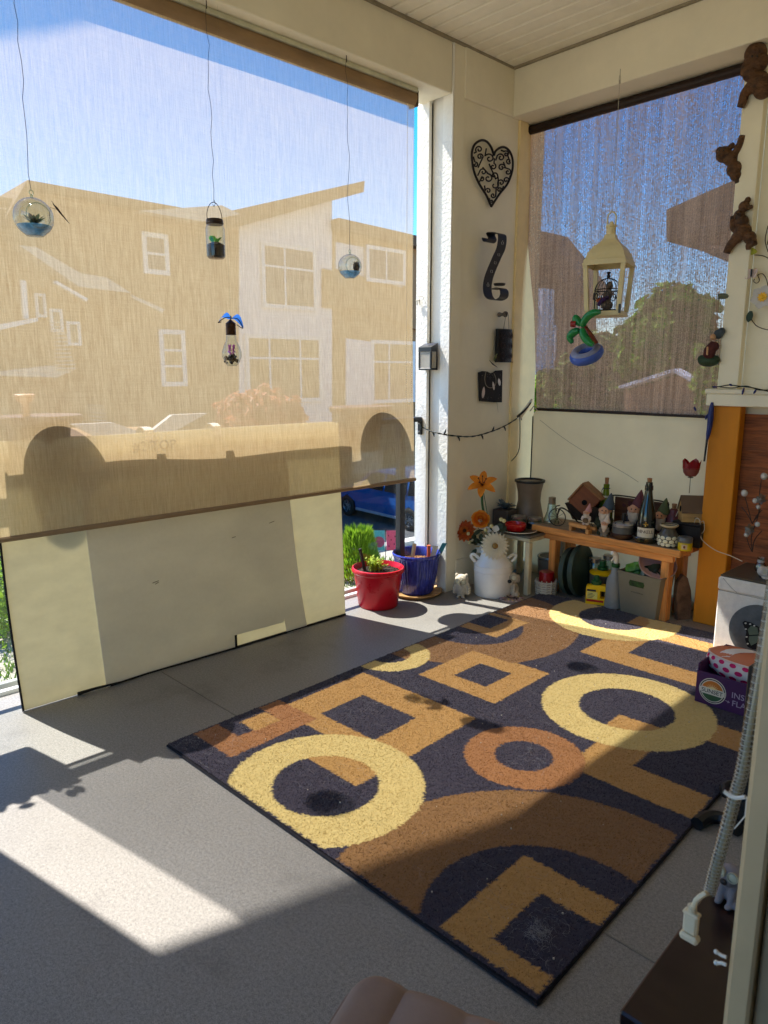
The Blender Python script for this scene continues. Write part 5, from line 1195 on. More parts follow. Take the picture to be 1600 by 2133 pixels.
for x in (BX0+.11, BX1-.115):
    for y in (BY0+.035, BY1-.075):
        b = MB(); b.bbox((x, y, 0), (x+.045, y+.06, ZB_-.081), .003); b.build('leg', mPineZ, t, True)
mChip = M('chipped_cream_paint', (214, 204, 172), .5, var=.08, dirt=.55, scale=9, bump=.15)
ZS = .372; t = thing('painted_stool', 'chipped cream stool beside the pine bench carrying jars and a red bowl', 'stool', (-2.62, 3.7, 0))
b = MB(); b.bbox((-2.80, 3.52, ZS-.038), (-2.44, 3.93, ZS-.012), .006); b.build('apron', mChip, t, True)
b = MB(); b.bbox((-2.81, 3.51, ZS-.012), (-2.43, 3.94, ZS), .005); b.build('top', M('grey_stool_top', (120, 112, 98), .6, dirt=.6, bump=.2), t, True)
for x in (-2.80, -2.475):
    for y in (3.52, 3.89): b = MB(); b.bbox((x, y, 0), (x+.034, y+.036, ZS-.039), .004); b.build('leg', mChip, t, True)

# ------------------------------------------------------------------ things on the stool
def stand(px, py, z): return at(px, py, 'z', z)
def lathe_px(b, k, prof, n=24, **kw): b.lathe([(r*k, h*k) for r, h in prof], n, **kw); return b
p = stand(1088, 1052, ZS); p = Vector((-2.70, 3.87, ZS)); k = mpp(p)
t = thing('waisted_vase', 'tall grey-brown waisted container with a dark rim behind the two lidded jars', 'vase', p)
b = MB(); lathe_px(b, k, [(0, 0), (31, 0), (32, 6), (27, 26), (23, 46), (24, 64), (28, 82), (28.5, 86)], 28); b.build('body', M('taupe_ceramic', (134, 116, 98), .4, var=.1), t)
b = MB(); lathe_px(b, k, [(28, 84), (31, 85), (31, 89), (27, 90), (25, 84)], 28, cap=False); b.build('rim', mBlackM, t)
p = Vector((-2.765, 3.70, ZS)); k = mpp(p)
t = thing('square_planter', 'dark square pot with a grey-blue succulent left of the lidded jars', 'planter', p, rz=.1)
b = MB(); b.bbox((-19*k, -19*k, 0), (19*k, 19*k, 33*k), .004); b.build('pot', M('charcoal_pot', (74, 68, 64), .7), t)
b = MB()
for i in range(16): petal(b, (0, 0, 33*k), (0, 0, 1), i*2.4, (26-6*(i % 2))*k, 6*k, .25+.09*(i % 8), cup=.3)
b.build('succulent', M('grey_blue_leaf', (112, 126, 128), .5, var=.2, bump=0, thin=.15), t)
for (x, y, lab) in ((-2.63, 3.66, 'left of two lidded glass jars behind the red bowl'), (-2.535, 3.70, 'right of two lidded glass jars behind the red bowl, next to the bulb bottle')):
    p = Vector((x, y, ZS)); k = mpp(p); t = thing('lidded_jar', lab, 'jar', p, group='lidded jars on the stool')
    b = MB(); lathe_px(b, k, [(0, 0), (15, 0), (16, 2), (16, 18), (13, 22)], 22); b.build('glass', mGl2, t)
    b = MB(); lathe_px(b, k, [(0, 1), (14, 1), (14.5, 14), (6, 16), (0, 15)], 16); b.build('filling', M('grey_filling', (74, 76, 74), .8, var=.4, scale=60), t)
    b = MB(); lathe_px(b, k, [(14, 22), (14.5, 23), (14.5, 27), (0, 27.6)], 22); b.build('lid', M('steel_lid', (176, 172, 166), .3, metal=.8, bump=0), t)
p = Vector((-2.58, 3.565, ZS)); k = mpp(p)
t = thing('dinner_plate', 'pale-rimmed dark plate under the red bowl on the stool', 'plate', p+Vector((.02, .01, 0)))
b = MB(); lathe_px(b, k, [(0, 0), (20, 0), (36, 4), (37, 5.5), (35, 5.6), (20, 2), (0, 1.8)], 30); b.build('plate', M('dark_plate', (92, 84, 76), .3, bump=0), t); b = MB(); lathe_px(b, k, [(35.6, 4.4), (37.4, 5.2), (37, 6.4), (35.4, 5.7)], 30, cap=False); b.build('rim', M('white_glaze', (224, 218, 204), .25, bump=0), t)
t = thing('red_bowl', 'glossy red shallow bowl on the plate in front of the jars', 'bowl', p+Vector((0, 0, .006)))
b = MB(); lathe_px(b, k, [(0, 0), (15, 0), (20, 4), (21.5, 10), (21.5, 16), (20.5, 17), (19.5, 15), (19, 6), (14, 2), (0, 2)], 28); b.build('bowl', M('red_glaze', (190, 14, 16), .18, bump=0, var=.03, spec=.6, coat=.4), t)
p = Vector((-2.452, 3.76, ZS)); k = mpp(p); t = thing('bulb_bottle', 'clear light-bulb shaped bottle with a silver screw cap, between stool and bench', 'bottle', p)
b = MB(); lathe_px(b, k, [(0, 2), (10, 1), (15, 5), (17, 14), (15, 26), (10, 40), (8.5, 54), (8, 57)], 24, cap=False); b.build('glass', mGl2, t); b = MB(); lathe_px(b, k, [(7+.7*(i % 2), 56+i*1.6) for i in range(10)]+[(0, 72)], 18); b.build('screw_cap', M('dull_cap', (150, 138, 118), .35, metal=.7, bump=0), t); b = MB(); b.lathe([(0, 3*k), (11*k, 3*k), (12*k, 9*k), (0, 11*k)], 14); b.build('pebbles', mSoil, t)

# ------------------------------------------------------------------ things on the bench
Z = ZB_+.0015
def spot(px, y): q_ = at(px, 1090, 'y', y); return Vector((q_.x, y, Z))
mBrz = M('dark_bronze', (50, 42, 36), .45, metal=.4, bump=.1)
p = spot(1160, 3.70); k = mpp(p); t = thing('tricycle_planter', 'dark wire tricycle planter with a big spoked wheel, carrying a tapered black bowl', 'planter', p)
b = MB(); wc = Vector((0, 0, 19*k)); b.tube([wc+Vector((18*k*cos(a), 3*k*cos(a), 18*k*sin(a))) for a in [2*pi*i/28 for i in range(28)]], 1.1*k, 6, closed=True)
for i in range(10):
    a = 2*pi*i/10; b.tube([wc, wc+Vector((18*k*cos(a), 3*k*cos(a), 18*k*sin(a)))], .45*k, 4)
b.build('spoked_wheel', mBrz, t)
b = MB(); b.tube(bez([wc, wc+Vector((6*k, 0, 20*k)), wc+Vector((26*k, 0, 16*k)), Vector((40*k, 20*k, 10*k)), Vector((62*k, 20*k, 10*k))], 20), 1.6*k, 6); b.tube(bez([wc+Vector((2*k, -6*k, 14*k)), wc+Vector((-4*k, 0, 22*k)), wc+Vector((0, 8*k, 24*k))], 8), 1.2*k, 6)
for s_ in (-1, 1): b.tube([Vector((64*k+8*k*cos(a), (20+s_*22)*k, 8*k+8*k*sin(a))) for a in [2*pi*i/14 for i in range(14)]], 1*k, 5, closed=True)
o = b.build('frame', mBrz, t)
b = MB(); n4 = [(-1, -.75), (1, -.75), (1, .75), (-1, .75)]; c = Vector((46*k, 46*k, 14*k))
rr = [(26, 0), (30, 10), (38, 30), (40, 34), (37, 34), (30, 14)]
vs = [c+Vector((r*k*a, r*k*d, h*k)) for r, h in rr for a, d in n4]; b.add(vs, [(j*4+i, j*4+(i+1) % 4, (j+1)*4+(i+1) % 4, (j+1)*4+i) for j in range(len(rr)-1) for i in range(4)]+[(3, 2, 1, 0), (20, 21, 22, 23)]); b.build('bowl', M('black_tub', (44, 36, 32), .5), t)
# birdhouse in the tub, tipped on one edge
c = p+Vector((48*k, 30*k, 58*k)); t = thing('birdhouse', 'reddish-brown birdhouse tipped on its corner in the black tub, round entrance hole', 'birdhouse', c, rot=(RAD(-4), RAD(38), RAD(14)))
b = MB(); s = 23*k; b.bbox((-s, -s*.8, -s), (s, s*.8, s), .003); b.build('box', M('birdhouse_front', (124, 72, 44), .7, var=.15, stretch=(1, 1, 6)), t)
b = MB(); b.bbox((-s*1.15, -s*.95, s+.001), (s*1.1, s*1.0, s*1.16), .003); b.build('roof', M('birdhouse_roof', (150, 104, 66), .7, var=.15), t); b = MB(); b.bbox((-s*1.17, -s*.95, -s*.9), (-s*1.01, s*1.0, s), .003); b.build('roof', M('birdhouse_roof', (150, 104, 66)), t)
b = MB(); b.lathe([(0, 0), (5.5*k, 0), (5.5*k, .003), (0, .003)], 16, Tm((3*k, -s*.8-.0005, -2*k), (RAD(90), 0, 0))); b.build('entrance_hole', M('hole_black', (10, 8, 8), .9, bump=0), t)
# swing-top bottle
def bottle(px, y, prof, mat, label, cork=None, name='bottle', extra=None):
    p = spot(px, y); k = mpp(p); t = thing(name, label, 'bottle', p); b = MB(); lathe_px(b, k, prof, 24); b.build('glass', mat, t)
    if cork: b = MB(); lathe_px(b, k, [(cork[0]*.85, cork[1]), (cork[0], cork[2]), (0, cork[2]+.3)], 16); b.build('cork', M('cork', (158, 112, 76), .8, var=.3, scale=60, bump=.4), t)
    return t, k, p
t, k, p = bottle(1259, 3.86, [(0, 0), (13, 0), (14.5, 3), (14.5, 40), (12, 54), (7, 66), (5.5, 84), (6, 92), (4.5, 93)], M('green_yellow_glass', (128, 148, 24), .12, var=.15, scale=5, bump=0, spec=.6, thin=.3), 'yellow-green swing-top bottle with a cork behind the blue-hatted gnome', (4.2, 93, 106))
b = MB(); b.tube([(7*k*cos(a), 7*k*sin(a), 84*k) for a in [2*pi*i/16 for i in range(16)]], .8*k, 5, closed=True); b.tube(bez([(-7*k, 0, 84*k), (-9*k, -2*k, 78*k), (-6*k, -4*k, 72*k), (0, -7*k, 70*k)]), .7*k, 5); b.build('wire_bail', mWire, t); b = MB(); lathe_px(b, k, [(7.2, 62), (7.4, 66), (6.6, 70)], 16, cap=False); b.build('neck_label', M('paper_pale', (214, 204, 170), .7), t)
# gnomes
mFace = M('clay_face', (214, 158, 122), .6, var=.1, bump=.1); mBeard = M('clay_beard', (206, 190, 170), .7, var=.12, scale=40, bump=.5, bscale=120, bdist=.004)
def gnome(px, y, k_, label, hatc, coat, h=80, lean=0, z=None, beardc=None):
    p = spot(px, y); k = mpp(p)*h/80*1.05
    if z is not None: p.z = z
    t = thing('garden_gnome', label, 'gnome', p, rz=RAD(18)+lean)
    b = MB(); b.ball((0, 0, 14*k), (15*k, 12*k, 15*k)); b.ball((0, 0, 28*k), (13*k, 10*k, 12*k)); b.ball((-7*k, -8*k, 4*k), (6*k, 8*k, 4*k)); b.ball((7*k, -8*k, 4*k), (6*k, 8*k, 4*k)); b.tube([(-12*k, 0, 32*k), (-15*k, -6*k, 22*k), (-6*k, -13*k, 18*k)], [5*k, 5*k, 4*k], 8); b.tube([(12*k, 0, 32*k), (15*k, -6*k, 22*k), (6*k, -13*k, 18*k)], [5*k, 5*k, 4*k], 8)
    blob('body', b, coat, t, 1.7*k, 5)
    b = MB(); b.ball((0, -2*k, 46*k), (10.5*k, 10*k, 10*k)); b.ball((0, -12*k, 45*k), (3*k, 3.4*k, 2.8*k)); b.ball((-5.5*k, -8.5*k, 43*k), 3.6*k); b.ball((5.5*k, -8.5*k, 43*k), 3.6*k); b.ball((-10.5*k, 0, 47*k), (2.5*k, 3*k, 4*k)); b.ball((10.5*k, 0, 47*k), (2.5*k, 3*k, 4*k)); blob('head', b, mFace, t, 1.1*k, 3)
    for s_ in (-1, 1): b = MB(); b.ball((s_*3.6*k, -10.8*k, 48.5*k), 1.3*k, 8, 6); b.build('eye', mBlackM, t)
    b = MB(); b.ball((0, -9*k, 34*k), (9.5*k, 5*k, 9*k)); b.ball((0, -10*k, 26*k), (6*k, 4*k, 9*k)); b.ball((-8*k, -5*k, 40*k), (3.5*k, 4*k, 6*k)); b.ball((8*k, -5*k, 40*k), (3.5*k, 4*k, 6*k)); b.ball((-4*k, -11*k, 40.5*k), (4.5*k, 2.4*k, 2.2*k)); b.ball((4*k, -11*k, 40.5*k), (4.5*k, 2.4*k, 2.2*k)); blob('beard', b, mBeard if beardc is None else beardc, t, 1.3*k, 2)
    b = MB(); b.lathe([(12*k, 50*k), (12.5*k, 53*k), (11*k, 58*k), (8*k, 66*k), (4.5*k, 75*k), (1*k, 82*k), (0, 82.5*k)], 18, Tm((0, 0, 0), (RAD(-5), RAD(6), 0))); b.build('hat', hatc, t)
    return t
gnome(1259, 3.72, 1, 'gnome with a grey-blue pointed hat and long beard left of the wire basket', M('hat_blue', (70, 84, 96), .7, var=.2), M('coat_dark_green', (44, 54, 40), .7, var=.2), 80)
gnome(1320, 3.82, 1, 'gnome with a maroon pointed hat in front of the wire basket', M('hat_maroon', (104, 56, 62), .7, var=.2), M('coat_navy', (36, 40, 54), .7, var=.2), 88)
gnome(1374, 3.83, 1, 'gnome with an olive green hat half hidden behind the dark wine bottle', M('hat_green', (86, 100, 66), .7, var=.2), M('coat_plum', (60, 36, 40), .7, var=.2), 80)
mPaleC = M('pale_clay', (216, 196, 178), .7, var=.15, scale=30, bump=.4, bscale=90)
gnome(1260, 3.655, 1, 'small unpainted pale gnome with a long beard at the front edge of the bench', mPaleC, M('coat_grey', (120, 112, 100), .7, var=.2), 45, beardc=mPaleC)
p = spot(1210, 3.665); k = mpp(p); t = thing('toy_bench', 'miniature wooden bench the pink-hatted gnome sits on', 'toy bench', p, rz=RAD(-6)); mToy = M('toy_wood', (198, 142, 84), .6, var=.2, stretch=(1, 8, 8), scale=6)
b = MB(); b.bbox((-22*k, -10*k, 10*k), (22*k, 2*k, 18*k), .002); b.build('seat', mToy, t); b = MB(); b.bbox((-34*k, 3*k, 8*k), (34*k, 9*k, 14*k), .002); b.build('rail', mToy, t)
for x in (-24, 18): b = MB(); b.bbox((x*k, -8*k, 0), ((x+7)*k, 6*k, 9.8*k), .001); b.build('leg', mToy, t)
g_ = gnome(1221, 3.655, 1, 'small pale gnome with a pink hat holding a round barrel on the toy bench', M('hat_pink', (196, 140, 136), .7), mPaleC, 42, z=Z+18*k)
b = MB(); kk = k*.5; b.lathe([(0, 0), (10*kk, 0), (12*kk, 6*kk), (10*kk, 12*kk), (0, 12*kk)], 14, Tm((0, -8*kk, 20*kk), (RAD(90), 0, 0))); b.build('barrel', M('barrel_brown', (96, 78, 54), .6), g_)
# wire basket with a wooden back
x0, x1 = spot(1272, 3.87).x, spot(1392, 3.87).x; k = mpp((x0, 3.87, Z)); t = thing('wire_basket', 'black wire-framed wooden crate standing behind the gnomes', 'basket', ((x0+x1)/2, 3.88, Z))
w_ = (x1-x0)/2; h = 72*k
b = MB(); b.bbox((-w_*.93, .0, .004), (w_*.93, .012, h*.95), .003); b.build('wood_back', M('dark_plank', (92, 56, 34), .6, var=.35, scale=4, stretch=(1, 1, 9)), t)
b = MB(); b.tube(bez([(-w_, -.03, 0), (-w_, -.03, h*.8), (-w_*.93, -.03, h), (0, -.03, h*1.02), (w_*.93, -.03, h), (w_, -.03, h*.8), (w_, -.03, 0)], 40), 1.5*k, 6); b.build('rim', mBrz, t)
for z in (.25, .5, .75): b = MB(); b.tube([(-w_, -.03, h*z), (-w_*.9, .015, h*z)], .8*k, 4); b.build('side_wire', mBrz, t); b = MB(); b.tube([(w_, -.03, h*z), (w_*.9, .015, h*z)], .8*k, 4); b.build('side_wire', mBrz, t)
b = MB(); b.tube([(-w_*.96, -.01, 0), (-w_*.96, -.01, h)], .8*k, 4); b.tube([(w_*.96, -.01, 0), (w_*.96, -.01, h)], .8*k, 4); o = b.build('upright_wires', mBrz, t); o['kind'] = 'stuff'
b = MB(); q = random.Random(8)
for i in range(14): petal(b, (-w_*.35+q.uniform(-.02, .10), -.035, h*.7+q.uniform(-.03, .03)), (0, -1, 0), q.uniform(0, 6), 9*k, 4*k, .4, u0=Vector((1, 0, 0)))
b.build('dried_leaves', M('dried_maroon', (82, 44, 46), .8, bump=0), t)
# tin bowl
p = spot(1299, 3.70); k = mpp(p); t = thing('tin_bowl', 'dark round ashtray bowl with a steel lid and knob at the front of the bench', 'bowl', p)
b = MB(); lathe_px(b, k, [(0, 0), (19, 0), (24, 4), (25, 10), (23.5, 12)], 26); b.build('base', M('mahogany', (58, 34, 24), .35, var=.2), t); b = MB(); lathe_px(b, k, [(22.5, 12), (22.5, 24), (21.5, 25), (0, 25)], 26); b.build('body', M('pewter', (92, 92, 90), .4, metal=.3), t)
b = MB(); lathe_px(b, k, [(22, 25.2), (22.2, 30), (18, 33), (0, 34)], 26); b.build('lid', M('steel_lid', (176, 172, 166)), t); b = MB(); lathe_px(b, k, [(1.3, 33), (1.3, 37), (4, 38), (4, 52), (0, 53)], 14); b.build('knob', mBlackM, t)
# wine bottle in a glass ashtray
t, k, p = bottle(1347, 3.70, [(0, 3), (17, 3), (18.5, 6), (18.5, 46), (16, 66), (9.5, 92), (7.2, 108), (7.2, 114), (8.2, 115), (8.2, 119), (7, 120), (6.5, 126), (5, 126.5)], M('dark_green_glass', (10, 22, 16), .08, var=.05, bump=0, spec=.7, coat=.5), 'tall dark green wine bottle with a white label and cork standing in the glass dish', (5, 126, 134), 'wine_bottle')
b = MB(); rows = []
for j in range(5):
    z = (13+20*j/4)*k; rows.append([(18.75*k*sin(a), -18.75*k*cos(a), z) for a in [-1.05+.38+2.1*i/14 for i in range(15)]])
b.sheet(rows); b.build('label', M('paper_label', (222, 210, 190), .6, var=.04), t)
for i, ch in enumerate('HENKELL'):
    a = .38-.72+1.44*i/6; text('letter', ch, 9.5*k, M('label_ink', (74, 60, 50), .6, bump=0), t, (18.95*k*sin(a), -18.95*k*cos(a), 22*k), (RAD(90), 0, a), ext=.0002)
b = MB(); a = .38; cc = Vector((18.9*k*sin(a), -18.9*k*cos(a), 41*k)); s_ = Vector((cos(a), sin(a), 0))
for d in (s_, -s_, Vector((0, 0, 1)), Vector((0, 0, -1))): b.tube([cc, cc+d*4.5*k], [.8*k, 1.8*k], 5)
b.build('gold_cross', M('gold_foil', (206, 170, 84), .3, metal=.6, bump=0), t)
b = MB(); lathe_px(b, k, [(7.6, 109), (8.6, 110), (8.4, 119)], 16, cap=False); b.build('neck_ring', M('dark_green_glass', (10, 22, 16)), t)
t = thing('glass_dish', 'thick clear glass dish under the dark wine bottle', 'dish', p); b = MB(); lathe_px(b, k, [(0, 0), (20, 0), (24, 4), (28, 12), (27, 14), (24, 11), (20, 2.6), (0, 2.5)], 18); b.build('dish', mGl2, t)
# mosaic candle jar
p = spot(1395, 3.70); k = mpp(p); t = thing('mosaic_jar', 'round candle jar with white oval scales and a flared mouth right of the wine bottle', 'jar', p)
b = MB(); lathe_px(b, k, [(0, 0), (14, 0), (19, 5), (21.5, 15), (20, 26), (15, 34), (13, 38), (15, 42), (18, 45), (17, 46), (12, 40)], 26); b.build('body', M('smoked_glass', (84, 80, 70), .2, var=.2, bump=0, spec=.6), t)
q = random.Random(4)
for r_ in range(3):
    for i in range(11):
        a = 2*pi*(i+.5*(r_ % 2))/11; zz = 6+r_*7.2; rr_ = (19.8, 21.6, 20.9)[r_]
        b = MB(); b.ball((0, 0, 0), (5.4*k, 1.2*k, 4.0*k), 8, 5, T=Tm((rr_*k*cos(a), rr_*k*sin(a), zz*k), (0, 0, a+pi/2))); b.build('scale', M('white_scale', (226, 220, 190), .4, var=.05, bump=0), t)
b = MB(); lathe_px(b, k, [(15.2, 41.5), (18.3, 44.6), (17.6, 46.4), (14.4, 43)], 26, cap=False); b.build('mouth_rim', M('cream_rim', (206, 192, 158), .4), t)
p = spot(1431, 3.68); k = mpp(p); t = thing('yellow_jar', 'small yellow jar with a grey lid at the right end of the bench', 'jar', p)
b = MB(); lathe_px(b, k, [(0, 0), (13, 0), (14, 2), (14, 15), (13, 17)], 22); b.build('body', M('yellow_wax', (206, 176, 20), .35, var=.08, bump=0), t); b = MB(); lathe_px(b, k, [(14, 17), (14.4, 18), (14.4, 26), (13, 28), (0, 28)], 22); b.build('lid', M('grey_lid', (112, 112, 110), .4, metal=.4), t)
b = MB(); rows = [[(14.2*k*sin(a), -14.2*k*cos(a), z*k) for a in [-.1+.8*i/6 for i in range(7)]] for z in (4, 14)]; b.sheet(rows); b.build('label', M('paper_tan', (206, 178, 140), .7), t); b = MB(); b.ball((14.3*k*sin(.3), -14.3*k*cos(.3), 9*k), (2.4*k, .8*k, 3*k)); b.build('label_print', M('print_brown', (110, 50, 30), .7), t)
t, k, p = bottle(1402, 3.86, [(0, 0), (14, 0), (15, 3), (15, 40), (12, 52), (8, 58), (8, 64), (6, 66)], M('pink_glass', (126, 66, 72), .25, var=.15, bump=0, spec=.6, thin=.3), 'pink bottle with a cork and white twine behind the candle jar', (5, 66, 76))
b = MB(); b.tube(bez([(-8*k, -6*k, 54*k), (2*k, -9*k, 44*k), (8*k, -8*k, 52*k), (10*k, -4*k, 62*k)]), .9*k, 5); b.tube(bez([(-8*k, -6*k, 54*k), (-11*k, -9*k, 36*k), (-9*k, -12*k, 26*k)]), .9*k, 5); b.ball((-11*k, -12*k, 26*k), 5*k); b.ball((-8*k, -13*k, 20*k), 4*k); b.build('twine', M('white_twine', (214, 204, 186), .8), t)
# black box + pale birdhouse + tulip
x0 = spot(1415, 3.84).x; k = mpp((x0, 3.84, Z)); t = thing('black_box', 'black storage box under the pale birdhouse at the right end of the bench', 'box', (x0+.075, 3.835, Z)); b = MB(); b.bbox((-.075, -.075, 0), (.078, .06, 44*k), .004); b.build('box', M('black_box', (30, 24, 22), .5), t); b = MB(); b.bbox((-.079, -.079, 44*k+.0005), (.08, .062, 49*k), .003); b.build('lid', M('black_box', (30, 24, 22)), t)
zt_ = Z+49*k; t = thing('birdhouse', 'pale pine birdhouse with a grey-brown roof on the black box', 'birdhouse', (x0+.070, 3.83, zt_+.001), rz=RAD(36)); hw = 24*k
gp = [(-hw, 0), (-hw*.25, -0), (hw*.95, 0), (hw*.95, 34*k), (0, 54*k), (-hw, 30*k)]
b = MB(); b.prism([(-hw*.8, 0), (hw*.8, 0), (hw*.8, 26*k), (0, 48*k), (-hw*.8, 26*k)], .12, Matrix(((0, 0, 1, -.06), (1, 0, 0, 0), (0, 1, 0, 0), (0, 0, 0, 1)))); b.build('box', M('pale_pine', (196, 156, 98), .65, var=.2, stretch=(1, 1, 6)), t)
for s_ in (-1, 1):
    b = MB(); b.add([(-.066, 0, 52*k), (.066, 0, 52*k), (.066, s_*hw*1.0, 22*k), (-.066, s_*hw*1.0, 22*k), (-.066, 0, 48.5*k), (.066, 0, 48.5*k), (.066, s_*hw*1.0, 18.5*k), (-.066, s_*hw*1.0, 18.5*k)], [(0, 1, 2, 3), (7, 6, 5, 4), (0, 4, 5, 1), (1, 5, 6, 2), (2, 6, 7, 3), (3, 7, 4, 0)]); b.build('roof', M('taupe_roof', (112, 90, 70), .7, var=.12), t)
b = MB(); b.lathe([(0, 0), (6*k, 0), (6*k, .002), (0, .002)], 16, Tm((-.0605, 0, 24*k), (0, RAD(-90), 0))); b.build('entrance_hole', M('hole_black', (10, 8, 8)), t)
p = at(1437, 1012, 'y', 3.80); k = mpp(p); t = thing('glass_tulip', 'red glass tulip cup on a thin stem rising behind the pale birdhouse', 'glass ornament', p); b = MB(); b.tube([(0, 0, -.04), (0, 0, 18*k)], [.002, .0015], 6); b.ball((0, 0, 18*k), (6*k, 6*k, 1.6*k)); b.build('stem', M('bronze_stem', (110, 84, 60), .4, metal=.5), t)
mTul = M('red_glass', (150, 24, 34), .2, var=.1, bump=0, thin=.35, spec=.6)
b = MB(); lathe_px(b, k, [(0, 20), (10, 21), (15, 28), (17, 38)], 20); b.build('cup', M('pink_frost', (150, 84, 78), .35, bump=0, thin=.3), t)
for i in range(5):
    a = 2*pi*i/5+.3; b = MB(); rows = []
    for j in range(6):
        s_ = j/5; w_ = .72*(1-s_**3); rows.append([((16.8+.6*s_+1.5*s_*s_)*k*cos(a+w_*u_), (16.8+.6*s_+1.5*s_*s_)*k*sin(a+w_*u_), (36+20*s_)*k) for u_ in (-1, -.5, 0, .5, 1)])
    b.sheet(rows); b.build('petal', mTul, t)
t = thing('white_cable', 'thin white cable looping from the bench end across the ochre board', 'cable', at(1460, 1100, 'y', 3.77)); b = MB(); b.tube(bez([at(x, y, 'y', yy) for x, y, yy in ((1445, 1095, 3.78), (1450, 1080, 3.77), (1458, 1085, 3.77), (1459, 1110, 3.77), (1464, 1126, 3.76), (1490, 1146, 3.74), (1520, 1157, 3.70), (1546, 1169, 3.62))], 40), .0022, 6); b.tube(bez([at(x, y, 'y', 3.775) for x, y in ((1460, 1088), (1466, 1086), (1467, 1104), (1461, 1112))], 14), .0016, 5); b.build('cable', M('white_cable', (206, 196, 172), .5, bump=0), t, True)
b = MB(); b.tube(bez([at(x, y, 'y', 3.79) for x, y in ((1440, 1098), (1448, 1078), (1460, 1088), (1452, 1100), (1444, 1088))], 20), .0016, 5); b.build('coil', M('dull_wire', (104, 98, 90), .5), t, True)

# ------------------------------------------------------------------ under the bench and stool
def flr(px, py): return at(px, py, 'z', 0)
p = Vector((-2.50, 3.86, 0)); k = mpp(p); t = thing('grey_urn', 'grey pot with a steel-rimmed black opening behind the wicker basket', 'pot', p); b = MB(); lathe_px(b, k, [(0, 0), (22, 0), (27, 20), (29, 48), (28, 54)], 26); b.build('body', M('grey_glaze', (116, 116, 112), .35), t); b = MB(); lathe_px(b, k, [(28, 53), (30, 56), (29, 59), (25, 58)], 26, cap=False); b.build('rim', M('steel_lid', (176, 172, 166)), t); b = MB(); lathe_px(b, k, [(25, 58), (21, 48), (0, 46)], 26); b.build('dark_inside', mBlackM, t)
p = flr(1133, 1238); p = Vector((p.x, 3.64, 0)); k = mpp(p); t = thing('wicker_basket', 'small white wicker basket under the stool holding a red tin', 'basket', p); mWick = M('white_wicker', (206, 196, 178), .7, var=.15)
for j in range(6):
    b = MB(); z = (2+j*5)*k; b.tube([((19+j*.5+1.1*(-1)**i)*k*cos(2*pi*i/26), (19+j*.5+1.1*(-1)**i)*k*sin(2*pi*i/26), z) for i in range(26)], 2.2*k, 6, closed=True); b.build('weave_course', mWick, t)
b = MB()
for i in range(13): a = 2*pi*i/13; b.tube([(18*k*cos(a), 18*k*sin(a), 0), (21*k*cos(a), 21*k*sin(a), 32*k)], 1.2*k, 5)
o = b.build('stakes', mWick, t); o['kind'] = 'stuff'; b = MB(); b.lathe([(0, 0), (19*k, 0), (19*k, 2*k), (0, 2*k)], 20); b.build('base', mWick, t)
t = thing('red_tin', 'red tin standing in the white wicker basket', 'tin', p+Vector((0, 0, .006))); b = MB(); lathe_px(b, k, [(0, 0), (15, 0), (15.5, 2), (15.5, 44), (14.5, 46), (0, 46)], 24); b.build('tin', M('red_tin', (150, 12, 24), .3, bump=0), t); b = MB(); lathe_px(b, k, [(15.7, 40), (16.1, 41), (15.7, 42)], 24, cap=False); b.build('seam', M('red_tin', (150, 12, 24)), t)
# green pans standing on edge
mGrn = M('dark_green_enamel', (62, 78, 66), .45, var=.1); mBk2 = M('black_inside', (14, 13, 13), .6)
for i, (px, yy, r, lab) in enumerate(((1186, 3.74, 50, 'left of two dark green round pans standing on edge below the bench'), (1206, 3.76, 54, 'right of two dark green round pans on edge, its black inside towards the yellow jug'))):
    p = at(px, 1190, 'y', yy); k = mpp(p); r_ = r*k; t = thing('round_pan', lab, 'pan', (p.x, p.y, r_), rot=(0, RAD(86), RAD(6)), group='dark green pans under the bench')
    b = MB(); b.lathe([(0, -.012), (r_*.85, -.012), (r_*.97, -.004), (r_, .02), (r_*.985, .026), (r_*.95, .022)], 36); b.build('rim', mGrn, t); b = MB(); b.lathe([(r_*.95, .021), (r_*.88, .0), (r_*.2, -.004), (r_*.16, .008), (0, .008)], 36); b.build('inside', mBk2, t)
for px, yy, h, r, lab in ((1238, 3.86, 76, 13.5, 'left of two glass jars with steel lids at the back under the bench'), (1268, 3.87, 88, 14, 'right, taller glass jar with a steel lid at the back under the bench')):
    p = at(px, 1200, 'y', yy); p.z = 0; k = mpp(p); p.z = 15*k; h -= 15; t = thing('storage_jar', lab, 'jar', p, group='storage jars under the bench'); b = MB(); lathe_px(b, k, [(0, 0), (r-1, 0), (r, 3), (r, h-14), (r-2, h-9)], 22); b.build('glass', mGl2, t); b = MB(); lathe_px(b, k, [(r-2, h-9), (r-1, h-8), (r-1, h), (0, h+.5)], 22); b.build('lid', M('steel_lid', (176, 172, 166)), t); b = MB(); lathe_px(b, k, [(0, 1), (r-2, 1), (r-2, h*.5), (0, h*.5)], 16); b.build('contents', M('dark_contents', (60, 58, 56), .8, var=.4, scale=50), t)
t = thing('low_crate', 'grey low crate carrying the storage jars behind the yellow jugs', 'crate', (at(1255, 1200, 'y', 3.87).x, 3.84, 0)); b = MB(); b.bbox((-.11, -.05, 0), (.11, .09, 14.5*k), .004); b.build('crate', M('crate_dark', (58, 56, 52), .7), t)
mYel = M('yellow_plastic', (238, 194, 12), .35, var=.04, bump=0); mGcap = M('green_cap', (24, 84, 40), .4, bump=0)
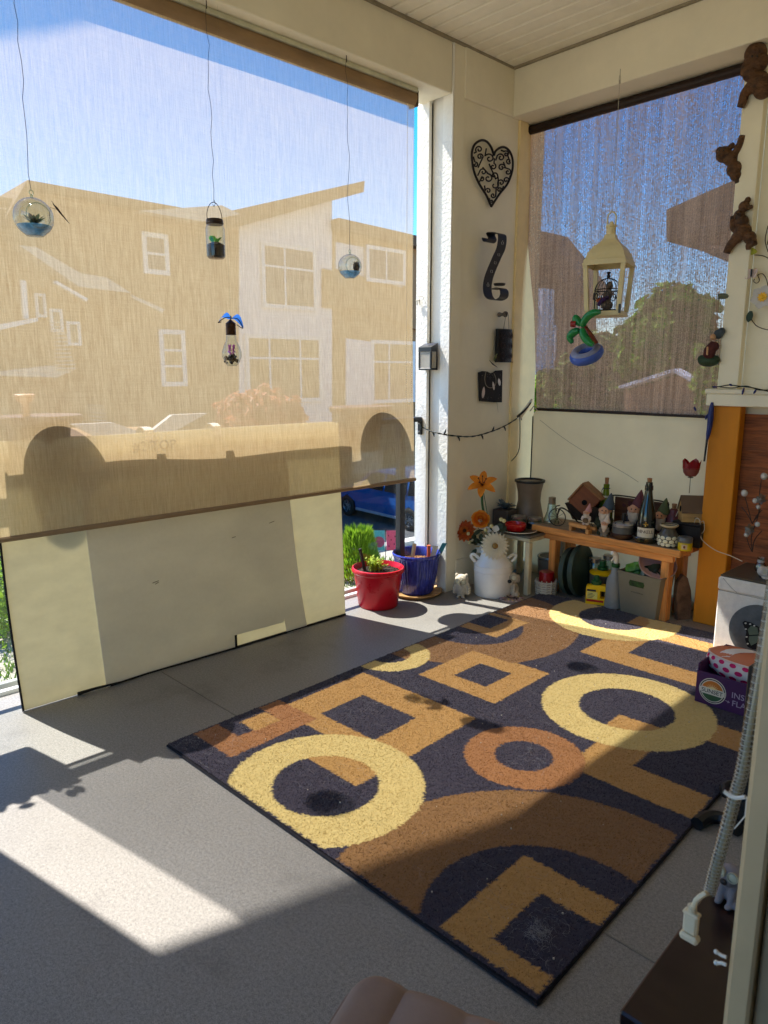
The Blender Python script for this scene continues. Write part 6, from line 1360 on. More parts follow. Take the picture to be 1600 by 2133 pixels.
# back jug (watering jug) and plant food bottle
p = at(1253, 1235, 'y', 3.78); p.z = 0; k = mpp(p); t = thing('grey_jug', 'dark grey pail with a yellow collar and green cap behind the yellow bottle', 'jug', p); b = MB(); lathe_px(b, k, [(0, 0), (22, 0), (26, 52), (27, 56), (24, 57)], 24); b.build('pail', M('pail_grey', (92, 92, 88), .5), t); b = MB(); lathe_px(b, k, [(26, 57), (26.5, 60), (20, 63), (10, 65)], 24); b.build('collar', mYel, t); b = MB(); lathe_px(b, k, [(11, 65), (11, 72), (7, 73), (6.5, 84), (0, 84)], 18); b.build('cap', mGcap, t)
p = flr(1242, 1262); k = mpp(p); t = thing('plant_food_bottle', 'yellow plant food bottle with a green cap standing on the rug end', 'bottle', p+Vector((0, 0, .014)), rz=RAD(22))
w_ = 21*k; outer = [(-w_, 0), (w_, 0), (w_*1.02, 34*k), (w_*.8, 41*k), (-w_*.3, 42*k), (-w_, 38*k)]
b = MB(); hole = [(w_*.35, 14*k), (w_*.78, 14*k), (w_*.80, 30*k), (w_*.35, 30*k)]
T = Matrix(((1, 0, 0, 0), (0, 0, 1, -.024), (0, 1, 0, 0), (0, 0, 0, 1)))
b.prism([(-w_, 0), (w_*.35, 0), (w_*.35, 42*k), (-w_*.3, 42*k), (-w_, 38*k)], .048, T); b.prism([(w_*.352, 0), (w_, 0), (w_, 14*k), (w_*.352, 14*k)], .048, T); b.prism([(w_*.352, 30*k), (w_*1.0, 30*k), (w_*1.0, 35*k), (w_*.8, 41*k), (w_*.352, 42*k)], .048, T); b.prism([(w_*.80, 14.02*k), (w_, 14.02*k), (w_, 29.98*k), (w_*.80, 29.98*k)], .044, T); b.build('body', mYel, t)
b = MB(); b.lathe([(10*k, 42*k), (10.5*k, 46*k), (10*k, 50*k), (6*k, 51*k), (5*k, 60*k), (0, 60*k)], 18, Tm((-.1*w_, 0, 0))); b.build('cap', mGcap, t)
b = MB(); b.box((-w_*.92, -.0252, 12*k), (w_*.1, -.0243, 27*k)); b.build('label', M('label_yellow', (240, 224, 120), .5, bump=0), t); b = MB(); b.box((-w_*.9, -.026, 28*k), (-w_*.05, -.0243, 32*k)); b.build('label_bar', M('label_navy', (34, 44, 60), .5, bump=0), t); b = MB(); b.box((-w_*.92, -.026, 6*k), (w_*.7, -.0243, 10.5*k)); b.build('label_band', M('label_red', (176, 40, 28), .5, bump=0), t)
b = MB()
for i in range(4): b.box((-w_*.85, -.0262, (14+i*3)*k), (-w_*.85+w_*(.5+.1*(i % 3)), -.0254, (14.9+i*3)*k))
o = b.build('print_lines', M('label_navy', (34, 44, 60)), t); o['kind'] = 'stuff'
p = flr(1277, 1268); k = mpp(p); t = thing('spray_bottle', 'clear spray bottle with a white trigger head in front of the grey bin', 'spray bottle', p+Vector((0, 0, .014)), rz=RAD(10)); b = MB(); lathe_px(b, k, [(0, 0), (18, 0), (18.5, 3), (16.5, 55), (14, 63), (9, 70), (7.5, 82), (7, 86)], 24); b.build('bottle', M('cloudy_plastic', (168, 170, 168), .25, var=.08, bump=0, thin=.35, spec=.6), t); b = MB(); lathe_px(b, k, [(7.5, 85), (8.5, 86), (8.5, 92), (5, 93)], 16); b.build('collar', mGcap, t); b = MB(); b.tube(bez([(0, 0, 92*k), (0, 0, 104*k), (-2*k, -3*k, 113*k), (-6*k, -10*k, 116*k)], 10), [4.5*k, 5*k, 5.5*k, 5.5*k, 5.5*k, 5.5*k, 5*k, 5*k, 4.5*k, 4*k][:10], 10); b.tube([(-3*k, -5*k, 106*k), (-7*k, -9*k, 98*k)], [2*k, 1.6*k], 6); b.build('trigger_head', M('white_plastic', (236, 230, 214)), t)
# grey bin
xl, xr = flr(1304, 1270), flr(1382, 1290); p = Vector(((xl.x+xr.x)/2, 3.70, .004)); k = mpp(p); w_ = 47*k; H = 88*k
t = thing('grey_bin', 'grey plastic storage bin full of green bags under the right end of the bench', 'bin', p, rz=RAD(-3)); mBin = M('grey_bin', (122, 116, 98), .5, var=.05)
def binw(b, s0, s1, z0, z1, th=.004):
    pass
b = MB(); dpt = .075; s0, s1 = .82, 1.0
def ringpts(s, z, i=0): return [(-w_*s+i, -dpt*s+i, z), (w_*s-i, -dpt*s+i, z), (w_*s-i, dpt*s-i, z), (-w_*s+i, dpt*s-i, z)]
zz = [(s0, 0, 0), (s1, H, 0), (s1*1.04, H, 0), (s1*1.04, H+3*k, 0), (s1, H+3*k, .004), (s0, .006, .004)]
vs = [v_ for s_, z_, i_ in zz for v_ in ringpts(s_, z_, i_)]
b.add(vs, [(j*4+i, j*4+(i+1) % 4, (j+1)*4+(i+1) % 4, (j+1)*4+i) for j in range(5) for i in range(4)]+[(3, 2, 1, 0), (20, 21, 22, 23)]); b.build('body', mBin, t)
b = MB(); fy = -dpt*(s0+(s1-s0)*.78)-.0012; hp_ = [(-15*k+3*k*0, 64*k), (15*k, 64*k), (17*k, 70*k), (15*k, 76*k), (-15*k, 76*k), (-17*k, 70*k)]; b.prism(hp_, .003, Matrix(((1, 0, 0, -4*k), (0, 0, 1, fy-.0015), (0, 1, 0, 0), (0, 0, 0, 1)))); b.build('handle_hole', M('hole_green', (44, 70, 26), .6, var=.5, scale=60), t)
b = MB(); b.bbox((-16*k, -dpt*.94-.004, 50*k), (10*k, -dpt*.92, 51.5*k), .001); b.build('moulding', mBin, t)
t = thing('garden_bags', 'crumpled green and white bags sticking out of the grey bin', 'bags', p+Vector((0, 0, H))); q = random.Random(12)
for (x, y, s_, m_, a) in ((-.07, -.02, .07, M('bag_green', (96, 150, 50), .35, var=.35, scale=20, bump=.6, bscale=40, bdist=.01), .3), (-.02, .0, .09, M('bag_pale', (176, 186, 160), .35, var=.25, scale=20, bump=.6, bscale=40, bdist=.01), -.4), (.03, -.01, .08, M('bag_dark', (40, 52, 36), .35, var=.35, scale=20, bump=.6, bscale=40, bdist=.01), .2), (-.03, .03, .12, M('bag_green', (96, 150, 50)), .8), (.07, .01, .06, M('bag_dark', (40, 52, 36)), -.2)):
    b = MB(); rows = [[(x+(u_-2)*.018*cos(a)+q.uniform(-.006, .006), y+(u_-2)*.018*sin(a)+q.uniform(-.008, .008), -.03+s_*v_/5+q.uniform(-.005, .005)+(u_*.006*(1 if a > 0 else -1))) for u_ in range(5)] for v_ in range(6)]; b.sheet(rows); b.sheet([[(X_+.006*sin(v*2), Y_+.012, Z_) for v, (X_, Y_, Z_) in enumerate(r)][::-1] for r in rows]); b.build('bag', m_, t)
p2 = p+Vector((.040, .035, H+.035)); t = thing('pink_bowl', 'pale pink shallow bowl lying tilted on top of the grey bin', 'bowl', p2, rot=(RAD(28), RAD(28), 0)); b = MB(); lathe_px(b, k, [(0, 0), (24, 1), (36, 8), (38, 14), (36.5, 14.5), (34, 9), (22, 3), (0, 2.5)], 30); b.build('bowl', M('pale_pink', (190, 160, 154), .4, bump=0), t)
p = flr(1428, 1290); p = Vector((-1.60, 3.80, 0)); k = mpp(p); t = thing('wood_slab', 'rough brown wood slab leaning on the ochre board behind the bench leg', 'wood slab', p, rot=(RAD(-8), 0, RAD(60))); b = MB(); q = random.Random(5); pts = [(-16, 0), (14, 0), (17, 30), (15, 60), (8, 86), (-2, 94), (-12, 80), (-18, 50), (-17, 22)]; b.prism([(x*k+q.uniform(-.003, .003), z*k) for x, z in pts], .03, Matrix(((1, 0, 0, 0), (0, 0, 1, -.015), (0, 1, 0, 0), (0, 0, 0, 1)))); b.build('slab', M('rough_bark', (116, 88, 66), .9, var=.4, scale=12, bump=1., bscale=40, bdist=.01), t)

# ------------------------------------------------------------------ milk can with flowers, statues
p = flr(1011, 1241); p = Vector((p.x, p.y+.07, 0)); k = mpp(p); mEn = M('white_enamel', (242, 238, 230), .22, var=.03, bump=0, spec=.5, coat=.3, dirt=.12, scale=12)
t = thing('milk_can', 'white enamel milk can used as a vase for artificial flowers', 'milk can', p); b = MB(); lathe_px(b, k, [(0, 0), (37, 0), (39, 3), (39.5, 60), (38.5, 64), (36, 68), (28, 78), (26, 84), (26, 97), (28, 99), (26, 100), (24.5, 96), (24, 84)], 40); b.build('body', mEn, t)
for z in (52, 64): b = MB(); lathe_px(b, k, [(39.6, z-1), (40.2, z), (39.4, z+1)], 40, cap=False); b.build('seam', mEn, t)
for s_ in (-1, 1): b = MB(); d = Vector((RT.x, RT.y, 0)).normalized()*s_; b.tube(bez([d*30*k+Vector((0, 0, 76*k)), d*40*k+Vector((0, 0, 84*k)), d*46*k+Vector((0, 0, 82*k)), d*44*k+Vector((0, 0, 76*k)), d*37*k+Vector((0, 0, 68*k))], 14), 3.2*k, 8); b.build('handle', mEn, t)
neck = p+Vector((0, 0, 96*k)); tow = (CAM-p); tow.z = 0; tow.normalize()
def stem(b, a, c, r=.0022): b.tube(bez([a, (Vector(a)+Vector(c))/2+Vector((0, 0, .02)), c], 8), r, 6)
mStem = M('stem_green', (58, 92, 44), .6, bump=0)
def flower_at(px, py, d): q_ = at(px, py, 'y', p.y); return q_+(CAM-q_).normalized()*d
fn = (CAM-p).normalized()
def flower(name, label, px, py, d, tilt):
    c = flower_at(px, py, d); t = thing(name, label, 'artificial flower', c, group=None); n_ = (fn+Vector(tilt)).normalized()
    b = MB(); stem(b, Vector(neck)-c+Vector((0, 0, -.05)), -n_*.012); b.build('stem', mStem, t); return t, c, n_
t, c, n_ = flower('orange_dahlia', 'rust-orange dahlia at the left of the milk can bouquet', 969, 1106, .06, (-.25, -.1, .05)); mk_ = mpp(c)
for r_, (L_, w_, lf, cnt) in enumerate(((24, 5.5, .05, 14), (19, 5, .35, 12), (13, 4, .65, 10), (7, 3, .95, 8))):
    b = MB()
    for i in range(cnt): petal(b, (0, 0, 0), n_, 2*pi*i/cnt+r_*.3, L_*mk_, w_*mk_, lf, cup=.35)
    b.build('petal_ring', M('dahlia_%d' % r_, ((190, 92, 24), (180, 74, 18), (196, 96, 24), (120, 50, 18))[r_], .6, var=.25, scale=50, bump=0, thin=.2), t)
b = MB(); b.ball(n_*4*mk_, 3.4*mk_); b.build('eye', M('flower_eye', (70, 36, 18), .8), t)
t, c, n_ = flower('orange_rose', 'orange and yellow rose at the top of the milk can bouquet', 1001, 1082, .05, (.1, 0, .25))
for r_, (R_, h_, cnt) in enumerate(((17, 6, 5), (13, 9, 5), (9, 11, 4), (5.5, 12, 3), (2.8, 12.5, 2))):
    b = MB(); u = n_.orthogonal().normalized(); v = n_.cross(u)
    for i in range(cnt):
        a0 = 2*pi*i/cnt+r_*.7; rows = []
        for j in range(5):
            s_ = j/4; rr_ = R_*(.55+.45*s_+.12*s_*s_)*(1.0); w_ = (pi/cnt*1.25)*(1-.25*s_**3)
            rows.append([(u*cos(a0+w_*g)+v*sin(a0+w_*g))*rr_*(1+.05*g)*mk_+n_*(h_*s_-4+2*(abs(g) < .5)*s_)*mk_ for g in (-1, -.5, 0, .5, 1)])
        b.sheet(rows)
    b.build('petal_ring', M('rose_%d' % (r_ % 2), ((232, 150, 44), (222, 116, 30))[r_ % 2], .6, var=.15, bump=0, thin=.25), t)
t, c, n_ = flower('white_gerbera', 'large white gerbera facing the room at the right of the milk can bouquet', 1031, 1137, .085, (.18, -.05, -.1))
for r_, (L_, w_, lf, cnt) in enumerate(((30, 4.2, .0, 22), (25, 3.8, .2, 20), (13, 2.4, .5, 14))):
    b = MB()
    for i in range(cnt): petal(b, (0, 0, 0), n_, 2*pi*i/cnt+r_*.14, L_*mk_, w_*mk_, lf, cup=.3, curl=-.12)
    b.build('petal_ring', M('gerbera_white', (228, 220, 196), .6, var=.06, bump=0, thin=.2), t)
b = MB(); b.ball(n_*3*mk_, 6*mk_); b.build('eye', M('gerbera_eye', (150, 116, 60), .8, var=.4, scale=90, bump=.8, bscale=200), t)
t, c, n_ = flower('orange_lily', 'orange lily on a thick green stem rising above the rose', 1005, 1012, .0, (.1, -.2, .7)); b = MB(); b.tube(bez([Vector(neck)-c, at(1006, 1060, 'y', p.y)-c, -n_*.012], 10), [.0075]*11, 8); b.build('thick_stem', mStem, t)
for i in range(6):
    b = MB(); petal(b, (0, 0, 0), n_, 2*pi*i/6+.2, 33*mk_, 8*mk_, .95, curl=-.75, cup=.25, n_=8); b.build('petal', M('lily_orange', (232, 140, 36), .5, var=.12, scale=30, bump=0, thin=.25), t)
b = MB()
for i in range(5): a = 2*pi*i/5; e = n_*24*mk_+(n_.orthogonal().normalized()*cos(a)+n_.cross(n_.orthogonal().normalized())*sin(a))*8*mk_; b.tube([Vector((0, 0, 0)), e], .5*mk_, 4); b.ball(e, 1.8*mk_, 6, 4)
o = b.build('stamens', M('anther', (70, 30, 18), .7), t); o['kind'] = 'stuff'
t = thing('filler_foliage', 'white filler blossoms and green leaves between the bouquet flowers', 'artificial foliage', neck); q = random.Random(21)
b = MB(); bw_ = MB()
for i in range(34):
    px, py = q.uniform(985, 1046), q.uniform(1090, 1148); e = flower_at(px, py, q.uniform(-.01, .06))-neck
    if q.random() < .65: petal(b, e, (fn+Vector((q.uniform(-.7, .7), q.uniform(-.7, .7), q.uniform(-.3, .7)))).normalized(), q.uniform(0, 6.28), q.uniform(12, 20)*mk_, q.uniform(4, 7)*mk_, .1)
    else:
        for j in range(4): petal(bw_, e, (fn+Vector((0, 0, .3))).normalized(), j*1.57+q.random(), 8*mk_, 4.5*mk_, .3)
    if i % 3 == 0: stem(b, Vector((0, 0, -.04)), e, .0014)
b.build('leaves', M('dull_leaf', (54, 66, 48), .6, var=.3, scale=30, bump=0, thin=.15), t); bw_.build('white_blossoms', M('blossom_white', (224, 220, 208), .6, bump=0, thin=.2), t)
b = MB()
for px, py in ((1044, 1082), (1024, 1096), (1012, 1104), (976, 1112), (1050, 1085), (979, 1130)): b.ball(flower_at(px, py, .07)-neck, 4*mk_, 8, 6)
o = b.build('cream_buds', M('cream_bud', (214, 200, 140), .6, bump=0), t); o['kind'] = 'stuff'
# solar statues
mStone = M('whitewashed_stone', (196, 184, 164), .85, var=.2, scale=25, bump=.9, bscale=90, bdist=.006, dirt=.35)
mRing = M('lens_ring', (172, 164, 140), .4, bump=0); mLens = M('lens_frost', (206, 198, 168), .3, var=.04, bump=0)
def statue(px, py, kind, label, rz, z=0., ax=None, mat=None, k=None, pos=None, name=None):
    p = pos if pos is not None else flr(px, py); k = k or mpp(p); t = thing(name or (kind+'_statue'), label, 'statue', p, rz=rz); mt = mat or mStone
    b = MB()
    if kind == 'owl':
        b.ball((0, 0, 18*k), (14*k, 13*k, 17*k)); b.ball((0, 0, 36*k), (14.5*k, 13*k, 13*k)); b.ball((-10*k, 0, 46*k), (4*k, 4*k, 5*k)); b.ball((10*k, 0, 46*k), (4*k, 4*k, 5*k)); b.ball((-13*k, 1*k, 18*k), (5*k, 9*k, 14*k)); b.ball((13*k, 1*k, 18*k), (5*k, 9*k, 14*k)); b.ball((-5*k, -9*k, 2*k), (4*k, 5*k, 3*k)); b.ball((5*k, -9*k, 2*k), (4*k, 5*k, 3*k)); ey = [(-6, -12, 36, 6.3), (6, -12, 36, 6.3)]
    else:
        b.ball((0, 2*k, 14*k), (14*k, 13*k, 15*k)); b.ball((0, -2*k, 24*k), (10*k, 9*k, 10*k)); b.ball((0, -3*k, 38*k), (14*k, 12*k, 12.5*k)); b.ball((0, -13*k, 33*k), (8*k, 7*k, 6.5*k)); b.ball((-13*k, -1*k, 38*k), (4*k, 5*k, 9*k)); b.ball((13*k, -1*k, 38*k), (4*k, 5*k, 9*k))
        for s_ in (-1, 1): b.tube([(s_*6*k, -7*k, 24*k), (s_*6.5*k, -11*k, 10*k), (s_*6.5*k, -12*k, 2*k)], [4.6*k, 4.2*k, 4*k], 8); b.ball((s_*6.5*k, -15*k, 2.5*k), (4.4*k, 5.4*k, 3*k)); b.ball((s_*13*k, -5*k, 5*k), (5*k, 9*k, 6*k))
        ey = [(-7, -12.5, 42, 6.6), (7, -12.5, 42, 6.6)]
    blob('body', b, mt, t, 1.25*k, 3)
    for x, y, z_, r in ey:
        T = Tm((x*k, y*k, z_*k), (RAD(90-8), 0, RAD(10 if x > 0 else -10)*1.4)); b = MB(); b.lathe([(r*.72*k, 0), (r*k, 0), (r*k, 2.6*k), (r*.72*k, 2.6*k)], 20, T, cap=False); b.build('eye_ring', mRing, t); b = MB(); b.lathe([(0, 2*k), (r*.5*k, 1.8*k), (r*.74*k, 1*k)], 18, T, cap=False); b.build('eye_lens', mLens, t)
    b = MB()
    if kind == 'owl': b.lathe([(2.6*k, 0), (2*k, 3*k), (0, 7*k)], 10, Tm((0, -12.5*k, 31*k), (RAD(105), 0, 0))); b.build('beak', M('beak_grey', (120, 108, 92), .7), t)
    else: b.ball((0, -19.5*k, 35*k), (4.6*k, 3*k, 3.8*k)); b.build('nose', M('nose_dark', (40, 36, 36), .4), t)
    if kind == 'owl':
        q = random.Random(3)
        for s_ in (-1, 1):
            for i in range(9): b = MB(); b.ball((s_*(15.5+.8*(i % 3))*k, (-5+3.4*(i % 3))*k, (10+5*(i//3))*k), (1.8*k, 1.6*k, 2.4*k), 8, 5); b.build('feather_gem', M('gem_white', (226, 216, 190), .2, bump=0), t)
    return t
statue(961, 1243, 'owl', 'pale owl statue with ringed eyes left of the milk can', RAD(30))
statue(1066, 1240, 'dog', 'pale puppy statue with goggle eyes right of the milk can', RAD(20))
p = flr(1066, 1249); k = mpp(p); t = thing('mosaic_stone', 'round pebble-mosaic stepping stone on the floor before the puppy statue', 'stepping stone', p); b = MB(); lathe_px(b, k, [(0, 0), (26, 0), (26.5, 2.5), (25, 3.5), (0, 3.5)], 30); b.build('disc', M('mosaic_grout', (150, 134, 126), .8, var=.2, scale=40), t)
q = random.Random(6); cols_ = [(196, 150, 150), (206, 196, 176), (120, 90, 70), (88, 70, 66), (190, 170, 90), (170, 120, 130)]
for r_, n__ in ((22.5, 18), (17, 12), (11, 8), (5, 4)):
    for i in range(n__):
        a = 2*pi*i/n__+r_; b = MB(); b.ball((r_*k*cos(a), r_*k*sin(a), 3.6*k), (2.6*k, 2.3*k, 1.1*k), 6, 4); ci = q.randrange(6); b.build('pebble', M('pebble_%d' % ci, cols_[ci], .4, bump=0), t)
b = MB(); b.tube(bez([(-14*k, 2*k, 4.4*k), (-4*k, -4*k, 4.6*k), (6*k, 3*k, 4.6*k), (14*k, -2*k, 4.4*k)]), 1.5*k, 6); b.build('motif', M('motif_dark', (60, 48, 40), .6), t)
# ------------------------------------------------------------------ flower pots at the railing
p = flr(780, 1262); p = Vector((p.x+.0, p.y+.03, 0)); k = mpp(p); mRed = M('red_plastic_pot', (206, 18, 36), .30, var=.06, dirt=.12, scale=14, bump=.03, spec=.5, thin=.06)
t = thing('flower_pot', 'red plastic pot with soil and a small lime-green plant by the railing', 'flower pot', p); b = MB(); lathe_px(b, k, [(0, 0), (39, 0), (41, 3), (50, 71), (53.5, 73), (55, 77), (53.5, 82), (51, 83), (49, 79), (46, 70)], 44); b.build('pot', mRed, t)
def soil(t, k, r, z, seed, mat):
    b = MB(); q = random.Random(seed); b.lathe([(r*k, z*k), (r*.6*k, (z+1)*k), (0, (z+1.5)*k)], 30, cap=False)
    for _ in range(220): a, rr_ = q.uniform(0, 6.28), r*k*math.sqrt(q.random())*.97; b.ball((rr_*cos(a), rr_*sin(a), (z+1)*k), (q.uniform(1, 2.6)*k, q.uniform(1, 2.6)*k, q.uniform(.8, 1.8)*k), 5, 3, jit=.2, seed=_)
    o = b.build('soil', mat, t); o['kind'] = 'stuff'
soil(t, k, 48, 72, 1, mSoil)
b = MB(); q = random.Random(4)
for i in range(60):
    a, r = q.uniform(0, 6.28), q.uniform(0, 15)*k; c0 = Vector((-8*k+r*cos(a), r*sin(a), 73*k)); e = c0+Vector((q.uniform(-9, 9), q.uniform(-9, 9), q.uniform(9, 27)))*k; b.tube([c0, e], [.7*k, .4*k], 4)
    for j in range(4): petal(b, c0+(e-c0)*(.5+.16*j), (0, 0, 1), q.uniform(0, 6.28), q.uniform(4, 9)*k, 1.5*k, .5)
b.build('plant', M('lime_leaf', (172, 190, 52), .6, var=.25, scale=50, bump=0, thin=.4), t)
t2 = thing('plant_stake', 'dark wooden stake stuck slanting in the red pot', 'stake', p+Vector((0, 0, 60*k))); b = MB(); d = -Vector((RT.x, RT.y, 0)).normalized(); b.tube([d*24*k, d*30*k+Vector((0, 0, 28*k)), d*37*k+Vector((0, 0, 60*k))], 3.4*k, 7); b.build('stake', M('stake_brown', (52, 36, 34), .6), t2)
p = flr(860, 1238); k = mpp(p); p = p+Vector((-.005, .035, 0)); mBl = M('blue_glaze_pot', (56, 64, 156), .25, var=.35, scale=9, stretch=(9, 9, .6), bump=0, spec=.5, coat=.2, dirt=.15)
t0 = thing('plant_saucer', 'tan clay saucer under the ribbed blue pot', 'saucer', p); b = MB(); lathe_px(b, k, [(0, 0), (46, 0), (54, 6), (55, 8), (53, 8.5), (46, 4), (0, 3.5)], 44); b.build('saucer', M('tan_saucer', (204, 160, 104), .4, var=.15, scale=20, thin=.15), t0)
t = thing('flower_pot', 'tall ribbed royal blue pot on a tan saucer beside the column', 'flower pot', p+Vector((0, 0, 4*k))); n_ = 132; prof = [(0, 0), (32, 0), (36, 5), (43, 40), (47.5, 76), (49.5, 78), (50.5, 83), (49, 85.5), (46.5, 83), (43.5, 66)]
b = MB(); b.lathe([(r*k, h*k) for r, h in prof], n_)
q = random.Random(2); ph = [q.uniform(.4, 1.0) for _ in range(n_)]
vs = b.v
for j, (r, h) in enumerate(prof):
    if 3 <= j <= 4 or j == 2:
        for i in range(n_):
            if i % 3 == 0:
                x, y, z = vs[j*n_+i]; f = 1-.030*ph[i]; vs[j*n_+i] = (x*f, y*f, z)
b.build('pot', mBl, t); soil(t, k, 43, 66, 3, M('dry_bark_mulch', (150, 104, 66), .9, var=.5, scale=40, bump=.8))
dd = Vector((RT.x, RT.y, 0)).normalized(); top = p+Vector((0, 0, 70*k))
t2 = thing('wooden_stick', 'pale wooden stick leaning in the blue pot', 'stick', top); b = MB(); b.tube([-dd*10*k+Vector((0, 0, -4*k)), -dd*4*k+Vector((0, 0, 36*k))], 4*k, 8); b.build('stick', M('pale_stick', (206, 170, 116), .7, var=.15, stretch=(1, 1, .2)), t2)
t2 = thing('terracotta_spike', 'orange terracotta watering spike in the blue pot', 'watering spike', top+dd*14*k+Vector((0, .05, 0))); b = MB(); b.tube([(0, 0, -4*k), (0, 0, 14*k), (0, 0, 30*k)], [4.6*k, 4*k, 4*k], 10); b.build('spike', M('terracotta', (206, 100, 60), .8), t2)
t2 = thing('seed_packet', 'curled seed packets and a plastic tag at the right side of the blue pot', 'seed packets', top+dd*34*k); b = MB(); b.sheet([[(dd*(-9+x*7+z*3)*k+Vector((-.004*x, -.01*x, (-4+z*12)*k)))for x in range(4)] for z in range(4)]); b.build('packet', M('packet_tan', (206, 184, 140), .6, var=.2, scale=30), t2); b = MB(); b.sheet([[(dd*(-2+x*5+z*5)*k+Vector((.006, .02, (4+z*11)*k)))for x in range(3)] for z in range(4)]); b.build('packet', M('packet_teal', (50, 120, 130), .5, var=.2, scale=20), t2); b = MB(); b.sheet([[(dd*(-18+x*6-z*1)*k+Vector((0, -.015, (-6+z*10)*k)))for x in range(3)] for z in range(4)]); b.build('plastic_tag', mGl2, t2)
# ------------------------------------------------------------------ planters straddling the rail, seen through the blind
mTerra = M('terracotta_planter', (92, 62, 46), .55, var=.12, bump=.1)
def planter(y, rx, rim, label, xc=-3.085, plant=0):
    t = thing('rail_planter', label, 'planter', (xc, y, .90), group='planters straddling the railing')
    h = rim-.90
    b = MB(); ry = 1.0; s = .145
    b.lathe([(s*.52, 0), (s*.58, .01), (s*.68, h*.6), (s*.72, h-.035), (s*.98, h-.030), (s, h-.018), (s*1.02, h-.006), (s, h), (s*.9, h-.004)], 36, Tm((0, 0, 0), (0, 0, 0), (1, rx/s, 1))); b.build('pot', mTerra, t)
    b = MB(); b.lathe([(s*.9, h-.012), (0, h-.008)], 30, Tm((0, 0, 0), (0, 0, 0), (1, rx/s, 1)), cap=False); b.build('soil', mSoil, t)
    if plant:
        q = random.Random(plant); b = MB()
        for i in range(plant):
            a = q.uniform(0, 6.28); c = Vector((.08*cos(a), .1*sin(a), h)); pts = [c]
            for j in range(6): c = c+Vector((q.uniform(-.02, .03), q.uniform(-.06, .06), q.uniform(.0, .05))); pts.append(c)
            b.tube(pts, [.003, .003, .0025, .0025, .002, .0015, .001], 5)
            for pt_ in pts[1:]: petal(b, pt_, (q.uniform(-1, 1), q.uniform(-1, 1), 1), q.uniform(0, 6), .04, .012, .2)
        b.build('twigs', M('twig_leaf', (150, 120, 70), .7, thin=.3), t)
    return t
planter(.985, .165, 1.178, 'terracotta rail planter behind the left half of the tan blind')
planter(2.735, .20, 1.158, 'terracotta rail planter behind the blind near the column')
t = thing('trough_planter', 'long brown planter trough with twigs outside the railing past the left edge', 'planter', (-3.08, .3, .82))
b = MB(); b.bbox((-.13, -.5, 0), (.0, .27, .34), .01); b.build('trough', mTerra, t); b = MB(); b.box((-.12, -.49, .3405), (-.01, .26, .348)); b.build('soil', mSoil, t)
b = MB(); q = random.Random(14)
for i in range(16):
    c = Vector((q.uniform(-.11, -.02), q.uniform(-.45, .25), .34)); pts = [c]
    for j in range(5): c = c+Vector((q.uniform(-.02, .02), q.uniform(-.04, .04), q.uniform(.005, .03))); pts.append(c)
    b.tube(pts, [.004, .004, .003, .003, .002, .001], 5)
    for pt_ in pts[1:]: petal(b, pt_, (q.uniform(-1, 1), q.uniform(-1, 1), 1), q.uniform(0, 6), .05, .016, .2)
b.build('twigs', M('twig_leaf', (150, 120, 70), .7, thin=.3), t)
pp_ = at(55, 866, 'x', -3.09); kk = mpp(pp_); t = thing('toadstool_ornament', 'pale toadstool-shaped ornament standing on the left rail planter', 'ornament', (pp_.x, pp_.y, 1.172))
b = MB(); b.lathe([(0, 0), (8*kk, 0), (7*kk, 24*kk), (10*kk, 30*kk), (18*kk, 36*kk), (20*kk, 46*kk), (17*kk, 48*kk), (0, 48*kk)], 20); b.build('cup', M('pale_ceramic', (222, 186, 150), .4, thin=.2), t); b = MB(); b.tube([(0, 0, 48*kk), (0, 0, 54*kk)], 1.4*kk, 6); b.build('knob', M('pale_ceramic', (222, 186, 150)), t)
# lattice wire at the railing foot by the pots
t = thing('wire_mesh', 'small piece of diamond wire mesh on the railing behind the blue pot', 'wire mesh', (-3.05, 2.75, .1)); b = MB()
for i in range(15):
    y = 2.52+.035*i
    for s_ in (-1, 1):
        pts = [(-3.045, y+s_*.03*0, .10), (-3.045, y+s_*.17, .35)]
        y1_ = min(max(pts[1][1], 2.5), 3.0); f = abs((y1_-y)/.17) if s_ else 1; b.tube([pts[0], (-3.045, y1_, .10+.25*min(1, f))], .0009, 4)
o = b.build('wires', M('galvanised', (160, 160, 160), .4, metal=.6, bump=0), t); o['kind'] = 'stuff'

# ------------------------------------------------------------------ foam box with stone, round plaque, fruit box, cushion
x0 = at(1484, 1352, 'z', 0).x; y0 = 3.474; zt = .383
t = thing('foam_box', 'white polystyrene box standing against the siding, used as a side table', 'foam box', (x0, y0, 0)); mPoly = M('polystyrene', (236, 230, 220), .8, var=.05, scale=40, bump=.5, bscale=140, bdist=.003, dirt=.2)
b = MB(); b.bbox((0, 0, 0), (.62, .34, zt-.075), .006); b.build('box', mPoly, t); b = MB(); b.bbox((-.003, -.003, zt-.074), (.623, .343, zt-.008), .008); b.build('lid', mPoly, t)
b = MB(); b.bbox((.004, .004, zt-.0075), (.61, .33, zt+.002), .002); b.build('slate_top', M('dark_slab', (84, 76, 64), .35, var=.2), t)
b = MB(); b.tube([(0.0, -.004, zt-.074), (.3, -.0045, zt-.076), (.6, -.004, zt-.073)], .0012, 4); b.tube(bez([(.02, -.0035, zt-.012), (.06, -.0038, zt-.05), (.09, -.0035, zt-.07)]), .0009, 4); b.build('seam_line', M('seam_grey', (140, 134, 124), .8), t)
c = at(1580, 1320, 'y', y0-.02); k = mpp(c); t = thing('butterfly_plaque', 'round slate plaque with a painted black and green butterfly wing leaning on the foam box', 'plaque', c); R_ = 60*k
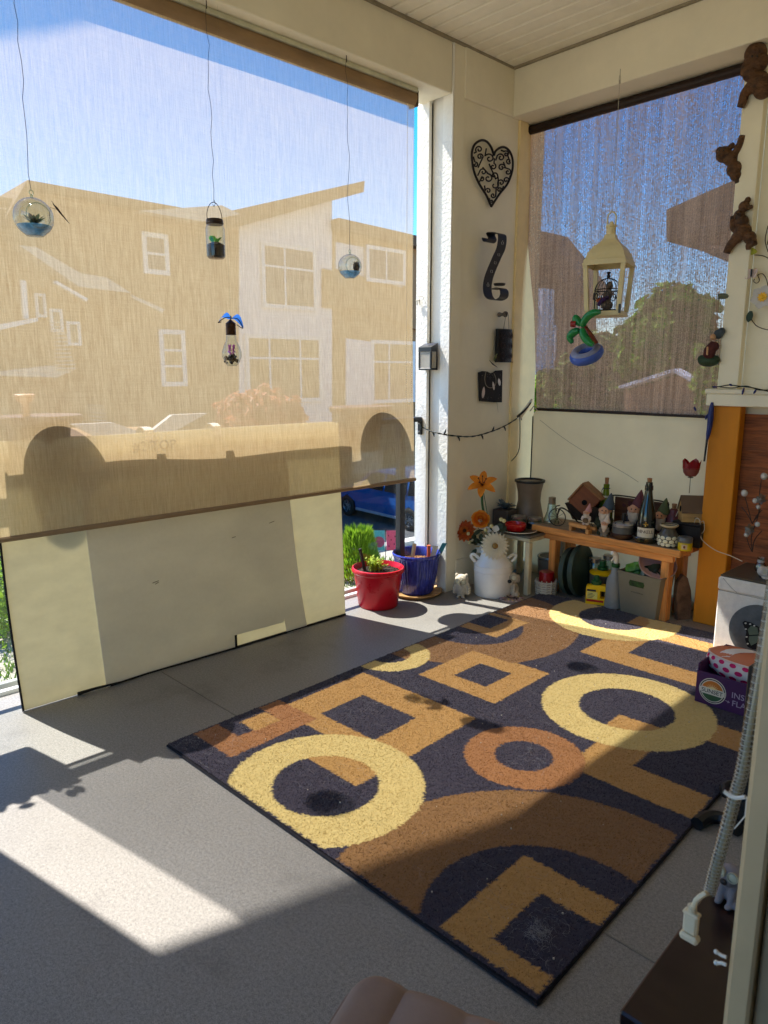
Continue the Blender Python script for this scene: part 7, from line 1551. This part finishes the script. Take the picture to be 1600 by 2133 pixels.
b = MB(); b.lathe([(0, 0), (R_, 0), (R_, .010), (R_*.97, .013), (0, .013)], 44, Tm((0, .012, 0), (RAD(90), 0, 0))); b.build('disc', M('slate_disc', (92, 96, 98), .8, var=.2, scale=20, bump=.4), t)
def flat(name, poly, m_, off, thick=.0012):
    pts = [at(x, y, 'y', c.y-.002) for x, y in poly]; b = MB(); b.prism([(q_.x-c.x, q_.z-c.z) for q_ in pts], thick, Matrix(((1, 0, 0, 0), (0, 0, 1, -.0015-off-thick), (0, 1, 0, 0), (0, 0, 0, 1)))); return b.build(name, m_, t)
cp = lambda L_: [(1400+x/3.878, 950+y/3.878) for x, y in L_]
flat('wing', cp([(568, 1345), (585, 1330), (640, 1345), (700, 1380), (720, 1420), (720, 1560), (650, 1560), (610, 1540), (590, 1480), (600, 1420)]), M('wing_black', (18, 17, 18), .7, bump=0), 0)
for L_ in ([(612, 1400), (640, 1370), (690, 1385), (700, 1440), (625, 1445)], [(622, 1455), (700, 1450), (700, 1500), (640, 1530), (620, 1490)]): flat('wing_cell', cp(L_), M('wing_olive', (104, 116, 96), .7), .0013)
for x, y in ((595, 1350), (632, 1357), (597, 1397), (603, 1460), (612, 1515), (665, 1370)): flat('wing_dot', [(1400+x/3.878+2.2*cos(a), 950+y/3.878+1.6*sin(a)) for a in [2*pi*i/8 for i in range(8)]], M('dot_white', (220, 214, 200), .7, bump=0), .0013)
# fruit box
fx, fy = -1.108, 2.812; t = thing('fruit_box', 'purple cardboard fruit tray with a round sun emblem, in front of the foam box', 'cardboard box', (fx, fy, .016), rz=RAD(1)); mPur = M('purple_card', (74, 36, 82), .6, var=.08, scale=8, bump=.1); Wd_, Dp_, Hh = .5, .30, .135
for q0, q1, nm in (((0, 0, 0), (Wd_, .006, Hh), 'front_panel'), ((0, .0065, 0), (.006, Dp_, Hh+.03), 'side_panel'), ((.0065, Dp_-.006, 0), (Wd_, Dp_, Hh+.03), 'back_panel'), ((.0065, .0065, 0), (Wd_, Dp_-.0065, .005), 'bottom')): b = MB(); b.bbox(q0, q1, .001); b.build(nm, mPur, t)
b = MB(); b.add([(0, 0, Hh+.0005), (.006, 0, Hh+.0005), (.006, .07, Hh+.03), (0, .07, Hh+.03)], [(0, 1, 2, 3)]); b.build('flap', mPur, t)
k = mpp((fx, fy, .1)); ex, ez = 34*k, 31*k; wht = M('print_white', (226, 218, 200), .6, bump=0)
def disc(name, r0, r1, m_, off, a0=0, a1=2*pi):
    b = MB(); n_ = 36; pts = [(r1*k*cos(a0+(a1-a0)*i/n_), r1*k*sin(a0+(a1-a0)*i/n_)) for i in range(n_+(0 if abs(a1-a0-2*pi) < .01 else 1))]; b.prism(pts, .0006, Matrix(((1, 0, 0, ex), (0, 0, 1, -.0006-off), (0, 1, 0, ez+2*k), (0, 0, 0, 1)))); return b.build(name, m_, t)
disc('emblem_ring', 0, 27, wht, 0); disc('emblem_dark', 0, 25.3, M('print_navy', (34, 34, 40), .6, bump=0), .0007); disc('emblem_white', 0, 23.3, wht, .0014)
disc('emblem_sky', 0, 21.5, M('print_orange', (206, 120, 44), .6, bump=0), .0021, .28, pi-.28); disc('emblem_field', 0, 21.5, M('print_green', (62, 96, 62), .6, bump=0), .0021, pi+.42, 2*pi-.42)
disc('emblem_sun', 0, 9, M('print_sun', (240, 214, 150), .6, bump=0), .0028, .35, pi-.35)
for i in range(9):
    a = .45+(pi-.9)*i/8; b = MB(); b.prism([(9.5*k*cos(a-.07), 9.5*k*sin(a-.07)), (16*k*cos(a), 16*k*sin(a)), (9.5*k*cos(a+.07), 9.5*k*sin(a+.07))], .0005, Matrix(((1, 0, 0, ex), (0, 0, 1, -.0035), (0, 1, 0, ez+2*k), (0, 0, 0, 1)))); b.build('sun_ray', M('print_sun', (240, 214, 150)), t)
b = MB(); b.box((ex-25*k, -.0042, ez-3.5*k), (ex+25*k, -.0031, ez+6.5*k)); b.build('emblem_banner', wht, t)
text('emblem_word', 'SUNSET', 12.2*k, M('print_navy', (34, 34, 40)), t, (ex, -.0044, ez-3*k), FRONT)
text('box_slogan', 'INSPIRED', 17*k, M('print_lilac', (186, 168, 190), .6, bump=0), t, (ex+37*k, -.0008, ez+1*k), FRONT, align='LEFT'); text('box_slogan', 'FLAVOR', 17*k, M('print_lilac', (186, 168, 190)), t, (ex+39*k, -.0008, ez-16*k), FRONT, align='LEFT')
b = MB(); b.tube([(ex+27*k, -.0015, ez-9*k), (ex+35*k, -.0015, ez-11*k)], .5*k, 4); b.tube([(ex+32*k, -.0015, ez-8*k), (ex+35*k, -.0015, ez-11*k), (ex+31*k, -.0015, ez-12.5*k)], .5*k, 4); b.build('arrow', M('print_lilac', (186, 168, 190)), t)
# cushion
p = at(1526, 1395, 'y', 2.90); k = mpp(p); t = thing('fish_cushion', 'white cushion with pink polka dots and a salmon striped top lying in the fruit box', 'cushion', (p.x+.03, 2.945, .168), rz=RAD(-6)); rx_, ry_, rz_ = .158, .078, .064
def cush(name, m_, a0, a1, off=0.):
    b = MB(); rows = []
    for j in range(9):
        ph = a0+(a1-a0)*j/8; rows.append([(rx_*cos(th)*(abs(cos(ph))**.55)*(1+off), ry_*sin(th)*(abs(cos(ph))**.55)*(1+off), rz_*sin(ph)*(1+off)) for th in [2*pi*i/40 for i in range(41)]])
    b.sheet(rows); return b.build(name, m_, t)
cush('side', M('cushion_white', (226, 214, 206), .8, var=.03, bump=.15, bscale=200), -pi/2, .5); cush('top', M('cushion_salmon', (204, 120, 84), .8, var=.05, bump=.15, bscale=200), .502, pi/2)
b = MB(); b.tube([(rx_*cos(th)*(cos(.5)**.55)*1.01, ry_*sin(th)*(cos(.5)**.55)*1.01, rz_*sin(.5)) for th in [2*pi*i/48 for i in range(48)]], .004, 6, closed=True); b.build('piping', M('piping_white', (226, 206, 196), .7), t)
b = MB()
for s0_, s1_ in ((-.25, .12),):
    rows = []
    for j in range(9):
        u_ = -1+2*j/8; r0 = []
        for i in range(5):
            xx = (s0_+(s1_-s0_)*i/4+u_*.35)*rx_; yy = u_*ry_*.8; q2 = min(.97, (xx/rx_)**2+(yy/ry_)**2); r0.append((xx, yy, rz_*math.sqrt(max(0, 1-q2**1.8))*1.01+.0012))
        rows.append(r0)
    b.sheet(rows)
b.build('stripe', M('cushion_white', (226, 214, 206)), t)
mDot = M('dot_pink', (206, 30, 96), .8, var=.04, bump=.1)
for j, ph in enumerate((-.62, -.12, .30)):
    for i in range(19):
        th = 2*pi*(i+.5*(j % 2))/19; b = MB(); n__ = 12; c0 = .06; rr_ = .125*(1-.10*j)
        pts = []
        for q_ in range(n__): dth, dph = rr_*cos(2*pi*q_/n__)*.9, rr_*1.9*sin(2*pi*q_/n__)*.75; a_, b_ = th+dth, min(.47, ph+dph); pts.append((rx_*cos(a_)*(cos(b_)**.55)*1.008, ry_*sin(a_)*(cos(b_)**.55)*1.008, rz_*sin(b_)*1.008))
        b.add(pts, [tuple(range(n__))]); b.build('dot', mDot, t)
# statue and jewelled flowers on the foam box
p = at(1556, 1186, 'z', zt+.003); p = Vector((x0+.20, y0+.10, zt+.003)); k = mpp(p); t = thing('frog_statue', 'white crouching animal statue with a ringed lamp eye on top of the foam box', 'statue', p, rz=RAD(20))
b = MB(); b.ball((0, 0, 13*k), (22*k, 16*k, 12*k)); b.ball((-16*k, -6*k, 15*k), (12*k, 12*k, 11*k)); b.ball((14*k, 0, 22*k), (12*k, 11*k, 10*k)); b.ball((-10*k, -12*k, 3*k), (9*k, 6*k, 3.5*k)); b.ball((12*k, -12*k, 3*k), (9*k, 6*k, 3.5*k)); blob('body', b, M('white_resin', (206, 200, 190), .6, var=.08, bump=.3), t, 1.6*k, 4)
T = Tm((-14*k, -16*k, 17*k), (RAD(80), 0, RAD(-8))); b = MB(); b.lathe([(5*k, 0), (7*k, 0), (7*k, 3*k), (5*k, 3*k)], 20, T, cap=False); b.build('eye_ring', M('white_resin', (206, 200, 190)), t); b = MB(); b.lathe([(0, 2*k), (5*k, 1*k)], 18, T, cap=False); b.build('eye_lens', mLens, t)
b = MB(); b.ball((0, 0, 1.5*k), (24*k, 18*k, 1.8*k)); b.build('dark_foot', mBlackM, t)
p = Vector((x0+.115, y0+.20, zt+.003)); k = mpp(p); t = thing('jewelled_flowers', 'dark wire flowers with clear jewels in a small glass vase on the foam box', 'ornament', p)
b = MB(); lathe_px(b, k, [(0, 0), (9, 0), (11, 5), (10, 14), (6, 20), (6, 26), (8, 29)], 18, cap=False); b.build('vase', mGl2, t); b = MB(); lathe_px(b, k, [(6.2, 18), (7, 20), (6.2, 24)], 14, cap=False); b.ball((0, 0, 8*k), (8*k, 8*k, 6*k)); b.build('vase_filling', M('shells_white', (206, 200, 190), .6), t)
def AT(px, py): return at(px, py, 'y', p.y)-p
b = MB()
for c_ in ([(1567, 1150), (1565, 1120), (1574, 1092), (1584, 1060)], [(1567, 1150), (1560, 1135), (1553, 1110)], [(1567, 1150), (1572, 1125), (1587, 1106)], [(1566, 1090), (1560, 1065), (1551, 1032)], [(1568, 1088), (1580, 1070), (1582, 1030), (1586, 1000)], [(1566, 1088), (1556, 1070), (1545, 1056)], [(1567, 1092), (1576, 1075), (1588, 1062)]): b.tube(bez([AT(*q_) for q_ in c_], 12), .0022, 5)
b.build('stems', M('dark_wire', (60, 48, 42), .4, metal=.5, bump=0), t)
mJew = M('clear_jewel', (226, 222, 212), .12, bump=0, spec=.8, trans=.2)
for px, py, r in ((1551, 1027, 6.5), (1592, 992, 6.5), (1573, 1043, 5), (1578, 1092, 5), (1555, 1114, 4.5), (1580, 1056, 4.5)): b = MB(); c_ = AT(px, py); k2 = k*r; b.ball(c_, k2, 8, 5); o = b.build('jewel', mJew, t); b = MB(); b.tube([c_+Vector((k2*cos(a), -.002, k2*sin(a))) for a in [2*pi*i/16 for i in range(16)]], k2*.12, 5, closed=True); b.build('jewel_setting', M('setting_silver', (170, 166, 158), .3, metal=.8, bump=0), t)
for px, py, r in ((1564, 1103, 13), (1588, 1040, 13)):
    c_ = AT(px, py); b = MB()
    for i in range(6): petal(b, c_, (-.3, -1, .2), 2*pi*i/6, r*k, 4.5*k, .3, cup=.4)
    b.ball(c_, 2.6*k, 8, 5); b.build('wire_blossom', M('tarnished', (104, 90, 76), .3, metal=.7, bump=0), t)

# ------------------------------------------------------------------ doorway: frame, hose, cord, table, statue, cushion
YP = .75; mDoor = M('door_frame_paint', (204, 180, 140), .5, var=.04, dirt=.2); 
def xp(px, py): return at(px, py, 'y', YP).x
xa, xb, xc_ = xp(1511, 1900), xp(1533, 1900), xp(1580, 1900)
t = thing('door_frame', 'cream sliding-door frame rising at the right edge close to the viewer', 'door frame', (xb, YP, 0))
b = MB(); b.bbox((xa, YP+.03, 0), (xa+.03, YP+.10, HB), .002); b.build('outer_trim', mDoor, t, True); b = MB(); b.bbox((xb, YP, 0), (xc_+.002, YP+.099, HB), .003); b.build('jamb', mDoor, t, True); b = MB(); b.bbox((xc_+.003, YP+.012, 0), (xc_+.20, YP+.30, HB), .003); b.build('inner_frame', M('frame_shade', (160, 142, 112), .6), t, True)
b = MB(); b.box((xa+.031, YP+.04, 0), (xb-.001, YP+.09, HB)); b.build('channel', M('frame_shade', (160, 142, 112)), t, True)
# spiral hose with the cable inside
YH = .86
t = thing('clear_hose', 'clear plastic tube with a white spiral rib guarding a cable, tied to the door frame', 'cable sleeve', at(1500, 1700, 'y', YH)); cl_ = [(1625, 1120), (1602, 1290), (1580, 1420), (1560, 1530), (1545, 1610), (1528, 1670), (1508, 1745), (1490, 1810), (1478, 1858)]
pts = bez([at(x, y, 'y', YH) for x, y in cl_], 90); b = MB(); k = mpp(pts[-1]); b.tube(pts, 12.5*k, 14, cap=False); b.build('tube', glass('hose_plastic', (225, 232, 228), .45, .25), t, True)
b = MB(); sp_ = []; up_ = None
for i in range(len(pts)*8):
    f = i/8; j = int(f); 
    if j >= len(pts)-1: break
    q_ = pts[j].lerp(pts[j+1], f-j); tg = (pts[j+1]-pts[j]).normalized(); u = Vector((1, 0, 0)); u = (u-tg*u.dot(tg)).normalized(); v = tg.cross(u); a = f*2*pi/1.35; sp_.append(q_+(u*cos(a)+v*sin(a))*11.8*k)
b.tube(sp_, 1.2*k, 5); b.build('spiral_rib', M('rib_white', (214, 214, 208), .4, bump=0, thin=.2), t, True)
t = thing('extension_cord', 'cream extension cord running through the clear tube, its socket end dangling', 'cord', at(1440, 1900, 'y', YH-.01)); mCord = M('cream_cord', (226, 214, 184), .45, var=.02, bump=0)
b = MB(); cin = pts[::6]+[pts[-1]]; b.tube(bez(cin+[at(1468, 1862, 'y', YH-.012), at(1450, 1875, 'y', YH-.016), at(1442, 1900, 'y', YH-.016)], 50), 5.5*k, 8); b.build('cord', mCord, t, True)
so_ = at(1442, 1900, 'y', YH-.016); Y_ = YH-.016; b = MB(); b.tube([at(1442, 1884, 'y', Y_), at(1442, 1904, 'y', Y_)], [6.5*k, 8.5*k], 12)
for i in range(3): b.tube([at(1442, 1886+i*5, 'y', Y_), at(1442, 1888.5+i*5, 'y', Y_)], 9.5*k, 12)
b.build('strain_relief', mCord, t, True)
b = MB(); q0, q1 = at(1442, 1897, 'y', Y_), at(1443, 1962, 'y', Y_)
b.bbox((q0.x-15*k, Y_-9*k, q1.z+18*k), (q0.x+15*k, Y_+9*k, q0.z-3*k), .003); b.bbox((q0.x-17*k, Y_-11*k, q0.z-10*k), (q0.x+17*k, Y_+11*k, q0.z-2*k), .003); b.bbox((q0.x-19*k, Y_-12*k, q1.z), (q0.x+19*k, Y_+12*k, q1.z+17*k), .003); b.build('socket_body', mCord, t, True)
mTie = M('tie_white', (226, 224, 216), .4, bump=0)
for i, (cx_, cy_, lab) in enumerate(((1522, 1655, 'upper white cable tie clasping the clear tube to the door frame'), (1500, 1998, 'lower loose white cable tie on the door frame edge'))):
    c_ = at(cx_, cy_, 'y', YH-.02); t = thing('cable_tie', lab, 'cable tie', c_, group='cable ties on the door frame'); b = MB()
    if i == 0: b.tube(bez([at(x, y, 'y', YH-.03) for x, y in ((1508, 1648), (1522, 1658), (1536, 1662), (1553, 1660))], 10), 4*k, 6); b.tube([at(1556, 1660, 'y', YH-.03), at(1552, 1700, 'y', YH-.03), at(1530, 1726, 'y', YH-.03)], 1.2*k, 5)
    else:
        for dy_ in (-8, 8): b.tube(bez([at(x, y, 'y', YP+.02) for x, y in ((1513, 2002+dy_), (1503, 1998+dy_), (1496, 1996+dy_*1.3))], 8), 3.2*k, 6); b.ball(at(1492, 1994+dy_*1.4, 'y', YP+.02), 4.5*k)
    b.build('tie', mTie, t, True)
# low dark table
zt2 = .30; A_, B_ = at(1290, 2105, 'z', zt2), at(1445, 1892, 'z', zt2); d = (B_-A_).normalized(); n_ = Vector((d.y, -d.x, 0)); mEsp = M('espresso_wood', (44, 26, 22), .35, var=.25, scale=3, stretch=(4, 1, 1), bump=.05, dirt=.2, coat=.15)
t = thing('low_table', 'dark espresso low table under the dangling socket at the lower right', 'table', A_+d*.2+n_*.15-Vector((0, 0, zt2)), rz=math.atan2(d.y, d.x)); b = MB(); b.bbox((-.2, -.15, zt2-.03), (.22, .15, zt2), .004); b.build('top', mEsp, t)
for x in (-.18, .17):
    for y in (-.13, .10): b = MB(); b.bbox((x, y, 0), (x+.03, y+.03, zt2-.0305), .003); b.build('leg', mEsp, t)
pos = at(1503, 1905, 'z', zt2+.002); statue(0, 0, 'dog', 'grey puppy statue with yellow goggle eyes on the low table behind the door frame', RAD(-12), mat=M('grey_resin', (134, 126, 128), .6, var=.15, bump=.4), k=mpp(pos)*1.75, pos=pos+d*.05, name='dog_statue')
# black stand feet behind the door frame
t = thing('black_stand', 'black curved stand foot on the floor by the rug, half behind the door frame', 'stand', at(1500, 1705, 'z', 0)); b = MB(); b.tube(bez([at(x, y, 'z', .02) for x, y in ((1452, 1716), (1475, 1702), (1505, 1705), (1540, 1730))], 14), .020, 8); b.build('front_foot', mBlackM, t, True)
b = MB(); b.tube(bez([at(x, y, 'z', .03) for x, y in ((1512, 1655), (1508, 1642), (1520, 1634), (1545, 1636))], 12), .014, 8); b.build('rear_foot', mBlackM, t, True); b = MB(); b.bbox(tuple(at(1525, 1712, 'z', .02)+Vector((0, 0, 0))), tuple(at(1525, 1712, 'z', .02)+Vector((.035, .05, .5))), .004); b.build('upright', mBlackM, t, True)
# velvet seat cushion at the bottom edge
zc = .36; A_ = at(752, 2004, 'z', zc); E1 = at(668, 2133, 'z', zc)-A_; E2 = at(1060, 2126, 'z', zc)-A_; E1.z = 0; E2.z = 0
u = E2.normalized(); v = Vector((u.y, -u.x, 0)); t = thing('seat_cushion', 'tan velvet channelled seat cushion at the bottom edge of the view', 'cushion', A_-Vector((0, 0, .05)), rz=math.atan2(u.y, u.x)); mVel = M('tan_velvet', (142, 120, 108), .85, var=.10, scale=7, bump=.2, bscale=160)
W_, D_ = .56, .50; rows = []; nI, nJ = 60, 40
def prof_(s):
    return .013*abs(sin(pi*(s*W_)/.105))**.5
b = MB(); top = []
for j in range(nJ+1):
    row = []
    for i in range(nI+1):
        s, r_ = i/nI, j/nJ; x = s*W_; y = -r_*D_
        cr_ = .055   # rounded corners in plan
        ex_ = min(x, W_-x); ey_ = min(-y, D_+y)
        if ex_ < cr_ and ey_ < cr_:
            dx_, dy_ = cr_-ex_, cr_-ey_; L_ = math.hypot(dx_, dy_); mx_ = max(dx_, dy_)
            if L_ > 0:
                f = mx_/L_; ndx, ndy = dx_*f, dy_*f
                x = x+(dx_-ndx)*(1 if x < W_/2 else -1); y = y-(dy_-ndy)*(1 if -y < D_/2 else -1); ex_ = cr_-ndx; ey_ = cr_-ndy
                e_ = cr_-math.hypot(ndx, ndy)
            else: e_ = cr_
        else: e_ = min(ex_, ey_)
        e_ = max(0, e_); rise = .030*max(0, 1-(1-min(1, e_/.03))**2)**.5
        row.append((x, y, .020+rise+prof_(s+.02)*min(1, e_/.02)))
    top.append(row)
b.sheet([r[::-1] for r in top]); b.sheet([[(x, y, .04-z*.6) for x, y, z in r] for r in top]); b.build('pad', mVel, t)
b = MB(); per = [top[0][i] for i in range(nI+1)]+[top[j][nI] for j in range(1, nJ+1)]+[top[nJ][i] for i in range(nI-1, -1, -1)]+[top[j][0] for j in range(nJ-1, 0, -1)]
b.tube([(x, y, .021) for x, y, z in per], .0055, 6, closed=True); b.build('piping', M('velvet_piping', (122, 100, 88), .8), t)
t = thing('stool_frame', 'dark stool carrying the tan velvet cushion, at the bottom edge', 'stool', A_-Vector((0, 0, zc)), rz=math.atan2(u.y, u.x)); b = MB(); b.bbox((.03, -D_+.03, zc-.12), (W_-.03, -.03, zc-.055), .004); b.build('seat_board', mEsp, t)
for x in (.05, W_-.08):
    for y in (-.08, -D_+.05): b = MB(); b.bbox((x, y, 0), (x+.03, y+.03, zc-.1205), .003); b.build('leg', mEsp, t)
